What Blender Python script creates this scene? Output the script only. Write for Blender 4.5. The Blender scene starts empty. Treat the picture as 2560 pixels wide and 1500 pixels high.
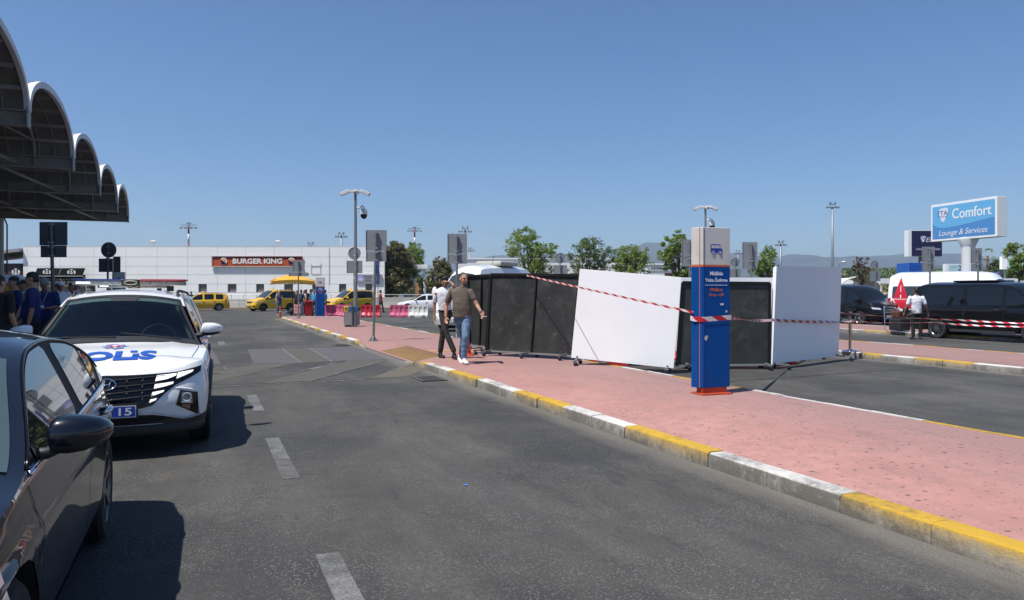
import bpy, bmesh, math, random
from mathutils import Vector, Matrix, Quaternion
from mathutils.kdtree import KDTree
from mathutils.geometry import tessellate_polygon
R = math.radians
random.seed(7)
scene = bpy.context.scene
COL = scene.collection
# ---------------------------------------------------------------- camera, sky, sun, exposure
CAMZ, FPX, HOR = 1.57, 1880.0, 731.0        # eye height, focal length in photo pixels (2560 wide), horizon row
cam_d = bpy.data.cameras.new('camera')
cam = bpy.data.objects.new('camera', cam_d); COL.objects.link(cam)
cam.location = (0, 0, CAMZ); cam.rotation_euler = (R(90), 0, 0)
cam_d.sensor_width = 36; cam_d.lens = 36 * FPX / 2560
cam_d.shift_y = -(750 - HOR) / 2560
cam_d.clip_start = 0.05; cam_d.clip_end = 60000
scene.camera = cam
SUN_EL = R(64)
SUN_H = Vector((-0.82, -0.57, 0)).normalized()
SUN_V = Vector((SUN_H.x * math.cos(SUN_EL), SUN_H.y * math.cos(SUN_EL), math.sin(SUN_EL)))
world = bpy.data.worlds.new('World'); scene.world = world; world.use_nodes = True
wn = world.node_tree
bg = wn.nodes['Background']
sky = wn.nodes.new('ShaderNodeTexSky'); sky.sky_type = 'NISHITA'; sky.sun_disc = False
sky.sun_elevation = SUN_EL; sky.sun_rotation = math.atan2(SUN_H.x, SUN_H.y)
sky.air_density = 1.0; sky.dust_density = 0.6; sky.ozone_density = 10.0; sky.altitude = 0
hs = wn.nodes.new('ShaderNodeHueSaturation'); hs.inputs['Saturation'].default_value = 1.03; wn.links.new(sky.outputs[0], hs.inputs['Color']); wn.links.new(hs.outputs[0], bg.inputs[0]); bg.inputs[1].default_value = 0.092
sun_d = bpy.data.lights.new('sun', 'SUN'); sun_d.energy = 5.0; sun_d.angle = R(0.53); sun_d.color = (1, 0.968, 0.915)
sun = bpy.data.objects.new('sun', sun_d); COL.objects.link(sun); sun.location = (-20, -12, 50)
sun.rotation_euler = SUN_V.to_track_quat('Z', 'Y').to_euler()
scene.view_settings.view_transform = 'Standard'; scene.view_settings.look = 'None'
scene.view_settings.exposure = 0.37; scene.view_settings.gamma = 1
scene.view_settings.use_curve_mapping = False
scene.cycles.max_bounces = 6; scene.cycles.volume_bounces = 0
# ---------------------------------------------------------------- frames of reference
E = Vector((-0.381, 0.9246, 0)); N = Vector((0.9246, 0.381, 0))   # along the lanes, across them (to the right)
def P(px, py, D): return Vector(((px - 1280) / FPX * D, D, CAMZ - (py - HOR) / FPX * D))
def G(px, py, z=0.0):
    D = (CAMZ - z) * FPX / (py - HOR); return Vector(((px - 1280) / FPX * D, D, z))
def UV(u, v, z=0.0): return N * v + E * u + Vector((0, 0, z))
HEAD_DN = math.atan2(-E.y, -E.x)     # heading towards the camera along the lane
# ---------------------------------------------------------------- materials
MATS = {}
def mat(name, col, rough=0.5, metal=0.0, var=0.0, vscale=3.0, bump=0.0, bscale=40.0, coat=0.0, spec=0.5, trans=0.0, emit=None, alpha=1.0, dirt=None, dscale=1.5, damt=0.5):
    if name in MATS: return MATS[name]
    m = bpy.data.materials.new(name); m.use_nodes = True; nt = m.node_tree; b = nt.nodes['Principled BSDF']
    c = (*col, 1)
    b.inputs['Roughness'].default_value = rough; b.inputs['Metallic'].default_value = metal
    b.inputs['Specular IOR Level'].default_value = spec
    if coat: b.inputs['Coat Weight'].default_value = coat; b.inputs['Coat Roughness'].default_value = 0.03
    if trans: b.inputs['Transmission Weight'].default_value = trans
    if alpha < 1: b.inputs['Alpha'].default_value = alpha
    if emit: b.inputs['Emission Color'].default_value = (*emit[0], 1); b.inputs['Emission Strength'].default_value = emit[1]
    out = None
    tc = nt.nodes.new('ShaderNodeTexCoord')
    if var:
        n = nt.nodes.new('ShaderNodeTexNoise'); n.inputs['Scale'].default_value = vscale; n.inputs['Detail'].default_value = 6; n.inputs['Roughness'].default_value = 0.65
        nt.links.new(tc.outputs['Object'], n.inputs['Vector'])
        mx = nt.nodes.new('ShaderNodeMix'); mx.data_type = 'RGBA'
        mx.inputs[6].default_value = tuple(max(0, x * (1 - var)) for x in col) + (1,)
        mx.inputs[7].default_value = tuple(min(1, x * (1 + var)) for x in col) + (1,)
        cr = nt.nodes.new('ShaderNodeMapRange'); cr.inputs[1].default_value = 0.32; cr.inputs[2].default_value = 0.68
        nt.links.new(n.outputs['Fac'], cr.inputs[0]); nt.links.new(cr.outputs[0], mx.inputs[0])
        out = mx.outputs[2]
    if dirt:
        n = nt.nodes.new('ShaderNodeTexNoise'); n.inputs['Scale'].default_value = dscale; n.inputs['Detail'].default_value = 9; n.inputs['Roughness'].default_value = 0.7
        nt.links.new(tc.outputs['Object'], n.inputs['Vector'])
        cr = nt.nodes.new('ShaderNodeMapRange'); cr.inputs[1].default_value = 0.50; cr.inputs[2].default_value = 0.72; cr.inputs[4].default_value = damt
        nt.links.new(n.outputs['Fac'], cr.inputs[0])
        mx = nt.nodes.new('ShaderNodeMix'); mx.data_type = 'RGBA'; mx.inputs[6].default_value = c; mx.inputs[7].default_value = (*dirt, 1)
        if out: nt.links.new(out, mx.inputs[6])
        nt.links.new(cr.outputs[0], mx.inputs[0]); out = mx.outputs[2]
    if out: nt.links.new(out, b.inputs['Base Color'])
    else: b.inputs['Base Color'].default_value = c
    if bump:
        n = nt.nodes.new('ShaderNodeTexNoise'); n.inputs['Scale'].default_value = bscale; n.inputs['Detail'].default_value = 4
        nt.links.new(tc.outputs['Object'], n.inputs['Vector'])
        bp = nt.nodes.new('ShaderNodeBump'); bp.inputs['Strength'].default_value = bump; bp.inputs['Distance'].default_value = 0.02
        nt.links.new(n.outputs['Fac'], bp.inputs['Height']); nt.links.new(bp.outputs[0], b.inputs['Normal'])
    MATS[name] = m; return m
# ---------------------------------------------------------------- mesh collector
class MB:
    def __init__(s): s.v = []; s.f = []; s.mi = []; s.mats = []; s.cur = 0
    def m(s, material):
        if material not in s.mats: s.mats.append(material)
        s.cur = s.mats.index(material); return s
    def add(s, vs, fs):
        o = len(s.v); s.v += [tuple(x) for x in vs]
        for f in fs: s.f.append([i + o for i in f]); s.mi.append(s.cur)
        return s
    def box(s, c, d, M=None, rz=0.0, taper=1.0):
        x, y, z = d[0] / 2, d[1] / 2, d[2] / 2
        vs = [Vector((sx * x * (taper if sz > 0 else 1), sy * y * (taper if sz > 0 else 1), sz * z)) for sz in (-1, 1) for sy in (-1, 1) for sx in (-1, 1)]
        rot = (M if M else Matrix.Rotation(rz, 3, 'Z'))
        vs = [rot @ p + Vector(c) for p in vs]
        return s.add(vs, [(0, 2, 3, 1), (4, 5, 7, 6), (0, 1, 5, 4), (2, 6, 7, 3), (0, 4, 6, 2), (1, 3, 7, 5)])
    def bar(s, a, b, w, h=None, up=Vector((0, 0, 1))):
        a = Vector(a); b = Vector(b); d = b - a; L = d.length; h = h or w
        x = d.normalized(); y = up.cross(x)
        if y.length < 1e-4: y = Vector((0, 1, 0)).cross(x)
        y.normalize(); z = x.cross(y)
        return s.box((a + b) / 2, (L, w, h), Matrix((x, y, z)).transposed())
    def tube(s, pts, r, n=10, caps=True):
        pts = [Vector(p) for p in pts]; rr = r if isinstance(r, (list, tuple)) else [r] * len(pts)
        vs = []; fs = []; prev = None
        for i, p in enumerate(pts):
            t = (pts[min(i + 1, len(pts) - 1)] - pts[max(i - 1, 0)])
            t = t.normalized() if t.length > 1e-9 else Vector((0, 0, 1))
            if prev is None: a = t.orthogonal().normalized()
            else:
                a = prev - t * prev.dot(t); a = a.normalized() if a.length > 1e-6 else t.orthogonal().normalized()
            prev = a; b = t.cross(a)
            for k in range(n):
                an = 2 * math.pi * k / n; vs.append(p + (a * math.cos(an) + b * math.sin(an)) * rr[i])
        for i in range(len(pts) - 1):
            for k in range(n): fs.append((i * n + k, i * n + (k + 1) % n, (i + 1) * n + (k + 1) % n, (i + 1) * n + k))
        if caps: fs.append(tuple(range(n))[::-1]); fs.append(tuple((len(pts) - 1) * n + k for k in range(n)))
        return s.add(vs, fs)
    def cyl(s, c, r, h, n=20, r2=None): c = Vector(c); return s.tube([c, c + Vector((0, 0, h))], [r, r if r2 is None else r2], n)
    def lathe(s, prof, n=24, M=None, c=(0, 0, 0)):     # prof: (radius, height) along local z
        vs = []; fs = []; M = M or Matrix.Identity(3); c = Vector(c)
        for r, z in prof:
            for k in range(n):
                a = 2 * math.pi * k / n; vs.append(M @ Vector((r * math.cos(a), r * math.sin(a), z)) + c)
        for i in range(len(prof) - 1):
            for k in range(n): fs.append((i * n + k, i * n + (k + 1) % n, (i + 1) * n + (k + 1) % n, (i + 1) * n + k))
        return s.add(vs, fs)
    def ball(s, c, r, n=12, m=8, rot=None):
        r = Vector((r, r, r)) if not hasattr(r, '__len__') else Vector(r); rot = rot or Matrix.Identity(3); c = Vector(c)
        vs = [rot @ Vector((0, 0, -r.z)) + c]
        for j in range(1, m):
            ph = -math.pi / 2 + math.pi * j / m
            for k in range(n):
                a = 2 * math.pi * k / n; vs.append(rot @ Vector((r.x * math.cos(ph) * math.cos(a), r.y * math.cos(ph) * math.sin(a), r.z * math.sin(ph))) + c)
        vs.append(rot @ Vector((0, 0, r.z)) + c); top = len(vs) - 1; fs = []
        for k in range(n): fs.append((0, 1 + (k + 1) % n, 1 + k)); fs.append((top, top - n + k, top - n + (k + 1) % n))
        for j in range(m - 2):
            for k in range(n): fs.append((1 + j * n + k, 1 + j * n + (k + 1) % n, 1 + (j + 1) * n + (k + 1) % n, 1 + (j + 1) * n + k))
        return s.add(vs, fs)
    def prism(s, poly, a, b, fn):      # 2D polygon extruded between depths a and b; fn(p, d) -> 3D
        n = len(poly); vs = [fn(p, a) for p in poly] + [fn(p, b) for p in poly]
        return s.add(vs, [tuple(range(n))[::-1], tuple(range(n, 2 * n))] + [(i, (i + 1) % n, n + (i + 1) % n, n + i) for i in range(n)])
    def grid(s, rows, close=False):
        n = len(rows[0]); vs = [p for r in rows for p in r]
        return s.add(vs, [(i * n + k, i * n + (k + 1) % n, (i + 1) * n + (k + 1) % n, (i + 1) * n + k) for i in range(len(rows) - 1) for k in range(n if close else n - 1)])
    def build(s, name, material=None, parent=None, smooth=False, loc=None, rz=0.0, bevel=0.0, merge=0.0, fixn=True):
        me = bpy.data.meshes.new(name); me.from_pydata(s.v, [], s.f); ms = s.mats if s.mats else [material]
        for m_ in ms: me.materials.append(m_)
        if len(ms) > 1:
            me.polygons.foreach_set('material_index', s.mi)
        if merge or fixn or bevel:
            bm = bmesh.new(); bm.from_mesh(me)
            if merge: bmesh.ops.remove_doubles(bm, verts=bm.verts, dist=merge)
            if fixn: bmesh.ops.recalc_face_normals(bm, faces=bm.faces)
            if bevel:
                ed = [e for e in bm.edges if len(e.link_faces) == 2 and e.calc_face_angle(0) > 0.6]
                bmesh.ops.bevel(bm, geom=ed, offset=bevel, segments=2, affect='EDGES', profile=0.5)
            bm.to_mesh(me); bm.free()
        if smooth:
            me.polygons.foreach_set('use_smooth', [True] * len(me.polygons))
            if smooth is not True: me.set_sharp_from_angle(angle=R(smooth))
        o = bpy.data.objects.new(name, me); COL.objects.link(o)
        if loc is not None: o.location = loc
        o.rotation_euler.z = rz
        if parent: o.parent = parent
        return o
def thing(name, label, cat, loc=(0, 0, 0), rz=0.0, group=None):
    o = bpy.data.objects.new(name, None); COL.objects.link(o); o.location = loc; o.rotation_euler = (0, 0, rz)
    o.empty_display_size = 0.2; o['label'] = label; o['category'] = cat
    if group: o['group'] = group
    return o
def tag(o, label, cat, group=None):
    o['label'] = label; o['category'] = cat
    if group: o['group'] = group
    return o
def struct(o, kind='structure'): o['kind'] = kind; return o
def dup(root, loc, rz, label, group=None):
    r = root.copy(); COL.objects.link(r); r.location = loc; r.rotation_euler = (0, 0, rz); r['label'] = label
    if group: r['group'] = group
    for ch in list(root.children):
        c = ch.copy(); COL.objects.link(c); c.parent = r
        for g in list(ch.children):
            d = g.copy(); COL.objects.link(d); d.parent = c
    return r
# ---------------------------------------------------------------- text as mesh
_tc = {}
def text_geo(s, bold=0.0):
    k = (s, bold)
    if k in _tc: return _tc[k]
    cu = bpy.data.curves.new('lettering', 'FONT'); cu.body = s; cu.size = 1; cu.offset = bold; cu.resolution_u = 3; cu.space_line = 1.0
    cu.align_x = 'CENTER'
    o = bpy.data.objects.new('tmp', cu); COL.objects.link(o); dg = bpy.context.evaluated_depsgraph_get(); dg.update()
    me = bpy.data.meshes.new_from_object(o.evaluated_get(dg)); bpy.data.objects.remove(o)
    vs = [Vector((v.co.x, v.co.y)) for v in me.vertices]; fs = [tuple(p.vertices) for p in me.polygons]
    bpy.data.meshes.remove(me)
    _tc[k] = (vs, fs); return _tc[k]
def text_fit(s, x0, y0, x1, y1, bold=0.0, shear=0.0):
    vs, fs = text_geo(s, bold)
    ax = min(v.x for v in vs); bx = max(v.x for v in vs); ay = min(v.y for v in vs); by = max(v.y for v in vs)
    out = []
    for v in vs:
        ty = (v.y - ay) / (by - ay); out.append(Vector((x0 + (v.x - ax) / (bx - ax) * (x1 - x0) + shear * (ty - .5) * (y1 - y0), y0 + ty * (y1 - y0))))
    return out, fs
def add_text(mb, s, x0, y0, x1, y1, fn, bold=0.0, shear=0.0):
    vs, fs = text_fit(s, x0, y0, x1, y1, bold, shear); mb.add([fn(v.x, v.y) for v in vs], fs)
def circle(cx, cy, r, n=28, ry=None): return [(cx + r * math.cos(2 * math.pi * k / n), cy + (ry or r) * math.sin(2 * math.pi * k / n)) for k in range(n)]
def decal(mb, poly, fn, sub=0):   # flat polygon mapped by fn(x, y) -> 3D; sub = cuts so it follows a curved surface
    bm = bmesh.new(); vs = [bm.verts.new((p[0], p[1], 0)) for p in poly]; bm.faces.new(vs)
    bmesh.ops.triangulate(bm, faces=bm.faces)
    for _ in range(sub): bmesh.ops.subdivide_edges(bm, edges=bm.edges, cuts=1, use_grid_fill=True)
    bm.verts.index_update()
    mb.add([fn(v.co.x, v.co.y) for v in bm.verts], [tuple(v.index for v in f.verts) for f in bm.faces]); bm.free()
def lerp(a, b, t): return a + (b - a) * t
def pl(pts, x):          # piecewise-linear; pts sorted by x
    if x <= pts[0][0]: return pts[0][1]
    for (a, p), (b, q) in zip(pts, pts[1:]):
        if x <= b: return p + (q - p) * (x - a) / (b - a) if b > a else q
    return pts[-1][1]
def sm(pts, x):          # smooth interpolation (monotone-ish Catmull-Rom)
    if x <= pts[0][0]: return pts[0][1]
    if x >= pts[-1][0]: return pts[-1][1]
    for i in range(len(pts) - 1):
        if x <= pts[i + 1][0]: break
    x0, y0 = pts[i]; x1, y1 = pts[i + 1]; h = x1 - x0
    s1 = (y1 - y0) / h
    def slope(j):
        if j == 0 or j == len(pts) - 1: return s1
        a = (pts[j][1] - pts[j - 1][1]) / (pts[j][0] - pts[j - 1][0]); b = (pts[j + 1][1] - pts[j][1]) / (pts[j + 1][0] - pts[j][0])
        return 0 if a * b <= 0 else 2 * a * b / (a + b)
    m0, m1 = slope(i), slope(i + 1); t = (x - x0) / h
    return (2*t**3-3*t*t+1)*y0 + (t**3-2*t*t+t)*h*m0 + (-2*t**3+3*t*t)*y1 + (t**3-t*t)*h*m1
# ---------------------------------------------------------------- ground
def node_mat(name):
    m = bpy.data.materials.new(name); m.use_nodes = True; nt = m.node_tree
    return m, nt, nt.nodes['Principled BSDF']
class NT:
    def __init__(s, nt): s.t = nt
    def n(s, typ, **kw):
        x = s.t.nodes.new(typ)
        for k, v in kw.items(): setattr(x, k, v)
        return x
    def l(s, a, b): s.t.links.new(a, b)
    def noise(s, vec, scale, detail=5, rough=0.6):
        x = s.n('ShaderNodeTexNoise'); x.inputs['Scale'].default_value = scale; x.inputs['Detail'].default_value = detail; x.inputs['Roughness'].default_value = rough
        s.l(vec, x.inputs['Vector']); return x.outputs['Fac']
    def rng(s, val, a, b, c=0.0, d=1.0):
        x = s.n('ShaderNodeMapRange'); x.inputs[1].default_value = a; x.inputs[2].default_value = b; x.inputs[3].default_value = c; x.inputs[4].default_value = d
        s.l(val, x.inputs[0]); return x.outputs[0]
    def mix(s, f, a, b, mode='MIX'):
        x = s.n('ShaderNodeMix', data_type='RGBA', blend_type=mode)
        for k, q in ((0, f), (6, a), (7, b)):
            if isinstance(q, (int, float)): x.inputs[k].default_value = q
            elif isinstance(q, tuple): x.inputs[k].default_value = (*q, 1) if len(q) == 3 else q
            else: s.l(q, x.inputs[k])
        return x.outputs[2]
    def math(s, op, a, b=0.0):
        x = s.n('ShaderNodeMath', operation=op)
        for k, q in ((0, a), (1, b)):
            if isinstance(q, (int, float)): x.inputs[k].default_value = q
            else: s.l(q, x.inputs[k])
        return x.outputs[0]
    def bump(s, h, strength, dist=0.01):
        x = s.n('ShaderNodeBump'); x.inputs['Strength'].default_value = strength; x.inputs['Distance'].default_value = dist
        s.l(h, x.inputs['Height']); return x.outputs[0]
def lane_coords(k):      # position turned so that x runs across the lanes (v) and y along them (u)
    g = k.n('ShaderNodeNewGeometry'); mp = k.n('ShaderNodeMapping'); mp.vector_type = 'POINT'
    mp.inputs['Rotation'].default_value = (0, 0, -math.atan2(N.y, N.x)); k.l(g.outputs['Position'], mp.inputs['Vector'])
    return mp.outputs[0]
def asphalt(name='asphalt', base=(0.057, 0.0545, 0.050), dust=True):
    m, nt, b = node_mat(name); k = NT(nt); v = lane_coords(k)
    st = k.n('ShaderNodeMapping'); st.inputs['Scale'].default_value = (1.0, 0.22, 1); k.l(v, st.inputs['Vector'])
    big = k.noise(st.outputs[0], 0.55, 5, 0.6); mid = k.noise(v, 3.2, 6, 0.7); fine = k.noise(v, 95, 3, 0.8)
    col = k.mix(k.rng(big, 0.33, 0.68), tuple(x * 0.68 for x in base), tuple(x * 1.3 for x in base))
    col = k.mix(k.rng(mid, 0.40, 0.72, 0, 0.55), col, (base[0] * 1.55, base[1] * 1.5, base[2] * 1.42))
    worn = k.math('MULTIPLY', k.rng(k.noise(st.outputs[0], 0.9, 7, 0.72), 0.47, 0.66), k.rng(k.noise(v, 24, 5, 0.85), 0.38, 0.66))
    col = k.mix(k.math('MULTIPLY', worn, 0.85), col, (0.145, 0.138, 0.122))
    patch = k.noise(v, 0.35, 3, 0.5)
    col = k.mix(k.rng(patch, 0.48, 0.58, 0, 0.65), col, (0.031, 0.031, 0.032))
    oil = k.noise(st.outputs[0], 2.6, 6, 0.75)
    col = k.mix(k.rng(oil, 0.60, 0.70, 0, 0.6), col, (0.022, 0.022, 0.023))
    trk = k.n('ShaderNodeMapping'); trk.inputs['Scale'].default_value = (1.0, 0.05, 1); k.l(v, trk.inputs['Vector'])
    col = k.mix(k.rng(k.noise(trk.outputs[0], 1.6, 4, 0.6), 0.52, 0.68, 0, 0.35), col, (0.036, 0.037, 0.040))
    blot = k.noise(v, 1.4, 3, 0.55)
    col = k.mix(k.rng(blot, 0.62, 0.74, 0, 0.45), col, (0.115, 0.105, 0.092))
    vor = k.n('ShaderNodeTexVoronoi'); vor.inputs['Scale'].default_value = 78; k.l(v, vor.inputs['Vector'])
    sp = k.n('ShaderNodeSeparateColor'); k.l(vor.outputs['Color'], sp.inputs[0])
    chips = k.math('MULTIPLY', k.math('GREATER_THAN', sp.outputs[0], 0.70), k.math('LESS_THAN', vor.outputs['Distance'], 0.45))
    col = k.mix(k.math('MULTIPLY', chips, k.rng(k.noise(v, 1.3, 5, 0.7), 0.38, 0.62, 0.15, 0.9)), col, (0.165, 0.162, 0.152))
    col = k.mix(k.rng(k.noise(v, 55, 4, 0.85), 0.50, 0.66, 0, 0.7), col, (0.022, 0.022, 0.023))
    if dust:
        sx = k.n('ShaderNodeSeparateXYZ'); k.l(v, sx.inputs[0])
        for edge, side in ((4.2, -1), (7.6, 1), (14.45, -1), (18.0, 1), (23.5, -1)):
            d = k.math('MULTIPLY', k.math('SUBTRACT', sx.outputs[0], edge), side)
            w = k.math('ADD', k.math('ADD', d, k.math('MULTIPLY', k.noise(st.outputs[0], 2.2, 7, 0.7), -0.42)), k.math('MULTIPLY', fine, -0.22))
            near = k.math('MULTIPLY', k.math('MULTIPLY', k.rng(w, -0.24, 0.03, 1, 0), k.math('GREATER_THAN', d, -0.2)), k.math('LESS_THAN', sx.outputs[1], 47.5))
            col = k.mix(k.math('MULTIPLY', near, k.rng(fine, 0.35, 0.62, 0.80, 0.10)), col, (0.22, 0.20, 0.17))
    wy = k.noise(v, 0.9, 4)
    k.l(col, b.inputs['Base Color'])
    k.l(k.rng(mid, 0.3, 0.7, 0.72, 0.92), b.inputs['Roughness']); b.inputs['Specular IOR Level'].default_value = 0.35
    h = k.math('ADD', fine, k.math('MULTIPLY', chips, 0.35))
    k.l(k.bump(h, 0.55, 0.008), b.inputs['Normal'])
    return m
def pink_paving():
    m, nt, b = node_mat('pink_paving'); k = NT(nt); v = lane_coords(k)
    big = k.noise(v, 0.8, 6, 0.65); mid = k.noise(v, 6, 6, 0.7); fine = k.noise(v, 70, 3, 0.7)
    sx = k.n('ShaderNodeSeparateXYZ'); k.l(v, sx.inputs[0])
    col = k.mix(k.rng(big, 0.3, 0.7), (0.37, 0.178, 0.155), (0.47, 0.245, 0.21))
    col = k.mix(k.rng(mid, 0.42, 0.72, 0, 0.7), col, (0.27, 0.16, 0.14))
    # trodden, greyer middle and far side (older dirt with its own shape)
    tr = k.math('ADD', sx.outputs[0], k.math('MULTIPLY', k.noise(v, 0.7, 4), -1.6))
    col = k.mix(k.rng(tr, 4.2, 6.4, 0.0, 0.72), col, (0.24, 0.155, 0.145))
    sy = k.rng(sx.outputs[1], 8.0, 16.0, 0, 0.65)
    col = k.mix(sy, col, (0.26, 0.155, 0.14))
    stre = k.n('ShaderNodeMapping'); stre.inputs['Scale'].default_value = (1.0, 0.35, 1); k.l(v, stre.inputs['Vector'])
    col = k.mix(k.rng(k.noise(stre.outputs[0], 2.3, 7, 0.75), 0.56, 0.72, 0, 0.6), col, (0.17, 0.125, 0.12))
    for sc, th, pr, rr in ((8.0, 0.21, 0.30, 1.0), (13.0, 0.24, 0.40, 0.9), (4.6, 0.125, 0.30, 1.0), (20.0, 0.27, 0.60, 0.8)):
        wob = k.n('ShaderNodeMapping'); wob.inputs['Scale'].default_value = (1.0, 1.25, 1); wob.inputs['Location'].default_value = (sc, sc * 2, 0); k.l(v, wob.inputs['Vector'])
        vv = k.n('ShaderNodeVectorMath', operation='ADD'); k.l(wob.outputs[0], vv.inputs[0])
        nz = k.n('ShaderNodeTexNoise'); nz.inputs['Scale'].default_value = 16; k.l(v, nz.inputs['Vector'])
        sc_ = k.n('ShaderNodeVectorMath', operation='SCALE'); k.l(nz.outputs['Color'], sc_.inputs[0]); sc_.inputs[3].default_value = 0.06; k.l(sc_.outputs[0], vv.inputs[1])
        vor = k.n('ShaderNodeTexVoronoi'); vor.inputs['Scale'].default_value = sc; k.l(vv.outputs[0], vor.inputs['Vector'])
        sp = k.n('ShaderNodeSeparateColor'); k.l(vor.outputs['Color'], sp.inputs[0])
        rad = k.math('MULTIPLY', sp.outputs[1], th)
        spot = k.math('MULTIPLY', k.math('GREATER_THAN', sp.outputs[0], pr), k.math('LESS_THAN', vor.outputs['Distance'], rad))
        col = k.mix(k.math('MULTIPLY', spot, 0.8 * rr), col, (0.085, 0.07, 0.075))
    col = k.mix(k.rng(k.noise(v, 38, 6, 0.85), 0.50, 0.72, 0, 0.6), col, (0.2, 0.125, 0.115))
    k.l(col, b.inputs['Base Color']); b.inputs['Roughness'].default_value = 0.85; b.inputs['Specular IOR Level'].default_value = 0.3
    k.l(k.bump(k.math('ADD', fine, mid), 0.35, 0.006), b.inputs['Normal'])
    return m
def kerb_paint(name, col_, under=(0.28, 0.265, 0.24), face=0.3):
    m, nt, b = node_mat(name); k = NT(nt); v = lane_coords(k)
    g = k.n('ShaderNodeNewGeometry'); sz = k.n('ShaderNodeSeparateXYZ'); k.l(g.outputs['Position'], sz.inputs[0])
    st = k.n('ShaderNodeMapping'); st.inputs['Scale'].default_value = (1, 0.5, 1); k.l(v, st.inputs['Vector'])
    mid = k.noise(st.outputs[0], 5, 7, 0.75); big = k.noise(v, 1.3, 5, 0.7); fine = k.noise(v, 60, 3, 0.8)
    col = k.mix(k.rng(mid, 0.35, 0.7), col_, tuple(x * 0.82 for x in col_))
    low = k.math('MULTIPLY', k.rng(sz.outputs[2], 0.0, 0.125, 1.0, face), k.math('LESS_THAN', sz.outputs[2], 0.121))      # splashed dirt and worn paint low on the kerb face
    wear = k.rng(k.math('ADD', k.math('MULTIPLY', low, 0.50), k.math('ADD', k.math('MULTIPLY', mid, 0.55), k.math('MULTIPLY', k.noise(v, 26, 6, 0.8), 0.45))), 0.56, 0.92, 0, 0.9)
    col = k.mix(wear, col, under)
    col = k.mix(k.rng(k.math('ADD', k.math('ADD', k.math('MULTIPLY', big, 0.6), k.math('MULTIPLY', k.noise(v, 17, 7, 0.8), 0.4)), k.math('MULTIPLY', low, 0.10)), 0.50, 0.64, 0, 0.75), col, (0.07, 0.062, 0.05))
    col = k.mix(k.rng(fine, 0.56, 0.8, 0, 0.5), col, (0.12, 0.10, 0.07))
    k.l(col, b.inputs['Base Color']); b.inputs['Roughness'].default_value = 0.75
    k.l(k.bump(k.math('ADD', fine, k.math('MULTIPLY', mid, 1.5)), 0.6, 0.008), b.inputs['Normal'])
    return m
def worn_paint(name, col_, thr=(0.42, 0.6), alpha=0.9):
    m, nt, b = node_mat(name); k = NT(nt); v = lane_coords(k)
    a = k.noise(v, 58, 6, 0.85); c = k.noise(v, 2.2, 4, 0.6); f = k.math('ADD', k.math('MULTIPLY', a, 0.6), k.math('MULTIPLY', c, 0.4))
    col = k.mix(k.rng(f, thr[0], thr[1], 0, alpha), (0.062, 0.0615, 0.060), col_)
    k.l(col, b.inputs['Base Color']); b.inputs['Roughness'].default_value = 0.8
    k.l(k.bump(a, 0.4, 0.006), b.inputs['Normal'])
    return m
M_ASPH = asphalt(); M_PINK = pink_paving()
M_KY = kerb_paint('kerb_yellow', (0.50, 0.30, 0.022)); M_KW = kerb_paint('kerb_white', (0.58, 0.565, 0.53), face=0.75)
M_WORN = worn_paint('worn_white_line', (0.25, 0.245, 0.235), (0.44, 0.62), 0.85)
M_FAINT = worn_paint('faint_white_line', (0.40, 0.39, 0.37), (0.44, 0.62), 0.55)
M_OLIVE = worn_paint('olive_hatch', (0.078, 0.070, 0.048), (0.36, 0.58), 0.9)
M_MAUVE = worn_paint('mauve_hatch', (0.092, 0.082, 0.088), (0.34, 0.56), 0.85)
M_OLV2 = worn_paint('ochre_hatch', (0.14, 0.11, 0.065), (0.36, 0.6), 0.85)
M_GREY2 = worn_paint('grey_hatch', (0.125, 0.125, 0.12), (0.36, 0.6), 0.8)

mb = MB(); S = 3900.0
mb.add([(-S, -60, 0), (S, -60, 0), (S, 4800, 0), (-S, 4800, 0)], [(0, 1, 2, 3)])
struct(mb.build('road', M_ASPH, fixn=False))
def poly_sheet(name, pts, m, z=0.004):
    mb = MB(); decal(mb, [(p[0], p[1]) for p in pts], lambda x, y: Vector((x, y, z))); return struct(mb.build(name, m, fixn=True))
def uvpoly(pts): return [UV(u, v) for u, v in pts]
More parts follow.
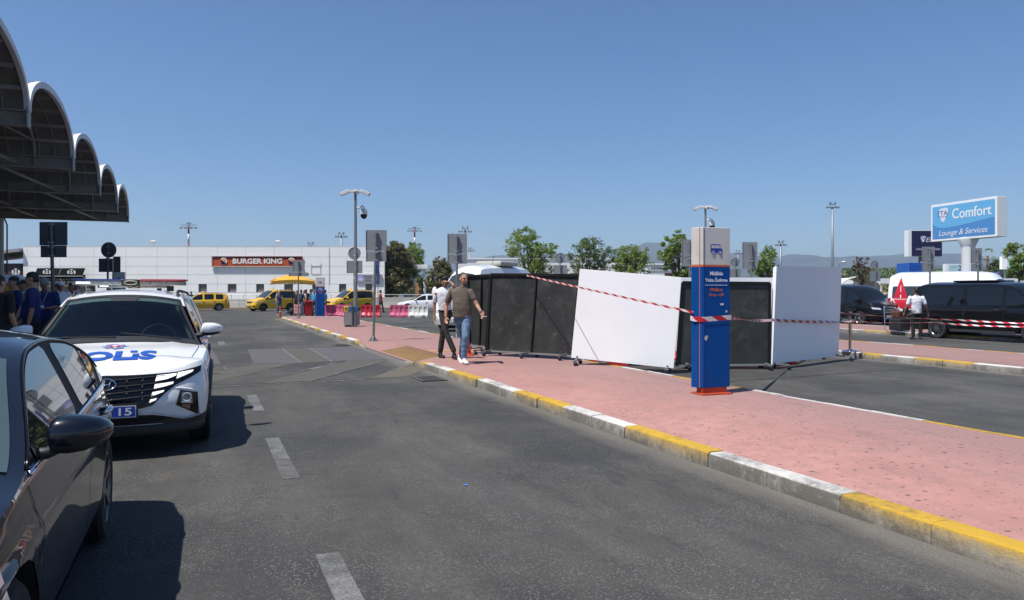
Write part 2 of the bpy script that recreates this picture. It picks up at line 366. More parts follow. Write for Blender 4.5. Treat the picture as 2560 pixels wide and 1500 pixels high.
# islands (pink pavements) with real 0.13 m height
KH = 0.13
def island(name, v0, v1, u0, u1, drop=None, tip=0.8):
    mb = MB(); mb.m(M_PINK)
    def sect(u): return [UV(u, v0, KH), UV(u, v1, KH)]
    if drop:
        a, b = drop; k0, k1 = a - 1.3, b + 1.3
        us = [u0, k0, a, b, k1, u1]
        for p, q in zip(us, us[1:]):
            zi = 0.012 if p >= a - .01 and q <= b + .01 else None
            if zi is not None:
                mb.add([UV(p, v0, .012), UV(p, v0 + .75, KH), UV(q, v0 + .75, KH), UV(q, v0, .012)], [(0, 1, 2, 3)])
            elif q == a:
                mb.add([UV(p, v0, KH), UV(p, v0 + .75, KH), UV(q, v0 + .75, KH), UV(q, v0, .012)], [(0, 1, 2), (0, 2, 3)])
            elif p == b:
                mb.add([UV(p, v0, .012), UV(p, v0 + .75, KH), UV(q, v0 + .75, KH), UV(q, v0, KH)], [(0, 1, 2), (0, 2, 3)])
            else: mb.add([UV(p, v0, KH), UV(p, v0 + .75, KH), UV(q, v0 + .75, KH), UV(q, v0, KH)], [(0, 1, 2, 3)])
            mb.add([UV(p, v0 + .75, KH), UV(p, v1, KH), UV(q, v1, KH), UV(q, v0 + .75, KH)], [(0, 1, 2, 3)])
    else: mb.add([UV(u0, v0, KH), UV(u0, v1, KH), UV(u1, v1, KH), UV(u1, v0, KH)], [(0, 1, 2, 3)])
    for vv in (v0, v1):
        if drop and vv == v0: continue
        mb.add([UV(u0, vv, 0), UV(u0, vv, KH), UV(u1, vv, KH), UV(u1, vv, 0)], [(0, 1, 2, 3)])
    mb.add([UV(u1, v0, 0), UV(u1, v0, KH), UV(u1, v1, KH), UV(u1, v1, 0)], [(0, 1, 2, 3)])
    return struct(mb.build(name, None, merge=.001))
def kerb_line(name, v, side, bounds, first, drop=None, w=0.17, along=None):
    """bounds: list of u where the colour changes; side -1 = face towards smaller v; stones 0.72 m long with a rounded arris"""
    mb = MB(); rnd = random.Random(int(abs(v) * 100)); col = first
    for a, b in zip(bounds, bounds[1:]):
        mb.m(M_KY if col else M_KW); col = 1 - col
        n = max(1, round((b - a) / 0.73))
        for i in range(n):
            p = a + (b - a) * i / n + 0.004; q = a + (b - a) * (i + 1) / n - 0.004
            if drop and p > drop[0] and q < drop[1]: continue
            dz = rnd.uniform(-.006, .006); dv = rnd.uniform(-.012, .012)
            def hz(u):
                if not drop: return KH + .006
                if u < drop[0]: return lerp(KH + .006, .02, max(0, min(1, (u - drop[0] + 1.3) / 1.3)))
                return lerp(.02, KH + .006, max(0, min(1, (u - drop[1]) / 1.3)))
            rows = []
            m_ = 4
            for j in range(m_ + 1):
                u = lerp(p, q, j / m_); h = max(.018, hz(u) + dz); jit = lambda: rnd.uniform(-.003, .003)
                o = side * (-1)
                vo = v + dv * 1.0
                # cross-section from foot of the face over the rounded arris to the back
                rows.append([UV(u, vo, -.03), UV(u, vo - side * .012 * 0 + 0, max(.004, h - .03) + jit()), UV(u, vo - side * .010, h - .008 + jit()), UV(u, vo - side * .032, h + jit() * .5), UV(u, vo - side * w, h), UV(u, vo - side * w, -.03)])
            o_ = len(mb.v); mb.grid(rows); k = len(rows[0])
            mb.add(rows[0], [tuple(range(k))]); mb.add(rows[-1], [tuple(range(k))[::-1]])
    return struct(mb.build(name, None, smooth=28))
b1 = [-5.0, -3.2, -1.75, -.3, 1.15, 2.6 - 0.0]
b1 = [-6.1, -3.1, -.3, 4.06, 5.57, 7.01, 8.5, 10.1, 11.75, 13.25, 14.85, 16.6]
b1 += [21.0, 22.6]; u = 22.6
while u < 45.6: u += 1.46; b1.append(u)
U1 = b1[-1]
island('pavement', 4.2 + .1, 7.45, -6.1, U1, drop=(16.4, 21.0))
kerb_line('kerb', 4.2, -1, b1, 1 if False else 1, drop=(16.4, 21.2))
# thin painted far edge of the island (the road beyond is almost flush)
u = -6.1; bb = [-6.1, -3.4, -.6, 2.2, 4.6]
bb = [-6.1]
for t in (-2.0, 1.0, 2.5): bb.append(t)
# colour changes measured along the far edge
bb = [-6.1, -1.5, 1.3, 6.03, 9.0, 10.9, 12.6, 14.2]
while bb[-1] < U1 - 1.5: bb.append(bb[-1] + 1.46)
bb[-1] = U1
mbk = kerb_line('kerb', 7.56, 1, bb, 1, w=.11)
# end kerb across the island's tip
def cross_kerb(u, v0, v1):
    mb = MB(); n = round((v1 - v0) / .73)
    for i in range(n):
        mb.m(M_KY if i % 2 else M_KW); a = lerp(v0, v1, i / n) + .004; b = lerp(v0, v1, (i + 1) / n) - .004
        c = UV(u + .08, (a + b) / 2, KH / 2 - .01); mb.box(c, (b - a, .17, KH + .032), rz=math.atan2(N.y, N.x))
    return struct(mb.build('kerb', None, bevel=.012))
cross_kerb(U1, 4.2, 7.56)
# island 2
b2 = [3.0, 4.5, 6.2, 8.15, 10.0, 11.9]
b2 = [u_ for u_ in b2]
def uof(px, py, z=0): p = G(px, py, z); return p.dot(E)
k2 = [uof(2560, 936) - 3.2, uof(2442, 924), uof(2280, 910), uof(2195, 902)]
k2 = [6.0, 8.0] + [x for x in k2[1:]] + [13.3]
k2 = sorted(k2)
while k2[-1] < 46: k2.append(k2[-1] + 1.46)
k2[0] = 5.5
island('pavement', 14.55, 17.9, 5.5, k2[-1]); kerb_line('kerb', 14.45, -1, k2, 1); kerb_line('kerb', 18.0, 1, k2, 0, w=.12)
# island 3
k3 = [8.0]
while k3[-1] < 50: k3.append(k3[-1] + 1.7)
island('pavement', 23.6, 27.2, 8.0, k3[-1]); kerb_line('kerb', 23.5, -1, k3, 0); kerb_line('kerb', 27.3, 1, k3, 1, w=.12)
# terminal side pavement (left, under the canopy)
M_CONC = mat('paving_grey', (0.24, 0.23, 0.215), .85, var=.25, vscale=1.5, bump=.2)
mb = MB(); mb.add([UV(-8, -2.25, KH), UV(-8, -60, KH), UV(66, -60, KH), UV(66, -2.25, KH)], [(0, 1, 2, 3)])
mb.add([UV(66, -2.25, KH), UV(66, -60, KH), UV(66, -60, 0), UV(66, -2.25, 0)], [(0, 1, 2, 3)])
struct(mb.build('terminal_pavement', M_CONC))
kt = [-6.0]
while kt[-1] < 65: kt.append(kt[-1] + 1.46)
kerb_line('kerb', -2.2, 1, kt, 0)
# markings ------------------------------------------------------
def quad_uv(name, u0, u1, v0, v1, m, z=.004): return poly_sheet(name, uvpoly([(u0, v0), (u0, v1), (u1, v1), (u1, v0)]), m, z)
for (a, b_) in ((-1.2, .75), (2.7, 4.6), (6.56, 8.48), (10.47, 12.14)):
    quad_uv('lane_line', a, b_, .625, .765, M_WORN)
for a in (23.9, 32.0, 40.3): quad_uv('lane_line', a, a + 1.8, .46, .64, M_FAINT)
def crop3(x, y): return G(500 + x * .27778, 780 + y * .27778)
def hatch(name, pts, m, z=.004): poly_sheet(name, [crop3(*p) for p in pts], m, z)
hatch('crossing_marking', [(-900, 690), (60, 550), (500, 470), (860, 460), (90, 640), (-500, 770)][1:5] + [(-160, 690), (-160, 590)], M_OLIVE)
hatch('crossing_marking', [(520, 652), (940, 632), (1700, 427), (1310, 441)], M_OLIVE)
hatch('crossing_marking', [(1500, 607), (1870, 582), (2060, 505), (1955, 452)], M_OLV2)
hatch('crossing_marking', [(430, 337), (738, 333), (905, 460), (480, 466)], M_MAUVE)
hatch('crossing_marking', [(742, 333), (972, 325), (1178, 445), (910, 460)], M_OLIVE)
hatch('crossing_marking', [(978, 325), (1400, 318), (1690, 426), (1184, 445)], M_MAUVE)
hatch('crossing_marking', [(-250, 345), (110, 340), (190, 470), (-250, 478)], M_MAUVE)
def thin_line(name, a, b, w, m, z=.008):
    a = Vector((a.x, a.y, 0)); b = Vector((b.x, b.y, 0)); d = (b - a).normalized(); s_ = Vector((-d.y, d.x, 0)) * w / 2
    return poly_sheet(name, [a - s_, b - s_, b + s_, a + s_], m, z)
for p, q in (((978, 325), (1184, 445)), ((742, 333), (908, 460)), ((1310, 441), (1000, 520)), ((1310, 441), (900, 535)), ((1955, 455), (1690, 540)), ((1700, 429), (970, 628)), ((180, 560), (860, 462)), ((250, 473), (310, 473)), ((215, 500), (235, 520))):
    thin_line('crossing_edge', crop3(*p), crop3(*q), .05, M_FAINT)
M_SEAM = mat('road_joint', (0.02, 0.019, 0.018), .9)
M_CREAM = worn_paint('pale_joint', (0.36, 0.32, 0.27), (.36, .6), .8)
def wavy(name, u0, v0, u1, v1, w, m, z, n=60, amp=.02):
    mb = MB(); rnd = random.Random(3); L = []
    for i in range(n + 1):
        t = i / n; c = UV(lerp(u0, u1, t) + rnd.uniform(-amp, amp), lerp(v0, v1, t), z); ww = w * rnd.uniform(.5, 1.3)
        L.append([c - E * ww / 2, c + E * ww / 2])
    mb.grid(L); return struct(mb.build(name, m))
wavy('road_joint', 13.42, -2.2, 13.62, 3.5, .055, M_SEAM, .012)
wavy('road_joint_dust', 13.33, -2.2, 13.53, 3.5, .05, M_CREAM, .008)
wavy('road_joint', 14.6 - 3.9, 7.7, 14.6 - 3.4, 14.3, .03, M_SEAM, .008)
# tactile paving with studs
M_TACT = mat('tactile_yellow', (0.29, 0.18, 0.075), .8, var=.25, vscale=6, bump=.2)
mb = MB(); mb.add([UV(16.2, 4.38, .134), UV(16.2, 5.05, .134), UV(19.7, 5.05, .134), UV(19.7, 4.38, .134)], [(0, 1, 2, 3)])
def tz(v): return .012 + (KH - .012) * min(1, (v - 4.3) / .75) + .006
mb = MB(); mb.add([UV(16.4, 4.38, tz(4.38)), UV(16.4, 5.1, tz(5.1)), UV(19.7, 5.1, tz(5.1)), UV(19.7, 4.38, tz(4.38))], [(0, 1, 2, 3)])
for i in range(54):
    for j in range(12):
        c = UV(16.43 + i * .0605, 4.41 + j * .06, tz(4.41 + j * .06)); mb.box(c + Vector((0, 0, .004)), (.03, .03, .008), rz=.39)
struct(mb.build('tactile_paving', M_TACT))
M_ORL = mat('orange_line', (0.55, 0.27, 0.04), .7, var=.25, vscale=8)
quad_uv('guide_line', 17.75, 17.92, 5.15, 7.3, M_ORL, KH + .004)
# drain grates: bars over a flat sheet, the hollow's shade put into its black
M_IRON = mat('cast_iron', (0.12, 0.11, 0.10), .6, .3, var=.3, vscale=9)
M_PIT_SHADE = mat('pit_shade', (0.006, 0.006, 0.006), .9)
def grate(u0, v0):
    t = thing('drain_grate', 'iron drain grate set in asphalt beside the kerb', 'drain', UV(u0, v0, 0), math.atan2(N.y, N.x))
    MB().box((0, 0, .004), (.46, .72, .006)).build('pit_shade', M_PIT_SHADE, t)
    mb = MB()
    for i in range(8): mb.box((0, -.315 + i * .09, .013), (.40, .035, .014))
    for x in (-.215, .215): mb.box((x, 0, .014), (.04, .74, .012))
    mb.build('bars', M_IRON, t); return t
g1 = grate(13.15, 3.80); g1['label'] = 'iron drain grate by the kerb nearer the camera, beside the ochre hatching'
g2 = grate(22.5, 3.80); g2['label'] = 'iron drain grate farther away where the low kerb rises again'
# litter
M_LIT = mat('litter_blue', (0.05, 0.2, 0.7), .5); M_LITW = mat('litter_white', (0.7, 0.7, 0.66), .6)
c = G(1164, 1214); mb = MB(); decal(mb, [(-.02, -.008), (.0, -.013), (.022, -.004), (.02, .009), (-.014, .010)], lambda x, y: c + Vector((x, y, .006 + .008 * abs(x) / .03)))
tag(mb.build('litter', M_LIT), 'small blue scrap of plastic lying on the asphalt', 'litter')
# far kerbs of the cross street
def box_kerb(name, a, b, h=.13, w=.18, m=M_KY, step=3.2):
    mb = MB(); a = Vector(a); b = Vector(b); L = (b - a).length; n = max(1, round(L / step)); d = (b - a) / n
    for i in range(n): mb.m(m if m is not None else (M_KY if i % 2 else M_KW)); mb.bar(a + d * i + Vector((0, 0, h / 2 - .02)) + d.normalized() * .004, a + d * (i + 1) + Vector((0, 0, h / 2 - .02)), w, h + .04)
    return struct(mb.build(name, None))
box_kerb('kerb', (-60, 72, 0), (6, 72, 0))
mb = MB(); mb.add([(-75, 72.1, .13), (30, 72.1, .13), (30, 110, .13), (-75, 110, .13)], [(0, 1, 2, 3)]); struct(mb.build('far_pavement', M_CONC))
# ---------------------------------------------------------------- vehicles
M_TYRE = mat('tyre_rubber', (0.018, 0.018, 0.019), .85, bump=.3, bscale=60)
M_BLK = mat('black_plastic', (0.018, 0.018, 0.02), .55, bump=.1, bscale=200)
M_GLOSSB = mat('gloss_black', (0.005, 0.005, 0.006), .18, spec=.4)
M_GLASSD = mat('dark_glass', (0.006, 0.008, 0.009), .03, spec=.6)
M_GLASSM = mat('mid_glass', (0.035, 0.045, 0.045), .04, spec=.8)
M_CHROME = mat('chrome', (0.75, 0.75, 0.77), .08, 1.0)
M_SILVER = mat('silver_rim', (0.45, 0.46, 0.48), .28, .9)
M_DRIM = mat('dark_rim', (0.14, 0.14, 0.15), .3, .9)
M_LAMP = mat('lamp_lens', (0.75, 0.77, 0.8), .08, .35, coat=1.0)
M_RED = mat('red_lens', (0.45, 0.01, 0.01), .15, coat=1.0)
M_UNDER = mat('underbody', (0.008, 0.008, 0.008), .95)
M_INT = mat('interior', (0.02, 0.022, 0.026), .85)
M_SEAM2 = mat('panel_gap', (0.01, 0.01, 0.01), .8)
GP = [(0, .945), (.12, .975), (.35, .995), (.55, 1.0), (.78, .985), (.93, .962), (1.0, .935)]
class Car:
    def __init__(s, top, belt, plan, axf, axr, Rw, sill, xf, df, xr, dr, tumble=.30, drop=.07, gp=GP, Ra=None, warp=.0, hood=None, nsq=2.6, hdr=.2, cowl=1.0, rhdr=-1.6, rbot=-2.0, archz=0.0, crown=2.2, wt=.21):
        s.top, s.belt, s.plan, s.axf, s.axr, s.Rw, s.sill = top, belt, plan, axf, axr, Rw, sill
        s.xf, s.df, s.xr, s.dr, s.tumble, s.drop, s.gp, s.warp, s.hood, s.nsq = xf, df, xr, dr, tumble, drop, gp, warp, hood, nsq
        s.Ra = Ra or Rw + .06; s.hdr, s.cowl, s.rhdr, s.rbot, s.archz, s.crown, s.wt = hdr, cowl, rhdr, rbot, archz, crown, wt
    def zt(s, x): return pl(s.top, x) if getattr(s, 'hard', False) else sm(s.top, x)
    def zb(s, x): return sm(s.belt, x)
    def hw(s, x): return sm(s.plan, x)
    def zr(s, x): return max(s.zb(x), s.zt(x) - s.drop)
    def zlow(s, x):
        z = s.sill
        for a in (s.axf, s.axr):
            d = abs(x - a)
            if d < s.Ra: z = max(z, math.sqrt(s.Ra ** 2 - d * d) + s.Rw + s.archz)
        return z
    def yside(s, x, z):
        b = s.zb(x)
        if z <= b: return s.hw(x) * sm(s.gp, (z - s.sill) / (b - s.sill))
        t = z - b; return s.hw(x) * s.gp[-1][1] - s.tumble * t - .10 * t * t
    def side(s, x, z, sg=1, off=0.0):
        p = Vector((x, s.yside(x, z), z))
        if off:
            e = .01; a = Vector((x + e, s.yside(x + e, z), z)) - Vector((x - e, s.yside(x - e, z), z)); b = Vector((x, s.yside(x, z + e), z + e)) - Vector((x, s.yside(x, z - e), z - e))
            n = a.cross(b).normalized(); n = n if n.y > 0 else -n; p += n * off
        p.y *= sg; return p
    def roof(s, x, y, off=0.0):
        def z(x, y):
            zr, zt = s.zr(x), s.zt(x); yr = s.yside(x, zr); f = min(1, abs(y) / yr)
            q = zr + (zt - zr) * (1 - f ** s.crown)
            if s.hood: q += s.hood(x, y)
            return q
        p = Vector((x, y, z(x, y)))
        if off:
            e = .01; n = Vector((-(z(x + e, y) - z(x - e, y)) / (2 * e), -(z(x, y + e) - z(x, y - e)) / (2 * e), 1)).normalized(); p += n * off
        return p
    def capp(s, y, z, sg=1, off=0.0):      # front (sg=1) or rear (sg=-1) end surface
        xs, d = (s.xf, s.df) if sg > 0 else (s.xr, s.dr); b = s.zb(xs)
        def pt(y, z):
            w = s.yside(xs, min(z, b)); f = min(1, abs(y) / w)
            return Vector((xs + sg * pl(d, z) * (1 - f ** s.nsq) ** (1 / s.nsq), y, z - (s.warp if sg > 0 else 0) * ((z - s.sill) / (b - s.sill)) ** 2 * (1 - f * f)))
        p = pt(y, z)
        if off:
            e = .012; a = pt(y + e, z) - pt(y - e, z); c = pt(y, z + e) - pt(y, z - e); n = a.cross(c).normalized(); n = n if n.x * sg > 0 else -n; p += n * off
        return p
    def unwarp(s, y, z):
        xs = s.xf; b = s.zb(xs); q = z
        for _ in range(12):
            w = s.yside(xs, min(q, b)); f = min(1, abs(y) / w); q = z + s.warp * ((q - s.sill) / (b - s.sill)) ** 2 * (1 - f * f)
        return min(q, b)
    def stations(s):
        xs = {s.xr, s.xf, s.hdr, s.cowl, s.rhdr, s.rbot}
        for a in (s.axf, s.axr):
            for k in range(13): xs.add(a + s.Ra * .999 * math.cos(math.pi * k / 12))
            e = math.sqrt(max(0, s.Ra ** 2 - (s.sill - s.Rw - s.archz) ** 2)) if s.Ra > abs(s.sill - s.Rw) else s.Ra
            xs.add(a + e); xs.add(a - e)
        x = s.xr
        while x < s.xf: xs.add(round(x, 3)); x += .11
        xs = sorted(q for q in xs if s.xr <= q <= s.xf); out = [xs[0]]
        for q in xs[1:]:
            if q - out[-1] > .012: out.append(q)
        return out
    T = [0, .06, .15, .25, .35, .45, .55, .65, .75, .84, .91, .96, 1.0]
    def body(s, paint, parent, skip_ws=False):
        mb = MB(); X = s.stations(); nR = 8; nU = 4
        for sg in (1, -1):
            rows = []
            for x in X:
                zl, b = s.zlow(x), s.zb(x); r = [s.side(x, zl + t * (b - zl), sg) for t in s.T]
                zr = s.zr(x); r += [s.side(x, b + (zr - b) * k / nU, sg) for k in range(1, nU + 1)]
                rows.append(r)
            mb.grid(rows)
            rr = []
            for x in X:
                yr = s.yside(x, s.zr(x)); rr.append([s.roof(x, sg * yr * (1 - (k / nR) ** 1.0)) for k in range(nR + 1)])
            for i in range(len(rr) - 1):
                if skip_ws and X[i] >= s.hdr - .001 and X[i + 1] <= s.cowl + .001: continue
                mb.grid(rr[i:i + 2])
        th = [math.pi * (k / 24 - .5) for k in range(25)]
        for sg in (1, -1):
            xs, d = (s.xf, s.df) if sg > 0 else (s.xr, s.dr); b = s.zb(xs); rows = []
            for t in s.T:
                z = s.sill + t * (b - s.sill); w = s.yside(xs, z)
                rows.append([s.capp(w * math.copysign(abs(math.sin(a)) ** (2 / s.nsq), math.sin(a)), z, sg) for a in th])
            mb.grid(rows)
            top = rows[-1]; rings = []
            for k in range(7):
                q = k / 6; ring = []
                for p in top:
                    yr = s.yside(xs, s.zr(xs)); base = s.roof(xs, max(-yr, min(yr, p.y)))
                    ring.append(Vector((lerp(xs, p.x, q), lerp(base.y, p.y, q), lerp(base.z, p.z, q ** 2.0))))
                rings.append(ring)
            mb.grid(rings)
            bot = rows[0]; mb.grid([bot, [Vector((xs, p.y, p.z)) for p in bot]])
        return mb.build('body', paint, parent, smooth=38, merge=.002)
    def under(s, parent):
        mb = MB(); w = s.hw(0) * .93; zc = s.sill + .06
        a1, a2 = s.axf - s.Ra, s.axr + s.Ra
        mb.box(((s.xf + .1 + s.axf + s.Ra) / 2, 0, s.sill + .16), (max(.05, s.xf + .1 - s.axf - s.Ra), 2 * w * .9, .3))
        mb.box(((a1 + a2) / 2, 0, s.sill + .20), (a1 - a2, 2 * w, .38))
        mb.box(((s.xr - .1 + s.axr - s.Ra) / 2, 0, s.sill + .16), (max(.05, -s.xr + .1 + s.axr - s.Ra), 2 * w * .9, .3))
        for a in (s.axf, s.axr):
            for sg in (1, -1):
                rows = []
                for k in range(15):
                    an = math.pi * (k / 14); x = a + s.Ra * math.cos(an); z = s.Rw + s.archz + s.Ra * math.sin(an)
                    rows.append([Vector((x, sg * (s.yside(x, max(z, s.sill)) - .004), z)), Vector((x, sg * (w - .42), z))])
                mb.grid(rows)
            mb.box((a, 0, s.Rw + .10), (2 * s.Ra, 2 * (w - .40), 2 * s.Ra * .8))
        return mb.build('underbody', M_UNDER, parent)
    def pane(s, name, m, parent, xa, xb, sg, zlo=.03, zhi=.045, off=.006, cap=None, rnd=.03, n=22, lo=None):
        rows = []
        for k in range(n + 1):
            x = lerp(xa, xb, k / n); lo_ = lo(x) if lo else s.zb(x) + zlo; hi = s.zr(x) - zhi
            if cap: hi = min(hi, cap(x))
            e = min(x - min(xa, xb), max(xa, xb) - x)
            if rnd and e < rnd: c = rnd - math.sqrt(max(0, rnd * rnd - (rnd - e) ** 2)); hi -= c * .8; lo_ += c * .8
            if hi - lo_ < .006: continue
            rows.append([s.side(x, lerp(lo_, hi, j / 4), sg, off) for j in range(5)])
        if len(rows) < 2: return None
        mb = MB(); mb.grid(rows); return mb.build(name, m, parent, smooth=True)
    def screen(s, name, m, parent, xa, xb, mg=.06, off=.006, n=12, mx=.0):
        rows = []
        for k in range(n + 1):
            x = lerp(xa, xb, k / n); yr = s.yside(x, s.zr(x)) - mg; rows.append([s.roof(x, lerp(-yr, yr, j / 12), off) for j in range(13)])
        mb = MB(); mb.grid(rows); return mb.build(name, m, parent, smooth=True)
_wheel = {}
def wheel_mesh(Rw, wt, rim, spokes=5, style=0):
    k = (Rw, wt, rim.name, spokes, style)
    if k in _wheel: return _wheel[k]
    rr = Rw * .68; prof = [(rr, -wt / 2 + .01), (rr + .02, -wt / 2), (Rw - .025, -wt / 2), (Rw - .006, -wt / 2 + .02)]
    for i in range(5):
        y = lerp(-wt / 2 + .03, wt / 2 - .03, i / 4); prof += [(Rw, y - .006), (Rw, y + .006), (Rw - .009, y + .009), (Rw - .009, y + .015)]
    prof += [(Rw - .006, wt / 2 - .02), (Rw - .025, wt / 2), (rr + .02, wt / 2), (rr, wt / 2 - .015), (rr - .01, -wt / 2 + .01)]
    M = Matrix.Rotation(R(-90), 3, 'X')
    t = MB().lathe(prof, 36, M).build('tmp', M_TYRE, smooth=40)
    mb = MB(); mb.m(rim)
    mb.lathe([(rr + .006, wt / 2 - .008), (rr - .004, wt / 2 - .004), (rr - .018, wt / 2 - .02), (rr - .022, -wt / 2 + .03)], 36, M)
    mb.m(M_UNDER).lathe([(rr - .01, .0), (.001, .0)], 24, M)
    mb.m(M_DRIM).lathe([(rr * .62, .012), (.05, .012)], 24, M); mb.m(rim)
    for i in range(spokes):
        a = 2 * math.pi * i / spokes
        for da in ((-.13, .13) if style == 1 else (0,)):
            p0 = Vector((.045 * math.cos(a), wt / 2 - .035, .045 * math.sin(a))); p1 = Vector(((rr - .012) * math.cos(a + da), wt / 2 - .022, (rr - .012) * math.sin(a + da)))
            w = .075 if style == 0 and spokes <= 6 else .035
            mb.bar(p0, p1, .028, w, up=Vector((0, 1, 0)))
    mb.lathe([(.001, wt / 2 - .012), (.055, wt / 2 - .016), (.065, wt / 2 - .04)], 20, M)
    r_ = mb.build('tmp', None, smooth=35)
    res = (t.data, r_.data); bpy.data.objects.remove(t); bpy.data.objects.remove(r_); _wheel[k] = res; return res
def wheels(s, parent, rim, spokes=5, style=0, which=None, yoff=.0, steer=0):
    t, r_ = wheel_mesh(s.Rw, s.wt, rim, spokes, style)
    for x in (s.axf, s.axr):
        for sg in (1, -1):
            o = bpy.data.objects.new('wheel', t); COL.objects.link(o); o.parent = parent; o.location = (x, sg * (s.hw(x) - s.wt / 2 - .02 + yoff), s.Rw)
            o.rotation_euler.z = (0 if sg > 0 else math.pi) + (steer if x > 0 else 0)
            c = bpy.data.objects.new('rim', r_); COL.objects.link(c); c.parent = o
def seams(s, parent, xs, zt=None, w=.008):
    for sg in (1, -1):
        mb = MB()
        for x in xs:
            x0, x1 = x if isinstance(x, tuple) else (x, x)
            rows = []
            for k in range(13):
                z = lerp(max(s.sill + .05, s.zlow(x0) + .01), s.zb(x1) - .005, k / 12); xx = lerp(x0, x1, k / 12); rows.append([s.side(xx - w / 2, z, sg, .003), s.side(xx + w / 2, z, sg, .003)])
            mb.grid(rows)
        # sill line
        mb.build('door_gap', M_SEAM2, parent)
def handle(s, parent, x, z, m, sg, L=.19):
    mb = MB(); p = [s.side(x - L / 2, z, sg, .004), s.side(x - L * .42, z + .004, sg, .035), s.side(x, z + .007, sg, .042), s.side(x + L * .42, z + .004, sg, .035), s.side(x + L / 2, z, sg, .004)]
    mb.tube(p, [.012, .016, .017, .016, .012], 8); return mb.build('door_handle', m, parent, smooth=True)
def mirror(s, parent, x, z, paint, sg, w=.21, h=.14, d=.13, m2=None):
    mb = MB(); mb.m(paint); y0 = s.yside(x, z); c = Vector((x - .02, sg * (y0 + .06 + w / 2), z + .02))
    # rounded housing: superellipse sections from inner to outer side
    rows = []
    for k, (q, hh, dd, dx) in enumerate([(0, .45, .4, .02), (.03, .78, .74, .008), (.12, .96, .92, 0), (.3, 1, 1, 0), (.55, .93, .96, -.004), (.8, .72, .80, -.014), (.93, .48, .58, -.024), (1, .18, .26, -.032)]):
        y = y0 + .06 + q * w; row = []
        for j in range(16):
            a = 2 * math.pi * j / 16; ca, sa = math.cos(a), math.sin(a)
            xx = math.copysign(abs(ca) ** .7, ca) * d / 2 * dd; zz = math.copysign(abs(sa) ** .75, sa) * h / 2 * hh
            if ca < 0: xx *= .55
            row.append(Vector((c.x + dx * 2 + xx, sg * y, c.z + zz)))
        rows.append(row)
    mb.grid(rows, close=True); mb.add(rows[0], [tuple(range(16))]); mb.add(rows[-1], [tuple(range(16))])
    for i, f in enumerate(mb.f):
        if sum(mb.v[j][2] for j in f) / len(f) < c.z - h * .24:
            if M_BLK not in mb.mats: mb.mats.append(M_BLK)
            mb.mi[i] = mb.mats.index(M_BLK)
    o = mb.build('mirror', None, parent, smooth=50)
    mb = MB(); mb.tube([Vector((x + .01, sg * (y0 - .02), z - .055)), Vector((x, sg * (y0 + .05), z - .05)), Vector((x - .02, sg * (y0 + .1), z - .03))], [.03, .024, .022], 8)
    mb.build('mirror_arm', m2 or M_BLK, o, smooth=True)
    return o
def plate(s, parent, text, sg=1, z=.5, blue=False, off=.02, m_txt=None):
    p = s.capp(0, z, sg, 0); f = lambda a, b, o=0: Vector((p.x + sg * (off + o), -sg * a * -1 * -1 if False else sg * a, p.z + b))
    mb = MB(); mb.m(M_BLK).box((p.x + sg * (off - .008), 0, p.z), (.02, .55, .14))
    mb.m(mat('plate_white', (.75, .75, .73), .5)); decal(mb, [(-.26, -.056), (.26, -.056), (.26, .056), (-.26, .056)], lambda a, b: f(a, b, .004))
    if blue:
        mb.m(mat('plate_blue', (.02, .06, .36), .4)); decal(mb, [(-.252, -.047), (.252, -.047), (.252, .047), (-.252, .047)], lambda a, b: f(a, b, .007)); mb.m(mat('plate_white', (.75, .75, .73), .5))
    else: mb.m(M_BLK)
    add_text(mb, text, -.225, -.036, .225, .036, lambda a, b: f(a, b, .010), bold=.02)
    return mb.build('number_plate', None, parent)
def spec_wagon(): return Car(
    top=[(-2.2, .9), (-2.12, 1.16), (-1.9, 1.43), (-1.6, 1.50), (-.7, 1.54), (0, 1.53), (.35, 1.47), (1.12, 1.0), (1.6, .93), (1.95, .84)],
    belt=[(-2.2, .93), (-1.5, .96), (0, .93), (1.1, .90), (1.8, .78)], plan=[(-2.0, .78), (-1.3, .86), (0, .87), (1.3, .86), (1.75, .80)],
    axf=1.35, axr=-1.28, Rw=.31, sill=.24, xf=1.76, df=[(.2, .36), (.45, .46), (.8, .36)], xr=-1.9, dr=[(.2, .28), (.5, .34), (1, .22)], hdr=.35, cowl=1.12, rhdr=-1.9, rbot=-2.05)
def spec_courier(): return Car(
    top=[(-2.1, 1.7), (-1.9, 1.76), (-1, 1.81), (-.2, 1.80), (.12, 1.74), (1.12, 1.13), (1.5, 1.05), (1.85, .93)],
    belt=[(-2.1, 1.08), (0, 1.05), (.8, 1.02), (1.2, .98), (1.8, .86)], plan=[(-2.0, .80), (-1.3, .865), (0, .88), (1.25, .87), (1.75, .80)],
    axf=1.22, axr=-1.27, Rw=.315, sill=.24, xf=1.66, df=[(.2, .36), (.5, .44), (.86, .34)], xr=-1.93, dr=[(.2, .15), (.6, .17), (1.1, .1)], tumble=.14, hdr=.12, cowl=1.12, rhdr=-1.93, rbot=-1.93)
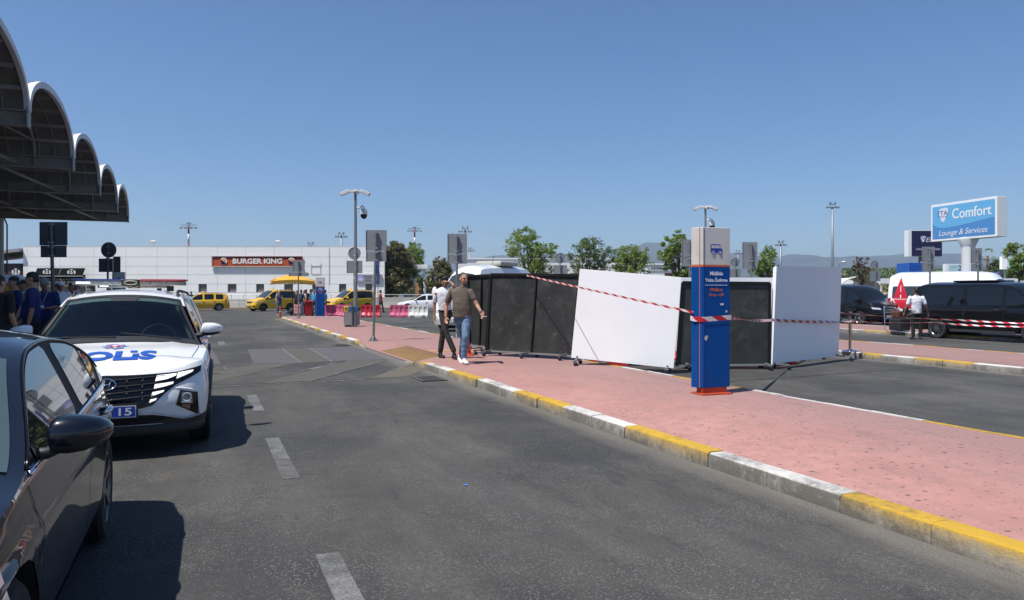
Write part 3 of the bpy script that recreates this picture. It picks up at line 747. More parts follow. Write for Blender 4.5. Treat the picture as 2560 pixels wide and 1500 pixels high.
def spec_van(L=5.1, W=1.93, H=1.91, cowlz=1.2): return Car(
    top=[(-L/2+.0, H-.22), (-L/2+.12, H-.06), (-L/2+.5, H), (0, H), (.75, H-.05), (1.05, H-.16), (1.85, cowlz), (2.1, cowlz-.08), (L/2-.2, cowlz-.22)],
    belt=[(-L/2, 1.12), (0, 1.09), (1.5, 1.05), (2.1, .93)], plan=[(-L/2+.15, W/2-.07), (-1.4, W/2), (1.2, W/2), (L/2-.5, W/2-.05)],
    axf=L/2-.98, axr=L/2-.98-3.2*L/5.14, Rw=.345, sill=.27, xf=L/2-.50, df=[(.2, .40), (.55, .5), (1.0, .34)], xr=-L/2+.13, dr=[(.2, .11), (.6, .13), (1.2, .08)], tumble=.13, hdr=1.05, cowl=1.86, rhdr=-L/2+.13, rbot=-L/2+.13, drop=.09)
def lamps_simple(s, root, zf=.74, yf=.55, tail=True):
    for sg in (1, -1):
        mb = MB(); decal(mb, [(sg * (yf - .13), zf - .05), (sg * (yf + .22), zf - .02), (sg * (yf + .25), zf + .07), (sg * (yf - .10), zf + .04)], lambda y, z: s.capp(y, z, 1, .008), 2)
        mb.build('headlight', M_LAMP, root, smooth=True)
        if tail:
            mb = MB(); a = s.xr + .02
            rows = [[s.side(x, z, sg, .01) for z in (s.zb(a) - .18, s.zb(a) - .05, s.zb(a) + .06)] for x in (a, a + .06, a + .12)]; mb.grid(rows)
            mb.build('tail_light', M_RED, root)
def grille_simple(s, root, z0, z1, w, m=M_GLOSSB, bars=3):
    mb = MB(); mb.m(m); decal(mb, [(-w, z0), (w, z0), (w * 1.05, z1), (-w * 1.05, z1)], lambda y, z: s.capp(y, z, 1, .006), 2)
    mb.m(M_CHROME)
    for k in range(bars):
        z = lerp(z0, z1, (k + .5) / bars); mb.tube([s.capp(lerp(-w, w, j / 8), z, 1, .012) for j in range(9)], .006, 5)
    return mb.build('grille', None, root)
# ---- police SUV ------------------------------------------------------------------------------------------
M_WHITE = mat('white_car_paint', (0.80, 0.80, 0.79), .22, coat=1.0)
M_PBLUE = mat('police_blue', (0.012, 0.075, 0.42), .3, coat=.5)
M_DRL = mat('daytime_light', (0.9, 0.86, 0.84), .25, emit=((1, .93, .9), .55))
M_LRED = mat('lightbar_red', (0.35, 0.02, 0.02), .2, coat=1); M_LBLUE = mat('lightbar_blue', (0.02, 0.03, 0.16), .2, coat=1)
M_LCLR = mat('lightbar_clear', (0.38, 0.40, 0.37), .25, coat=1, var=.5, vscale=30)
M_WS = bpy.data.materials.new('windscreen'); M_WS.use_nodes = True
_nt = M_WS.node_tree; _k = NT(_nt); _o = _nt.nodes['Material Output']; _nt.nodes.remove(_nt.nodes['Principled BSDF'])
_gl = _k.n('ShaderNodeBsdfGlossy'); _gl.inputs['Roughness'].default_value = .02; _gl.inputs['Color'].default_value = (.8, .9, .88, 1)
_tr = _k.n('ShaderNodeBsdfTransparent'); _tr.inputs['Color'].default_value = (.27, .33, .32, 1)
_fr = _k.n('ShaderNodeFresnel'); _fr.inputs['IOR'].default_value = 1.5; _mx = _k.n('ShaderNodeMixShader')
_k.l(_fr.outputs[0], _mx.inputs[0]); _k.l(_tr.outputs[0], _mx.inputs[1]); _k.l(_gl.outputs[0], _mx.inputs[2]); _k.l(_mx.outputs[0], _o.inputs['Surface'])
def hood_suv(x, y):
    if x < 1.0: return 0
    a = abs(y); q = max(0, min(1, (x - 1.0) / .3)); r = .46 + .10 * (1.9 - x)
    return q * (.016 * math.exp(-((a - r) / .05) ** 2) - .012 * max(0, 1 - a / r) ** .5)
suv = Car(top=[(-2.1, 1.12), (-1.95, 1.34), (-1.75, 1.50), (-1.2, 1.585), (-.5, 1.61), (0.05, 1.585), (.30, 1.52), (1.12, 1.06), (1.5, 1.00), (1.78, .945)],
    belt=[(-2.1, 1.08), (-1, 1.07), (0, 1.03), (1.0, 1.0), (1.4, .965), (1.78, .895)], plan=[(-2.0, .84), (-1.34, .925), (-.6, .865), (.45, .855), (1.0,.885), (1.34, .932), (1.77, .895)],
    axf=1.34, axr=-1.34, Rw=.355, sill=.30, xf=1.775, df=[(.2, .36), (.3, .43), (.5, .47), (.62, .455), (.8, .40), (.9, .35)], xr=-1.80, dr=[(.2, .40), (.6, .46), (1.1, .30)],
    warp=.10, hood=hood_suv, hdr=.30, cowl=1.12, rhdr=-1.72, rbot=-2.0, nsq=3.0, Ra=.42, tumble=.36)
t = thing('police_suv', 'white police SUV facing the camera with its grille behind the dark saloon', 'police car', UV(7.86 + 2.24, -.83, 0), HEAD_DN, 'white police SUVs parked nose to tail')
police = t
suv.body(M_WHITE, t, skip_ws=True); suv.under(t)
wheels(suv, t, M_DRIM, 5, 0)
C0 = UV(7.86, -.83, 0)
def fc(x, y, k=.18963, ox=240, oy=880, zfix=None):     # photo position on the front -> car (y, z)
    px, py = ox + k * x, oy + k * y; yl = .3
    for _ in range(20):
        back = .36 * yl * yl; D = C0.y + .925 * back + .381 * yl
        X = (px - 1280) / FPX * D; yl = yl * .3 + .7 * ((X - C0.x + .381 * back) / .925)
    return yl, CAMZ - (py - HOR) / FPX * D
def fpoly(pts): return [(lambda q: (q[0], suv.unwarp(q[0], q[1])))(fc(*p)) for p in pts]
def both(name, m, pts, off=.006, sub=2, par=t, **kw):
    out = []
    for sg in (1, -1):
        mb = MB(); decal(mb, [(sg * y, z) for y, z in fpoly(pts)], lambda y, z: suv.capp(y, z, 1, off), sub); out.append(mb.build(name, m, par, smooth=True))
    return out
# the car's left is at the photo's right
# black lower bumper, intake, silver line
low = [(.0, .44), (.25, .45), (.5, .455), (.78, .385), (.865, .40), (.91, .43), (.90, .25), (.5, .235), (0, .225)]
mb = MB()
for sg in (1, -1):
    rows = []
    for k in range(25):
        y = lerp(0, .868, k / 24); zt_ = pl([(0, .41), (.25, .415), (.4, .41), (.66, .345), (.72, .345), (.868, .375)], y); rows.append([suv.capp(sg * y, lerp(.302, zt_, j / 5), 1, .008) for j in range(6)])
    mb.grid(rows)
mb.build('bumper_cladding', M_BLK, t, smooth=True)
mb = MB()    # lower lip below the bumper
rows = []
for k in range(33):
    y = lerp(-.86, .86, k / 32); p = suv.capp(y, .302, 1, .0); rows.append([p + Vector((.012, 0, .01)), p + Vector((.03, 0, -.03)), p + Vector((.0, 0, -.085)), p + Vector((-.2, 0, -.075))])
mb.grid(rows); mb.build('front_lip', M_BLK, t, smooth=True)
mb = MB(); yy = [lerp(-.80, .80, k / 40) for k in range(41)]
mb.tube([suv.capp(y, pl([(0, .425), (.25, .43), (.4, .425), (.66, .36), (.72, .36), (.82, .385)], abs(y)), 1, .012) for y in yy], .009, 6)
mb.tube([suv.capp(y * .6, .325, 1, .016) for y in yy], .005, 5)
mb.build('bumper_trim', M_SILVER, t, smooth=True)
mb = MB()
rows = [[suv.capp(lerp(-1, 1, k / 20) * w_, z_, 1, .011) for k in range(21)] for w_, z_ in ((.36, .335), (.5, .36), (.62, .38), (.42, .402))]
mb.grid(rows); mb.build('air_intake', M_UNDER, t)
# grille
zi = lambda y, z: suv.unwarp(y, z)
gr = [(-200, 338), (0, 334), (800, 292), (1060, 262), (1385, 176), (1375, 250), (1200, 350), (1045, 430), (900, 545), (750, 695), (600, 735), (300, 758), (0, 765), (-200, 768)]
half = [(max(0.0, q[0]), q[1]) for q in [(lambda q: (q[0], suv.unwarp(*q)))(fc(*p)) for p in gr]]
half[0] = (0, half[1][1]); half[-1] = (0, half[-2][1])
half = [half[0]] + [q for q in half[1:-1] if q[0] > .03] + [half[-1]]
for sg in (1,):
    mb = MB()
    for s_ in (1, -1): decal(mb, [(s_ * y, z) for y, z in half], lambda y, z: suv.capp(y, z, 1, .006), 3)
    grille = mb.build('grille', M_GLOSSB, t, smooth=True)
def gpt(x, y, off):
    yl, z = fc(x, y); return suv.capp(yl, suv.unwarp(yl, z), 1, off)
mb = MB()     # wing-like slats
def fcz(y, z): return y, suv.unwarp(y, z)
for r_, zc in enumerate((.735, .675, .62, .565)):
    w = (.50, .47, .43, .40)[r_]
    for s_ in (1, -1):
        pts = [suv.capp(s_ * lerp(.0, w, k / 10), suv.unwarp(lerp(.0, w, k / 10), zc + .03 * (k / 10)), 1, .012) for k in range(11)]
        mb.tube(pts, .0065, 5)
for yv in (.06, .19, .32):
    for s_ in (1, -1):
        for zc in (.75, .695, .64, .585):
            a = suv.capp(s_ * yv, suv.unwarp(yv, zc), 1, .012); b = suv.capp(s_ * (yv - .03), suv.unwarp(yv - .03, zc - .05), 1, .012); mb.tube([a, b], .004, 4)
mb.build('grille_slats', mat('grille_metal', (.035, .035, .038), .35, .4), grille, smooth=True)
mb = MB()     # emblem ring with a slanted H
rg = [(.085 * math.cos(2 * math.pi * k / 24), .048 * math.sin(2 * math.pi * k / 24)) for k in range(25)]
ez = .70
mb.tube([suv.capp(y, suv.unwarp(y, ez + z), 1, .022) for y, z in rg], .007, 6, caps=False)
for a, b in (((-.045, -.035), (-.02, .036)), ((.045, .035), (.02, -.036)), ((-.03, -.006), (.03, .008))): mb.tube([suv.capp(q[0], suv.unwarp(q[0], ez + q[1]), 1, .022) for q in (a, b)], .007, 6)
mb.build('badge', M_CHROME, grille, smooth=True)
for strip in ([(800, 322), (1062, 284), (1052, 312), (930, 360), (778, 392)], [(775, 430), (1022, 388), (1015, 415), (900, 455), (763, 487)], [(745, 530), (902, 498), (888, 522), (728, 582)], [(716, 620), (806, 598), (790, 626), (703, 665)]):
    both('daytime_light', M_DRL, strip, .016, 1)
both('headlight', M_DRL, [(1078, 275), (1280, 234), (1262, 262), (1056, 352)], .016, 1)
both('lamp_recess', M_GLOSSB, [(1110, 488), (1338, 515), (1356, 812), (1058, 680)], .005, 2)
hl = both('low_beam_lamp', mat('lamp_dark', (.10, .12, .14), .08, .3, coat=1), [(1125, 512), (1262, 520), (1272, 660), (1118, 650)], .012, 1)
for h_, s_ in zip(hl, (1, -1)):
    mb = MB(); yl, z = fc(1190, 575); c = suv.capp(s_ * yl, suv.unwarp(yl, z), 1, .02); mb.tube([c + Vector((.002, .038 * math.cos(a), .038 * math.sin(a))) for a in [2 * math.pi * k / 20 for k in range(21)]], .005, 5, caps=False)
    yl, z = fc(1180, 638); c = suv.capp(s_ * yl, suv.unwarp(yl, z), 1, .02); mb.box(c, (.01, .09, .016)); mb.build('projector', M_LAMP, h_, smooth=30)
both('reflector', mat('reflector_amber', (.30, .12, .09), .2, coat=1), [(1130, 690), (1230, 735), (1240, 672), (1140, 665)], .010, 1)
# crease shadows of the bumper: a raised fold above the lamp pocket
for s_ in (1, -1):
    mb = MB(); pts = [(975, 470), (1110, 462), (1250, 478), (1345, 515)]; mb.tube([(lambda q: suv.capp(s_ * q[0], suv.unwarp(*q), 1, -.002))(fc(*p)) for p in pts], [.004, .010, .011, .006], 8)
    mb.build('bumper_fold', M_WHITE, t, smooth=True)
plate(suv, t, '16 TDS 15'.replace('16 TDS', '07 A'), 1, .47, blue=True, off=.03)
# hood text, emblem, fender hatching
mb = MB(); xo, xi = 1.93, 1.58      # front edge and rear edge of the letters
def hoodmap(a, b):      # a: -.41..+.41 (reads left to right from the front), b: 0..1 upward
    x = lerp(xo, xi, b); y = a
    if x > suv.xf:
        q = (x - suv.xf) / (suv.capp(y, suv.zb(suv.xf), 1).x - suv.xf); base = suv.roof(suv.xf, y); tp = suv.capp(y, suv.zb(suv.xf), 1)
        return Vector((x, y, lerp(base.z, tp.z, q ** 2) + .006))
    return suv.roof(x, y, .006)
vs, fs = text_fit('POL\u0131S', -.41, 0, .41, 1, bold=.045)
def refine(vs, fs, fn, cuts=1):
    bm = bmesh.new(); bv = [bm.verts.new((v.x, v.y, 0)) for v in vs]
    for f in fs:
        try: bm.faces.new([bv[i] for i in f])
        except Exception: pass
    bmesh.ops.triangulate(bm, faces=bm.faces)
    for _ in range(cuts): bmesh.ops.subdivide_edges(bm, edges=bm.edges, cuts=1, use_grid_fill=True)
    bm.verts.index_update(); out = ([fn(v.co.x, v.co.y) for v in bm.verts], [tuple(v.index for v in f.verts) for f in bm.faces]); bm.free(); return out
mb.add(*refine(vs, fs, hoodmap, 2))
decal(mb, [(.165, .82), (.23, .82), (.222, 1.02), (.157, 1.02)], hoodmap, 1)
mb.build('lettering', M_PBLUE, t)
em = MB(); em.m(M_PBLUE)
def emap(a, b): return suv.roof(1.37 - b, a, .006)
star = [(lambda r, an: (r * math.cos(an) * 1.05, r * math.sin(an)))((.125 if k % 2 == 0 else .075), math.pi * k / 8) for k in range(16)]
em.m(mat('emblem_blue', (.16, .2, .42), .4)); decal(em, star, emap, 1)
em.m(mat('emblem_white', (.7, .7, .72), .4)); decal(em, [(.0, -.1), (.02, -.06), (.0, .1), (-.02, .06)], lambda a, b: emap(a, b) + Vector((0, 0, .002)))
em.m(mat('emblem_red', (.55, .03, .03), .4)); decal(em, circle(0, 0, .052, 20), lambda a, b: emap(a, b) + Vector((0, 0, .004)), 1)
em.m(mat('emblem_white', (.7, .7, .72), .4)); decal(em, [(.028 * math.cos(a) - .0, .028 * math.sin(a)) for a in [R(40) + R(280) * k / 14 for k in range(15)]] + [(.02 * math.cos(a) + .008, .02 * math.sin(a)) for a in [R(320) - R(280) * k / 14 for k in range(15)]], lambda a, b: emap(a, b) + Vector((0, 0, .006)))
em.build('emblem', None, t)
for sg in (1, -1):
    mb = MB()
    for k in range(9):
        z0 = .70 + k * .028; decal(mb, [(1.52 - k * .02, z0), (1.30 - k * .02, z0 + .05), (1.30 - k * .02, z0 + .064), (1.52 - k * .02, z0 + .014)], lambda x, z: suv.side(x, min(z, .955), sg, .006), 1)
    mb.build('side_stripes', M_PBLUE, t)
    mb = MB(); decal(mb, [(.9, .62), (-1.0, .62), (-1.0, .80), (.9, .80)], lambda x, z: suv.side(x, z, sg, .006), 3); mb.build('side_band', M_PBLUE, t)
    # windows
    suv.pane('window', M_GLASSD, t, .0, .93, sg); suv.pane('window', M_GLASSD, t, -.92, -.07, sg); suv.pane('window', M_GLASSD, t, -1.6, -1.0, sg)
    handle(suv, t, -.02, .93, M_WHITE, sg); handle(suv, t, -1.02, .95, M_WHITE, sg)
    mirror(suv, t, .80, 1.13, M_WHITE, sg, w=.23, h=.15, d=.16)
    # black wheel-arch cladding
    for a in (suv.axf, suv.axr):
        mb = MB(); rows = []
        for k in range(25):
            an = math.pi * (1 - k / 24) ; ca, sa = math.cos(an), math.sin(an)
            rows.append([suv.side(a + rr_ * ca, suv.Rw + rr_ * sa if True else 0, sg, of) for rr_, of in ((suv.Ra - .004, .0), (suv.Ra + .01, .022), (suv.Ra + .07, .02), (suv.Ra + .085, .0))])
        mb.grid(rows); mb.build('arch_cladding', M_BLK, t, smooth=True)
    mb = MB(); mb.box((0, sg * .885, .34), (1.8, .04, .16)); mb.build('sill_cladding', M_BLK, t, bevel=.01)
    # roof rail
    mb = MB(); xs_ = [lerp(.1, -1.75, k / 12) for k in range(13)]
    mb.tube([suv.side(x, suv.zr(x), sg, .0) + Vector((0, -sg * .05, .05 if 0 < k < 12 else .0)) for k, x in enumerate(xs_)], .018, 8); mb.build('roof_rail', M_BLK, t, smooth=True)
    # dark A-pillar strip next to the glass
    mb = MB(); rows = []
    for k in range(15):
        x = lerp(.24, 1.13, k / 14); y = suv.yside(x, suv.zr(x)); rows.append([suv.roof(x, sg * (y - .028), .005), suv.roof(x, sg * (y - .068), .012)])
    mb.grid(rows); mb.build('windscreen_seal', M_BLK, t)
    # bonnet gap
    mb = MB(); rows = []
    for k in range(13):
        x = lerp(1.10, 1.76, k / 12); y = suv.yside(x, suv.zb(x)) - lerp(.06, .10, k / 12); rows.append([suv.roof(x, sg * y, .002), suv.roof(x, sg * (y - .007), .002)])
    mb.grid(rows); mb.build('bonnet_gap', M_SEAM2, t)
mb = MB(); rows = []
for k in range(13):
    x = lerp(.285, 1.10, k / 12); y = suv.yside(x, suv.zr(x)) - .05; rows.append([suv.roof(x, lerp(-y, y, j / 14), .004) for j in range(15)])
mb.grid(rows); mb.build('windscreen', M_WS, t, smooth=True)
mb = MB()      # black frit along the bottom (cowl) and the top
for xa, xb in ((1.02, 1.17), (.25, .31)):
    rows = [[suv.roof(x, lerp(-1, 1, j / 14) * (suv.yside(x, suv.zr(x)) - .03), .008) for j in range(15)] for x in (xa, (xa + xb) / 2, xb)]; mb.grid(rows)
decal(mb, [(.31, -.16), (.31, .16), (.42, .12), (.42, -.12)], lambda x, y: suv.roof(x, y, .007), 1)
cw = mb.build('cowl', M_BLK, t, smooth=True)
mb = MB()
for a, b in (((1.06, .62), (.98, .02)), ((1.06, -.02), (.98, -.62))): mb.tube([suv.roof(a[0], a[1], .02), suv.roof(b[0], b[1], .022)], .008, 6)
mb.build('wiper', M_BLK, t)
# cabin
mb = MB(); rows = []
X_ = [lerp(-1.7, 1.10, k / 24) for k in range(25)]
for sg in (1, -1):
    rows = []
    for x in X_:
        b = suv.zb(x) - .25; zr_ = suv.zr(x) - .01; rows.append([suv.side(x, lerp(b, zr_, j / 5), sg, -.05) for j in range(6)])
    mb.grid(rows)
    rows = []
    for x in X_:
        if x > .33: continue
        yr = suv.yside(x, suv.zr(x)) - .03; rows.append([suv.roof(x, sg * yr * (1 - j / 5), -.035) for j in range(6)])
    mb.grid(rows)
mb.box((.96, 0, .92), (.5, 1.55, .16)); mb.box((0, 0, .62), (2.4, 1.5, .3)); mb.box((-1.6, 0, 1.1), (.05, 1.4, .5))
mb.build('cabin', M_INT, t)
mb = MB()
M_SEAT = mat('seat_fabric', (.03, .033, .038), .8)
for y in (.36, -.36):
    mb.box((-.05, y, .98), (.16, .5, .62), Matrix.Rotation(R(-12), 3, 'Y')); mb.box((-.16, y, 1.37), (.1, .26, .17))
mb.build('seat', M_SEAT, t, bevel=.04)
mb = MB(); mb.box((.34, 0, 1.38), (.04, .24, .075)); mb.tube([(.38, 0, 1.47), (.34, 0, 1.40)], .012, 6); mb.build('rear_view_mirror', mat('mirror_face', (.25, .26, .26), .1, .6), t, bevel=.01)
mb = MB(); c = Vector((.62, .37, 1.04)); q_ = Matrix.Rotation(R(62), 3, 'Y')
mb.tube([c + q_ @ Vector((.18 * math.cos(a), .18 * math.sin(a), 0)) for a in [2 * math.pi * k / 28 for k in range(29)]], .014, 8, caps=False); mb.bar(c + q_ @ Vector((0, -.17, 0)), c + q_ @ Vector((0, .17, 0)), .04, .02)
mb.build('steering_wheel', mat('wheel_rim_grey', (.08, .08, .085), .5), t, smooth=True)
for sg in (1, -1):
    mb = MB(); mb.tube([suv.roof(lerp(.42, 1.0, k / 6), sg * (suv.yside(lerp(.42, 1.0, k / 6), suv.zr(lerp(.42, 1.0, k / 6))) - .085), -.02) for k in range(7)], .022, 8)
    mb.build('pillar_trim', mat('pillar_beige', (.32, .36, .30), .7), t, smooth=True)
# light bar on feet
mb = MB(); z = 1.70; LBX = -.58
def lb(name, m, y0, y1, z0, z1, x0=LBX - .13, x1=LBX + .13, b=.015, par=None):
    mb = MB(); mb.box(((x0 + x1) / 2, (y0 + y1) / 2, (z0 + z1) / 2), (x1 - x0, y1 - y0, z1 - z0)); return mb.build(name, m, par or t, bevel=b)
bar = lb('light_bar', M_BLK, -.10, .10, 1.652, 1.735, b=.02)
lb('lens', M_LBLUE, -.66, -.10, 1.712, 1.738, par=bar); lb('lens', M_LCLR, -.64, -.10, 1.66, 1.712, par=bar, x0=LBX - .12, x1=LBX + .12, b=.01)
lb('lens', M_LRED, .10, .66, 1.712, 1.738, par=bar); lb('lens', mat('lightbar_smoke', (.30, .24, .21), .25, coat=1, var=.4, vscale=30), .10, .64, 1.66, 1.712, par=bar, x0=LBX - .12, x1=LBX + .12, b=.01)
lb('led_module', mat('led_lit', (.9, .9, .9), .3, emit=((.95, .97, 1), 1.6)), -.60, -.45, 1.68, 1.70, LBX + .119, LBX + .124, b=0, par=bar)
mb = MB(); mb.tube([(LBX + .128, 0.06 * math.cos(a) * 1.2, 1.692 + .024 * math.sin(a)) for a in [2 * math.pi * k / 20 for k in range(21)]], .008, 6, caps=False); mb.build('siren_ring', mat('beige_metal', (.35, .32, .25), .5), bar, smooth=True)
for y in (-.45, .45): MB().box((LBX, y, 1.62), (.12, .08, .07)).build('mounting_foot', M_BLK, bar)
mb = MB(); mb.box((-.15, -.42, 1.605), (.14, .07, .03), taper=.6); mb.box((-.17, -.42, 1.64), (.05, .035, .04), taper=.5); mb.build('antenna', M_BLK, t, bevel=.008)
lamp_r = MB(); decal(lamp_r, [(-.5, 1.0), (.5, 1.0), (.5, .93), (-.5, .93)], lambda y, z: suv.capp(y, z, -1, .008), 1); lamp_r.build('tail_light', M_RED, t)
suv.screen('rear_window', M_GLASSD, t, -1.98, -1.78, .1)
police2 = dup(t, UV(7.86 + 2.24 + 6.1, -1.25, 0), HEAD_DN, 'second white police SUV hidden behind the first, only its light bar and roof showing')
# ---- dark saloon in the foreground ----------------------------------------------------------------------
M_NAVY = mat('midnight_paint', (0.0055, 0.0075, 0.014), .3, .0, coat=1.0, spec=.12)
def hood_sed(x, y): return .012 * math.exp(-((abs(y) - .55) / .07) ** 2) * max(0, min(1, (x - .95) / .3)) if x > .95 else 0
GPS = [(0, .935), (.10, .965), (.3, .985), (.55, .99), (.70, 1.0), (.76, 1.0), (.84, .972), (.94, .957), (1.0, .945)]
sed = Car(top=[(-2.12, 1.06), (-1.8, 1.10), (-1.15, 1.32), (-.75, 1.395), (-.3, 1.42), (.02, 1.405), (.22, 1.36), (1.02, .99), (1.35, .94), (1.75, .84)],
    belt=[(-2.1, .98), (-1.4, .965), (-.4, .93), (.6, .90), (1.1, .875), (1.7, .76)], plan=[(-2.0, .78), (-1.3, .875), (-.5, .885), (.5, .885), (1.3, .885), (1.75, .82)],
    axf=1.32, axr=-1.32, Rw=.325, sill=.22, xf=1.75, df=[(.2, .42), (.5, .48), (.8, .38)], xr=-1.85, dr=[(.2, .30), (.6, .38), (1, .26)],
    hood=hood_sed, hdr=.20, cowl=1.02, rhdr=-1.1, rbot=-1.75, gp=GPS, Ra=.375, tumble=.42, drop=.085)
ts = thing('parked_saloon', 'dark navy saloon with chrome window trim parked nearest the camera at the left edge', 'car', UV(4.13, -.53 - .885, 0), HEAD_DN)
sed.body(M_NAVY, ts); sed.under(ts); wheels(sed, ts, M_DRIM, 5, 1)
M_WGL = mat('cabin_glass', (0.018, 0.022, 0.024), .015, spec=1.0, coat=.5)
for sg in (1, -1):
    sed.pane('window', M_WGL, ts, -.25, .80, sg, zlo=.035, zhi=.03, off=.005); sed.pane('window', M_WGL, ts, -1.02, -.43, sg, zlo=.035, zhi=.03, off=.005)
    sed.pane('quarter_window', M_WGL, ts, -1.42, -1.06, sg, zlo=.035, zhi=.035, off=.005)
    sed.pane('window_surround', mat('pillar_matt', (.006, .006, .006), .6, spec=.2), ts, -1.5, .86, sg, zlo=.012, zhi=.008, off=.002)
    mb = MB(); pts = [sed.side(lerp(-1.52, .92, k / 30), sed.zb(lerp(-1.52, .92, k / 30)) + .018, sg, .006) for k in range(31)]
    mb.tube(pts, .011, 6); mb.build('chrome_strip', M_CHROME, ts, smooth=True)
    mb = MB(); pts = [sed.side(x, max(sed.zr(x) - .012, sed.zb(x) + .018), sg, .004) for x in [lerp(-1.56, .92, k / 34) for k in range(35)]]; mb.tube(pts, .006, 6); mb.build('window_trim', M_GLOSSB, ts, smooth=True)
    handle(sed, ts, -.16, .82, M_CHROME, sg, .2); handle(sed, ts, -1.10, .84, M_CHROME, sg, .2)
    seams(sed, ts, [(.92, .98), (-.33, -.33), (-1.18, -1.2)])
    mirror(sed, ts, .68, .985, M_NAVY, sg, w=.215, h=.155, d=.19, m2=M_BLK)
    mb = MB(); decal(mb, [(1.02, .53), (1.0, .66), (.975, .66), (.99, .53)], lambda x, z: sed.side(x, z, sg, .008), 1); mb.build('fender_badge', M_CHROME, ts)
    mb = MB(); mb.grid([[sed.side(x, z, sg, .008) for z in (sed.zb(1.7) - .13, sed.zb(1.7) - .03)] for x in (1.45, 1.6, 1.74)]); mb.build('headlight', M_LAMP, ts, smooth=True)
    mb = MB(); decal(mb, [(sg * .45, .60), (sg * .76, .62), (sg * .78, .73), (sg * .5, .70)], lambda y, z: sed.capp(y, z, 1, .006), 2); mb.build('headlight', M_LAMP, ts, smooth=True)
    mb = MB(); mb.grid([[sed.side(lerp(-.9, .9, k / 10), z, sg, .006) for z in (.235, .285)] for k in range(11)]); mb.build('sill_trim', M_GLOSSB, ts)
    mb = MB(); rows = []
    for k in range(11):
        x = lerp(1.04, 1.74, k / 10); y = sed.yside(x, sed.zb(x)) - .07; rows.append([sed.roof(x, sg * y, .002), sed.roof(x, sg * (y - .006), .002)])
    mb.grid(rows); mb.build('bonnet_gap', M_SEAM2, ts)
sed.screen('windscreen', mat('windscreen_green', (.05, .075, .07), .02, spec=1, coat=1), ts, .26, .98, .05)
sed.screen('rear_window', M_GLASSD, ts, -1.72, -1.16, .08); sed.screen('sunroof', M_GLASSD, ts, -.62, .0, .22, off=.004)
grille_simple(sed, ts, .42, .66, .42); plate(sed, ts, '34 KV 2107', 1, .38)
# ---------------------------------------------------------------- canopy: barrel vaults on beams
M_STEEL = mat('canopy_steel', (0.27, 0.255, 0.225), .55, var=.12, vscale=2)
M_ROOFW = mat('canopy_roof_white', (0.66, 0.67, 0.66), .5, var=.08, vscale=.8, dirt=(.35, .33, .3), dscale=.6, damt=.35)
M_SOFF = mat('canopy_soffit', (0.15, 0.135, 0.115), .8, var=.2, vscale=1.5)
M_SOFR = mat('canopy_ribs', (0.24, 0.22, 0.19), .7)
SV, BAY, U00 = 5.65, 10.0, 5.46 * 5.65       # edge distance left of the lane axis, bay length, first visible beam
BT, BB = 7.93, 7.38                           # beam top and bottom
DEEP = 30.0
cano = thing('entrance_canopy', 'large terminal canopy of white barrel vaults on dark steel beams over the left pavement', 'canopy', (0, 0, 0))
beams_u = [U00 + BAY * k for k in (-3, -2, -1, 0, 1, 2, 3)] + [U00 + BAY * 3 + 8.8]
for i, u in enumerate(beams_u):
    mb = MB(); a = UV(u, -SV, 0); b = UV(u, -SV - DEEP, 0); h = BT - BB
    mb.bar(a + Vector((0, 0, BT - .03)), b + Vector((0, 0, BT - .03)), .42, .05); mb.bar(a + Vector((0, 0, BB + .03)), b + Vector((0, 0, BB + .03)), .42, .05)
    mb.bar(a + Vector((0, 0, (BT + BB) / 2)), b + Vector((0, 0, (BT + BB) / 2)), .03, h - .1)
    k = 0
    while k * 1.5 < DEEP:
        c = UV(u, -SV - .06 - k * 1.5, (BT + BB) / 2); mb.box(c, (.03, .38, h - .1), rz=math.atan2(N.y, N.x)); k += 1
    mb.box(UV(u, -SV + .02, (BT + BB) / 2 + .02), (.05, .55, h + .12), rz=math.atan2(N.y, N.x))
    mb.build('beam', M_STEEL, cano)
RISE = 1.75
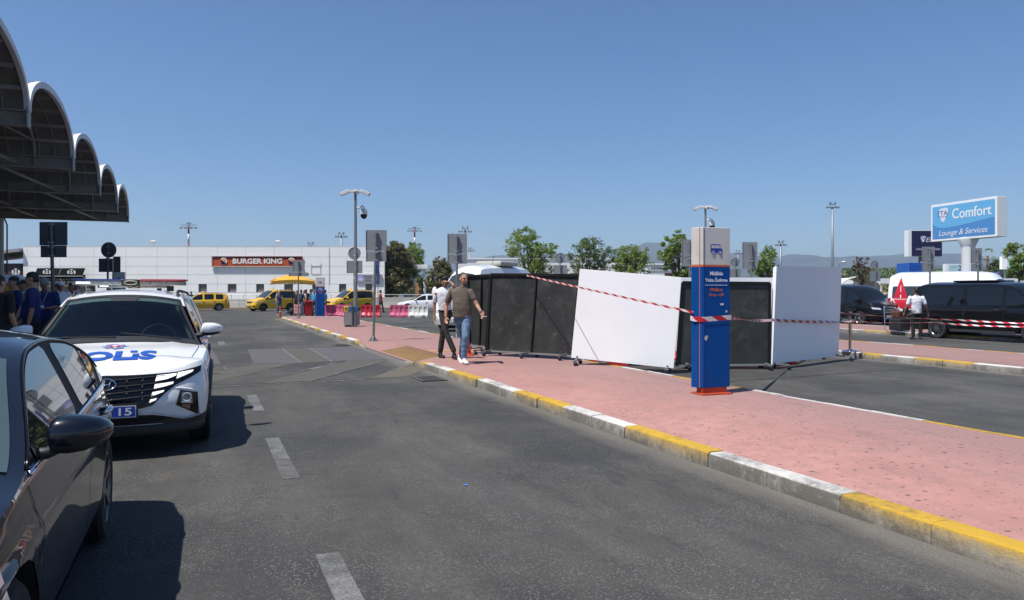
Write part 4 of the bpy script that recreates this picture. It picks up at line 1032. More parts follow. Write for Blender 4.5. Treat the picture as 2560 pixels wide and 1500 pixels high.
for i in range(len(beams_u) - 1):
    ua, ub = beams_u[i] + .12, beams_u[i + 1] - .12; uc = (ua + ub) / 2; rx = (ub - ua) / 2
    def arc(t, dr=0.0, z0=BT): a = math.pi * t; return (uc - (rx + dr) * math.cos(a), z0 + (RISE + dr) * math.sin(a) ** .92)
    nT = 28
    # roof shell: outer white skin with standing seams, inner dark skin
    mb = MB(); mb.m(M_ROOFW)
    vs_ = [-SV + .02, -SV - DEEP]
    rows = []
    for t in range(nT + 1):
        u_, z_ = arc(t / nT, .16, BT - .05); rows.append([UV(u_, v_, z_) for v_ in vs_])
    mb.grid(rows)
    mb.build('vault_roof', None, cano, smooth=True)
    mb = MB()
    for s_ in range(9):
        v_ = -SV - .25 - s_ * 1.1; mb.tube([UV(*(lambda q: (q[0], v_, q[1]))(arc(t / 16, .19, BT - .05))) for t in range(17)], .025, 4)
    mb.build('standing_seam', M_ROOFW, cano)
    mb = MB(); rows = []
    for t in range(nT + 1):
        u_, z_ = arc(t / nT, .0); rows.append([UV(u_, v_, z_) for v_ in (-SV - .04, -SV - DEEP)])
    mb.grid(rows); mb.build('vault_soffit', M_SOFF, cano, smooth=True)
    # fascia: arched band at the open end
    mb = MB(); rows = []
    for t in range(nT + 1):
        u0_, z0_ = arc(t / nT, -.10); u1_, z1_ = arc(t / nT, .20, BT - .05)
        rows.append([UV(u0_, -SV - .08, z0_), UV(u0_, -SV + .07, z0_), UV(u1_, -SV + .07, z1_), UV(u1_, -SV - .08, z1_)])
    mb.grid(rows); mb.build('arch_fascia', mat('fascia_white', (.60, .60, .585), .5, var=.1), cano, smooth=30)
    # purlins along the vault and corrugation ribs across it
    mb = MB()
    for t in (.12, .24, .37, .5, .63, .76, .88):
        u_, z_ = arc(t, -.10); mb.bar(UV(u_, -SV - .12, z_), UV(u_, -SV - DEEP, z_), .07, .14)
    mb.build('purlin', M_STEEL, cano)
    mb = MB(); s_ = 0
    while s_ * .62 < 17:
        v_ = -SV - .1 - s_ * .62; mb.tube([UV(*(lambda q: (q[0], v_, q[1]))(arc(t / 14, -.02))) for t in range(15)], .022, 4); s_ += 1
    mb.build('soffit_ribs', M_SOFR, cano)
    # arched trusses and slanting struts
    mb = MB()
    for s_ in range(5):
        v_ = -SV - 1.5 - s_ * 5.0; mb.tube([UV(*(lambda q: (q[0], v_, q[1]))(arc(t / 14, -.22))) for t in range(15)], .06, 6)
        for t0, t1 in ((.12, .5), (.88, .5)):
            p, q = arc(t0, -.22), arc(t1, -.22); mb.tube([UV(p[0], v_, p[1]), UV(q[0], v_ - 2.5, q[1])], .035, 6)
    mb.build('arch_rib', M_STEEL, cano)
    mb = MB()
    for s_ in range(5):
        v_ = -SV - 2.2 - s_ * 4.2; mb.tube([UV(ua, v_, BB + .15), UV(uc, v_ - 2.6, BT + .5)], .085, 8); mb.tube([UV(ub, v_, BB + .15), UV(uc, v_ - 2.6, BT + .5)], .085, 8)
    mb.build('strut', M_STEEL, cano, smooth=True)
for u in beams_u[2:]:
    for v_ in (-14.6,):
        col = MB(); col.cyl(UV(u, v_, .1), .24, BB - .1, 20); co = col.build('column', mat('column_paint', (.50, .49, .45), .5, var=.08), cano, smooth=40)
        for dv in (-.45, .45):
            MB().tube([UV(u, v_ + dv * .6, BB), UV(u, v_ + dv, BB - .5), UV(u, v_ + dv, .2)], .055, 8).build('downpipe', mat('downpipe', (.10, .10, .10), .5), co, smooth=True)
# camera under the canopy edge
# ---------------------------------------------------------------- terminal side building (dark, in the canopy's shade)
term = thing('terminal_building', 'shaded terminal frontage under the canopy at the far left with a sloping roof edge', 'building', (0, 0, 0))
M_TERM = mat('terminal_glass', (.03, .032, .035), .15, coat=.5)
mb = MB(); mb.bar(UV(-8, -19, 3.4), UV(62, -19, 3.4), .4, 6.6); mb.build('facade', M_TERM, term)
mb = MB()
for k in range(24): mb.bar(UV(-6 + k * 3, -18.76, 3.4), UV(-5.9 + k * 3, -18.76, 3.4), .08, 6.6)
mb.build('mullion', M_STEEL, term)
wing = thing('side_wing', 'dark roofed wing joining the left end of the white building', 'building', (0, 0, 0))
xl = (59 - 1280) / FPX * 76
mb = MB(); mb.box((xl - 6.2, 79, 2.3), (12, 6, 4.4)); mb.build('wall', mat('brown_wall', (.045, .03, .026), .7, var=.3), wing)
mb = MB(); mb.add([(xl - 12.5, 75.5, 4.55), (xl - .06, 75.5, 6.0), (xl - .06, 82, 6.0), (xl - 12.5, 82, 4.55), (xl - 12.5, 75.5, 4.25), (xl - .06, 75.5, 5.7), (xl - .06, 82, 5.7), (xl - 12.5, 82, 4.25)], [(0, 1, 2, 3), (4, 5, 6, 7), (0, 1, 5, 4), (1, 2, 6, 5), (2, 3, 7, 6), (3, 0, 4, 7)]); mb.build('roof', mat('grey_roof', (.28, .28, .28), .6), wing)
# ---------------------------------------------------------------- white panel building with its signs
BD = 76.0
def W(px, py, D=BD): return P(px, py, D)
M_WALL = mat('white_render', (0.87, 0.865, 0.84), .8, var=.04, vscale=.5, dirt=(.45, .43, .38), dscale=.25, damt=.22, bump=.1, bscale=3)
M_JOINT = mat('wall_joint', (.16, .15, .14), .9)
white = thing('white_building', 'long low white panelled building behind the taxis with small square windows', 'building', (0, 0, 0))
x0, x1 = W(59, 700).x, W(962, 700).x; zt_ = W(0, 617).z
mb = MB(); mb.m(M_JOINT).box(((x0 + x1) / 2, BD + 3.05, zt_ / 2), (x1 - x0 - .02, 6, zt_ - .02)); core = None
ys = [617, 642.5, 665.6, 687, 710, 731, 754, 776]
xs = [59, 69, 153, 236, 316, 394, 470, 544, 615, 686, 755, 823, 892, 950, 962]
holes = []
mb.m(M_WALL)
wins = [(497, 518), (570, 592), (641, 661), (711, 732), (781, 799), (848, 866), (914, 931)]
def px2x(px): return W(px, 0).x
for j in range(len(ys) - 1):
    za = W(0, ys[j]).z - .012; zb_ = max(.1, W(0, ys[j + 1]).z + .012)
    for i in range(len(xs) - 1):
        xa = px2x(xs[i]) + .012; xb = px2x(xs[i + 1]) - .012; segs = [(xa, xb)]
        if ys[j] == 710:
            for wa, wb in wins:
                A, B_ = px2x(wa), px2x(wb); ns = []
                for s0, s1 in segs:
                    if B_ < s0 or A > s1: ns.append((s0, s1)); continue
                    if A > s0 + .02: ns.append((s0, A))
                    if B_ < s1 - .02: ns.append((B_, s1))
                segs = ns
        if ys[j] >= 665 and 91 < xs[i + 1] and xs[i] < 215 and ys[j] >= 687:
            ns = []
            A, B_ = px2x(91), px2x(215)
            for s0, s1 in segs:
                if B_ < s0 or A > s1: ns.append((s0, s1)); continue
                if A > s0 + .02: ns.append((s0, A))
                if B_ < s1 - .02: ns.append((B_, s1))
            segs = ns
        for s0, s1 in segs: mb.box(((s0 + s1) / 2, BD - .02, (za + zb_) / 2), (s1 - s0, .14, za - zb_))
mb.build('wall', None, white)
mb = MB(); mb.box(((x0 + x1) / 2, BD + 2.98, zt_ + .03), (x1 - x0 + .02, 6.16, .06)); mb.build('coping', mat('coping', (.72, .71, .68), .6), white)
M_WFR = mat('window_frame_grey', (.30, .29, .27), .6); M_WDK = mat('window_dark', (.03, .028, .027), .2)
for wa, wb in wins:
    A, B_ = px2x(wa), px2x(wb); zt2, zb2 = W(0, 711).z, W(0, 729.5).z
    mb = MB(); mb.box(((A + B_) / 2, BD + .34, (zt2 + zb2) / 2), (B_ - A + .1, .04, zt2 - zb2 + .1)); w = mb.build('window', M_WDK, white)
    mb = MB(); f = .2
    mb.add([(A, BD - .06, zt2), (A + f, BD + .3, zt2 - .05), (A + f, BD + .3, zb2 + .1), (A, BD - .06, zb2)], [(0, 1, 2, 3)])
    mb.add([(B_, BD - .06, zt2), (B_ - .1, BD + .3, zt2 - .05), (B_ - .1, BD + .3, zb2 + .1), (B_, BD - .06, zb2)], [(0, 1, 2, 3)])
    mb.add([(A, BD - .06, zb2), (A + f, BD + .3, zb2 + .1), (B_ - .1, BD + .3, zb2 + .1), (B_, BD - .06, zb2)], [(0, 1, 2, 3)])
    mb.add([(A, BD - .06, zt2), (A + f, BD + .3, zt2 - .05), (B_ - .1, BD + .3, zt2 - .05), (B_, BD - .06, zt2)], [(0, 1, 2, 3)])
    mb.build('reveal', M_WFR, w)
    mb = MB()
    for k in range(6): mb.box(((A + B_) / 2 + .05, BD + .30, lerp(zb2 + .12, zt2 - .15, k / 5)), (B_ - A - .32, .02, .04))
    mb.build('louvre', mat('louvre', (.10, .085, .075), .6), w)
# thin service frame and conduit on the wall
mb = MB()
for a, b in (((778, 664), (801, 664)), ((778, 684), (801, 684)), ((778, 664), (778, 684)), ((801, 664), (801, 684)), ((776, 658), (778, 664)), ((803, 657), (801, 664)), ((823, 620), (823, 710))): mb.tube([W(*a, BD - .13), W(*b, BD - .13)], .018, 5)
mb.build('conduit', mat('conduit', (.33, .32, .30), .6), white)
mb = MB(); mb.box((W(966, 691).x - .0, BD + 1.2, W(0, 692).z), (.5, .8, .9)); mb.build('air_conditioner', mat('ac_grey', (.22, .22, .21), .6), white, bevel=.02)
for px_ in (384, 695):
    q = thing('roof_floodlight', 'small white floodlight box on the white building roof' + (' left of the mast' if px_ == 384 else ' above the burger sign'), 'floodlight', W(px_, 617, BD + .5))
    MB().tube([(0, 0, 0), (0, 0, .25)], .04, 6).build('stem', M_STEEL, q); MB().box((0, -.05, .42), (.5, .3, .38), Matrix.Rotation(R(20), 3, 'X')).build('head', mat('ac_white', (.6, .6, .58), .5), q, bevel=.02)
# plinth wall / ramp in front
mb = MB(); M_PL = mat('plinth', (.47, .45, .41), .8, var=.12, vscale=.7, dirt=(.25, .23, .2), dscale=.5)
pa, pb = P(140, 0, 74).x, P(890, 0, 74).x; zp = P(0, 748, 74).z
n = 18
for k in range(n):
    a = lerp(pa, pb, k / n) + .015; b = lerp(pa, pb, (k + 1) / n) - .015
    mb.box(((a + b) / 2, 74.1, zp * .31), (b - a, .25, zp * .62)); mb.box(((a + b) / 2, 74.1, zp * .83), (b - a, .22, zp * .36))
plw = mb.build('ramp_wall', M_PL); tag(plw, 'low pale concrete block wall with a rail along the foot of the white building', 'wall')
mb = MB(); mb.tube([(pa, 74.1, zp + .45), (pb, 74.1, zp + .45)], .03, 6)
for k in range(25): x = lerp(pa, pb, k / 24); mb.tube([(x, 74.1, zp - .02), (x, 74.1, zp + .45)], .025, 5)
mb.build('handrail', mat('rail_grey', (.3, .3, .3), .4, .5), plw)
w2 = MB().box((P(975, 0, 76).x + 3.2, 73.2, .55), (9.4, .25, 1.1)).build('parapet_wall', M_PL); tag(w2, 'short pale concrete wall behind the white car right of the white building', 'wall')
mb = MB(); mb.tube([(P(965, 0, 76).x, 73.2, 1.35), (P(965, 0, 76).x + 8, 73.2, 1.35)], .03, 6)
for k in range(6): x = P(965, 0, 76).x + k * 1.6; mb.tube([(x, 73.2, 1.08), (x, 73.2, 1.35)], .025, 5)
mb.build('handrail', mat('rail_grey', (.3, .3, .3), .4, .5), w2)
# burger sign
bs = thing('restaurant_sign', 'long red and orange lightbox sign reading BURGER KING on the white building', 'sign', (0, 0, 0))
BF = BD - .20
def Wf(px, py): return P(px, py, BF)
sc_ = BF
a, b = Wf(530.3, 640.7), Wf(755, 666.5)
mb = MB(); mb.m(mat('sign_red', (.24, .022, .014), .4)); mb.box(((a.x + b.x) / 2, (BF + BD - .06) / 2, (a.z + b.z) / 2), (b.x - a.x, BD - .06 - BF, a.z - b.z)); mb.build('sign_box', None, bs)
c, d = Wf(531.5, 649.5), Wf(754, 664.5)
mb = MB(); mb.add([(c.x, BF - .004, c.z), (d.x, BF - .004, c.z), (d.x, BF - .004, d.z), (c.x, BF - .004, d.z)], [(0, 1, 2, 3)]); mb.build('orange_band', mat('sign_orange', (.50, .085, .022), .4), bs)
mb = MB(); mb.bar((a.x - .1, BF - .03, b.z), (b.x + .1, BF - .03, b.z), .12, .1); mb.bar((a.x - .05, BF - .03, a.z), (b.x + .05, BF - .03, a.z), .1, .06); mb.bar((a.x, BF - .03, a.z), (a.x, BF - .03, b.z), .08, .08, up=Vector((0, 1, 0))); mb.build('frame', mat('sign_frame', (.45, .42, .38), .5), bs)
mb = MB(); t0, t1 = Wf(582, 659.5), Wf(706, 646.2)
add_text(mb, 'BURGER KING', t0.x, t0.z, t1.x, t1.z, lambda x, z: Vector((x, BF - .05, z)), bold=.035)
mb.build('lettering', mat('sign_white', (.78, .77, .74), .5), bs)
def bk_logo(px):
    c = Wf(px, 653); r = .36; mb = MB(); f = lambda o: (lambda x, z: Vector((c.x + x, BF - .06 - o, c.z + z)))
    mb.m(mat('sign_white', (.78, .77, .74), .5)); decal(mb, circle(0, 0, r), f(0))
    mb.m(mat('logo_blue', (.03, .07, .3), .5)); decal(mb, [(r * .97 * math.cos(a), r * .97 * math.sin(a)) for a in [R(150 + 170 * k / 16) for k in range(17)]] + [(r * .82 * math.cos(a) , r * .84 * math.sin(a)) for a in [R(320 - 170 * k / 16) for k in range(17)]], f(.004))
    mb.m(mat('logo_bun', (.72, .38, .08), .5)); decal(mb, [(.26 * math.cos(a), .10 + .17 * math.sin(a)) for a in [math.pi * k / 12 for k in range(13)]], f(.004)); decal(mb, [(-.24, -.14), (.24, -.14), (.16, -.25), (-.16, -.25)], f(.004))
    mb.m(mat('logo_red', (.5, .02, .02), .5)); add_text(mb, 'BURGER', -.24, .0, .24, .085, f(.008), bold=.03); add_text(mb, 'KING', -.22, -.125, .22, -.02, f(.008), bold=.04)
    mb.build('emblem', None, bs)
bk_logo(559.3); bk_logo(728.7)
# office sign
os_ = thing('office_sign', 'grey sign with a violet IC disc above the last window of the white building', 'sign', (0, 0, 0))
OF = BD - .25
def Wo(px, py): return P(px, py, OF)
a, b = Wo(890.5, 685.5), Wo(954, 704.5)
MB().box(((a.x + b.x) / 2, OF + .08, (a.z + b.z) / 2), (b.x - a.x, .16, a.z - b.z)).build('sign_box', mat('sign_grey', (.33, .33, .34), .5), os_, bevel=.01)
mb = MB(); c = Wo(901.5, 695); f = lambda o: (lambda x, z: Vector((c.x + x, OF - .004 - o, c.z + z)))
mb.m(mat('disc_violet', (.30, .28, .62), .5)); decal(mb, circle(0, 0, .33), f(0)); mb.m(mat('disc_lilac', (.55, .5, .75), .5)); decal(mb, [(.30 * math.cos(a_), .30 * math.sin(a_)) for a_ in [R(200 + 150 * k / 10) for k in range(11)]] + [(.2, -.02), (-.2, -.05)], f(.003))
mb.m(mat('sign_white', (.78, .77, .74), .5)); add_text(mb, 'IC', -.15, -.14, .15, .15, f(.006)); mb.build('emblem', None, os_)
mb = MB()
for k, s_ in enumerate(('SATINALMA', 'YÖNETİM', 'OFİSLERİ')):
    p = Wo(909, 693.0 + k * 5.0); q = Wo(931, 689.5 + k * 5.0); ww = (q.x - p.x) * (.5 if k == 0 else .40); cx = (p.x + q.x) / 2; add_text(mb, s_, cx - ww, p.z, cx + ww, q.z, lambda x, z: Vector((x, OF - .008, z)), bold=.03)
mb.build('lettering', mat('ink', (.03, .03, .06), .5), os_)
p, q = Wo(945.5, 688), Wo(951, 702); MB().box(((p.x + q.x) / 2, OF - .01, (p.z + q.z) / 2), (q.x - p.x, .02, p.z - q.z)).build('orange_panel', mat('orange_pl', (.55, .2, .05), .5), os_)
# coffee shop: awnings, fascia lettering and dark shop front
M_AWN = mat('awning_black', (.006, .007, .007), .95, spec=.1)
cf = thing('coffee_shop_front', 'black coffee shop front with awnings and green-white round emblems', 'shop front', (0, 0, 0))
A, B_ = px2x(91), px2x(215)
MB().box(((A + B_) / 2, BD + .5, 1.5), (B_ - A, .8, 3.0)).build('shop_window', M_WDK, cf)
CF = BD - .5
def Wc(px, py): return P(px, py, CF)
for a_, b_ in ((93, 153), (153.6, 213.5)):
    p, q = Wc(a_, 670), Wc(b_, 690); mb = MB()
    mb.m(M_AWN); mb.add([(p.x, CF, p.z), (q.x, CF, p.z), (q.x, CF - .5, q.z), (p.x, CF - .5, q.z)], [(0, 1, 2, 3)]); mb.add([(p.x, CF - .5, q.z), (q.x, CF - .5, q.z), (q.x, CF - .5, q.z - .22), (p.x, CF - .5, q.z - .22)], [(0, 1, 2, 3)])
    mb.m(mat('awning_edge', (.5, .5, .48), .5)); mb.bar((p.x, CF - .52, q.z - .02), (q.x, CF - .52, q.z - .02), .04, .06); mb.bar((p.x, CF, p.z), (q.x, CF, p.z), .05, .06); mb.tube([(q.x, CF - .5, q.z), (q.x + .05, BD - .1, q.z - .8)], .03, 5)
    mb.build('awning', None, cf)
mb = MB(); p, q = Wc(91, 700), Wc(215, 711); mb.m(M_AWN).box(((p.x + q.x) / 2, CF + .2, (p.z + q.z) / 2), (q.x - p.x, .3, p.z - q.z)); mb.build('fascia', None, cf)
mb = MB(); p, q = Wc(97, 709), Wc(209, 702.7); add_text(mb, 'STARBUCKS COFFEE', p.x, p.z, q.x, q.z, lambda x, z: Vector((x, CF + .04, z)), bold=.03); mb.build('lettering', mat('sign_white', (.78, .77, .74), .5), cf)
def siren(c, r, par, nx=Vector((1, 0, 0))):      # abstract crowned round emblem
    mb = MB(); dn = Vector((-nx.y, nx.x, 0)) * -1
    f = lambda o: (lambda x, z: c + nx * x + Vector((0, 0, z)) + dn * o)
    mb.m(mat('emb_dark', (.01, .012, .012), .5)); decal(mb, circle(0, 0, r * 1.05), f(.004))
    mb.m(mat('sign_white', (.78, .77, .74), .5))
    for sx in (1, -1):
        decal(mb, [(sx * r * .45, r * .5), (sx * r * .95, r * .35), (sx * r * 1.0, -r * .1), (sx * r * .7, -r * .6), (sx * r * .45, -r * .75), (sx * r * .62, -r * .1)], f(.012))
        for k in range(3): decal(mb, [(sx * r * (.10 + k * .13), r * .28 - k * .1), (sx * r * (.17 + k * .13), r * .25 - k * .1), (sx * r * (.15 + k * .12), -r * .85 + k * .1), (sx * r * (.09 + k * .12), -r * .88 + k * .1)], f(.012))
    decal(mb, circle(0, r * .22, r * .17, 12, r * .2), f(.014)); decal(mb, [(-r * .3, r * .55), (-r * .3, r * .82), (-r * .12, r * .66), (0, r * .98), (r * .12, r * .66), (r * .3, r * .82), (r * .3, r * .55)], f(.012)); decal(mb, circle(0, -r * .35, r * .13, 10, r * .3), f(.013))
    mb.build('emblem', None, par)
for px_ in (123, 184): siren(Wc(px_, 681) + Vector((0, -.36, 0)), .42, cf)
cs2 = thing('round_cafe_sign', 'round white-on-black cafe emblem on the dark wing left of the white building', 'sign', P(39.5, 680, 75.4)); siren(Vector((0, 0, 0)), .42, cs2)
# ---------------------------------------------------------------- street furniture
LZ = math.atan2(N.y, N.x)      # rotation that makes local x run across the lanes and local y along them
M_GALV = mat('galvanised_steel', (0.23, 0.24, 0.25), .5, .5, var=.12, vscale=5)
M_GALVD = mat('dark_galvanised', (0.11, 0.115, 0.12), .5, .4, var=.12, vscale=5)  # canopy shade put into the colour for the dark poles; van sills share it
M_SBACK = mat('sign_back', (0.25, 0.265, 0.275), .55, .25, var=.05, vscale=3)
M_SBACK_SHADE = mat('sign_back_shade', (0.085, 0.10, 0.12), .55, .2, var=.05, vscale=3)  # darker copy of the sign back, canopy shade put into the colour
def road_sign(label, px, D, z0, plates, r=.038, pole_top=None, base=True, group='road signs seen from behind', dark=False, lean=0.0, name='road_sign', yaw=0.0, bpx=None):
    """plates: list of ('rect', pxl, pyt, pxr, pyb) or ('disc', pxc, pyc, pxr) in photo pixels, at distance D"""
    o = P(px, 0, D); rt = thing(name, label, 'road sign', (o.x, D, z0), yaw, group)
    m1, m2 = (M_GALVD, M_SBACK_SHADE) if dark else (M_GALV, M_SBACK)  # dark picks the copies with shade in their colour
    tops = []
    X = lambda p: (p - 1280) / FPX * D - o.x; Z = lambda p: CAMZ - (p - HOR) / FPX * D - z0
    for p in plates:
        if p[0] == 'rect': tops.append(Z(p[2]))
        else: tops.append(Z(p[2]) + (p[3]) / FPX * D)
    top = (Z(pole_top) if pole_top else max(tops) - .03)
    dx = (X(bpx) if bpx else 0)
    mb = MB(); mb.tube([(dx, 0, 0), (0, 0, top)], r, 12); pole = mb.build('pole', m1, rt, smooth=40)
    if base:
        mb = MB(); mb.box((dx, 0, .008), (.26, .26, .016))
        for k in range(4):
            q = Matrix.Rotation(math.pi / 2 * k, 3, 'Z'); vs = [q @ Vector(v) + Vector((dx, 0, 0)) for v in ((.03, -.005, .016), (.12, -.005, .016), (.03, -.005, .14), (.03, .005, .016), (.12, .005, .016), (.03, .005, .14))]
            mb.add(vs, [(0, 1, 2), (3, 5, 4), (0, 3, 4, 1), (1, 4, 5, 2), (0, 2, 5, 3)])
        mb.build('base_plate', m1, rt)
    M_CL = mat('clamp', (.55, .56, .57), .35, .8)
    for p in plates:
        if p[0] == 'rect':
            xa, xb, za, zb_ = X(p[1]), X(p[3]), Z(p[2]), Z(p[4]); mb = MB(); mb.box(((xa + xb) / 2, r + .03, (za + zb_) / 2), (xb - xa, .006, za - zb_))
            for xx in (xa + .008, xb - .008): mb.box((xx, r + .018, (za + zb_) / 2), (.012, .02, za - zb_ - .01))
            pl_ = mb.build('sign_plate', m2, rt); zz = [za - .12 * (za - zb_), zb_ + .12 * (za - zb_)]
        else:
            xc, zc, rr = X(p[1]), Z(p[2]), p[3] / FPX * D; mb = MB(); mb.lathe([(.001, r + .03), (rr, r + .03), (rr, r + .022), (rr - .01, r + .012)], 32, Matrix.Rotation(R(-90), 3, 'X') @ Matrix.Identity(3), (xc, 0, zc)); pl_ = mb.build('sign_plate', m2, rt, smooth=30); zz = [zc + rr * .4, zc - rr * .4]
        mb = MB()
        for z in zz: mb.box((0, r * .3, z), (r * 2.8, .05 + r, .035)); mb.box((-r * 1.7, r * .2, z), (.02, .03, .05))
        mb.build('clamp', M_CL, pl_, bevel=.004)
    return rt
zk = KH
D_ = lambda py, z=KH: (CAMZ - z) * FPX / (py - HOR)
road_sign('tall pole with two stacked grey sign plates seen from behind, alone on the pink pavement', 940, D_(851.5), zk, [('rect', 913.5, 574.7, 966, 627), ('rect', 914, 627.8, 965, 653.6)], bpx=933.5)
road_sign('short sign pole with a square plate over a narrow crossbar, before the yellow parasol', 746, D_(796), zk, [('rect', 731, 650.6, 761, 679), ('rect', 721, 681.5, 771, 690.5)], r=.035)
road_sign('sign pole with two grey plates rising behind the two walking men', 1142, 23.8, zk, [('rect', 1118, 584, 1167, 634), ('rect', 1118, 635, 1167, 659)])
road_sign('round and square grey sign plates seen from behind above the black panels', 1400, 41, zk, [('disc', 1400, 645, 13.3), ('rect', 1384, 662.7, 1418, 685)])
road_sign('grey sign plate half hidden by the left edge of the blue totem top', 1724, 27, zk, [('rect', 1704.6, 598.6, 1744, 643), ('rect', 1704.6, 644, 1744, 666)])
road_sign('tall rectangular sign plate seen from behind just right of the blue totem', 1878, 27, zk, [('rect', 1857, 605, 1895, 650), ('rect', 1857, 651, 1895, 671)])
road_sign('small round and square sign plates between the blue totem and the tall plate', 1838.5, 48, 0, [('disc', 1838.5, 655.6, 11.5), ('rect', 1824.5, 672.5, 1853, 693.6)])
road_sign('round over square sign plates in front of the bare tree', 2189.6, 52, 0, [('disc', 2187, 662, 10.5), ('rect', 2175, 678, 2202, 703)])
road_sign('tall rectangular sign plate seen from behind in front of the dark navy billboard', 2324.7, 30.5, zk, [('rect', 2307, 616.7, 2338.6, 655), ('rect', 2307, 656, 2338.6, 677.3)])
road_sign('sign plates seen from behind in front of the billboard column', 2445, 31, zk, [('rect', 2429, 620, 2457, 658), ('rect', 2430, 659, 2460, 678)])
road_sign('round over square sign plates beside the camera mast', 886, 34.5, zk, [('disc', 885.4, 633, 15.6), ('rect', 866, 651.7, 905, 683)])
road_sign('dark sign pole with two shaded plates standing left of the police SUV', 127.5, 15.8, zk, [('rect', 95, 554, 164, 613), ('rect', 98, 613.5, 162, 643)], dark=True, bpx=138, r=.036)
road_sign('dark pole with a round plate over a wide shaded plate behind the police SUV', 269.5, 29, zk, [('disc', 269.5, 624.5, 19.5), ('rect', 245, 646, 280, 680), ('rect', 281, 641, 299, 680.5)], dark=True)
# ---- blue totems
M_TOTB = mat('totem_blue', (0.001, 0.060, 0.255), .45, var=.06, vscale=2, dirt=(.02, .08, .24), dscale=3, damt=.4, spec=.15)
M_TOTG = mat('totem_grey', (0.56, 0.55, 0.52), .45, var=.05, vscale=2, dirt=(.3, .29, .26), dscale=3, damt=.35)
M_TOTR = mat('totem_red', (0.42, 0.055, 0.018), .5, var=.2, vscale=8)
M_TOTO = mat('totem_orange', (0.55, 0.12, 0.03), .5)
M_TW = mat('totem_white_print', (.75, .77, .8), .5)
def totem(label, loc, rz, H=2.36, W_=.53, full=True):
    """local x across, front face towards -y"""
    t = thing('information_totem', label, 'totem', loc, rz, 'blue minibus stop totems')
    z0, zs = .095, H * .765; dpt = .17
    sect = [(-W_/2, .085), (-W_/2 + .02, -.02), (-W_/2 + .085, -.085), (W_/2, -.085), (W_/2, .085)]
    for nm, m, za, zb_ in (('lower_panel', M_TOTB, z0, zs), ('upper_panel', M_TOTG, zs + .022, H)):
        mb = MB(); mb.prism(sect, za, zb_, lambda p, d: Vector((p[0], p[1], d))); o = mb.build(nm, m, t, bevel=.006)
    MB().prism([(p[0] * 1.004, p[1] * 1.02) for p in sect], zs - .002, zs + .024, lambda p, d: Vector((p[0], p[1], d))).build('orange_stripe', M_TOTO, t)
    mb = MB(); mb.box((-W_/2 + .052, -.052, (z0 + H) / 2), (.008, .012, H - z0), rz=R(-45)); mb.build('edge_stripe', M_TOTO, t)
    mb = MB(); mb.box((-W_/2 + .10, -.088, (z0 + H) / 2), (.006, .006, H - z0 - .01)); mb.build('edge_seam', mat('seam_blue', (.01, .05, .22), .5), t)
    mb = MB(); mb.box((.02, 0, z0 / 2 + .01), (W_ - .12, .14, z0 - .02)); mb.box((0, -.03, .01), (W_ - .03, .30, .02)); mb.build('foot', M_TOTR, t, bevel=.004)
    fx = .04; f = lambda x, z: Vector((x + fx, -.0885, z)); f2 = lambda x, z: Vector((x + fx, -.0915, z))
    mb = MB(); mb.m(M_TW)
    add_text(mb, 'Midibüs', -.105, zs - .125, .105, zs - .068, f, bold=.03); add_text(mb, 'Yolcu İndirme', -.185, zs - .215, .18, zs - .15, f, bold=.03)
    mb.box((fx - .003, -.0885, zs - .262), (.37, .003, .006))
    mb.m(M_TOTO); add_text(mb, 'Midibus', -.10, zs - .35, .10, zs - .302, f, bold=.03); add_text(mb, 'Drop - Off', -.122, zs - .43, .122, zs - .378, f, bold=.03)
    mb.build('lettering', None, t)
    # minibus pictogram
    mb = MB(); mb.m(mat('picto_blue', (.012, .05, .34), .5)); bz = H - .315; s = .098
    decal(mb, [(x * s, bz + z * s) for x, z in ((-1, -.45), (-1, .65), (-.9, .78), (.45, .78), (.66, .7), (.86, .15), (1.0, .05), (1.0, -.45))], f)
    mb.m(mat('picto_light', (.6, .6, .58), .5))
    for a, b in ((-.86, -.48), (-.40, -.02), (.06, .38)): decal(mb, [(a * s, bz + .2 * s), (a * s, bz + .62 * s), (b * s, bz + .62 * s), (b * s, bz + .2 * s)], f2)
    decal(mb, [(.46 * s, bz + .2 * s), (.46 * s, bz + .62 * s), (.6 * s, bz + .6 * s), (.74 * s, bz + .2 * s)], f2)
    for x in (-.58, .60):
        mb.m(mat('picto_light', (.6, .6, .58), .5)); decal(mb, circle(x * s, bz - .45 * s, .31 * s), f2)
        mb.m(mat('picto_blue', (.012, .05, .34), .5)); decal(mb, circle(x * s, bz - .45 * s, .25 * s), lambda x, z: f2(x, z) + Vector((0, -.002, 0)))
        mb.m(mat('picto_light', (.6, .6, .58), .5)); decal(mb, circle(x * s, bz - .45 * s, .14 * s), lambda x, z: f2(x, z) + Vector((0, -.004, 0)))
    mb.build('pictogram', None, t)
    if full:
        mb = MB(); rnd = random.Random(5)
        for (x, z, w, h) in ((.09, 1.27, .035, .02), (.165, 1.17, .018, .022), (-.172, .80, .03, .04), (-.16, .815, .03, .02)):
            pts = [(x + w * math.cos(a) * rnd.uniform(.5, 1.1), z + h * math.sin(a) * rnd.uniform(.5, 1.1)) for a in [2 * math.pi * k / 11 for k in range(11)]]; decal(mb, pts, f)
        mb.build('torn_sticker', mat('torn_paper', (.6, .6, .57), .8), t)
    return t
tot = totem('tall blue and grey totem reading Midibus Drop - Off, wrapped in barrier tape', (2.83, 10.72, KH), LZ - .06)
totem('distant blue and grey totem beside the red wheeled bin', P(800, 0, 46.7) * Vector((1, 1, 0)) + Vector((0, 0, 0)) if False else Vector((P(800, 0, 46.4).x, 46.4, .0)), .12, 2.5, .56, False)
totem('shaded blue totem behind the police SUV under the canopy', Vector((P(296, 0, 34).x, 34, KH)), .2, 2.36, .55, False)
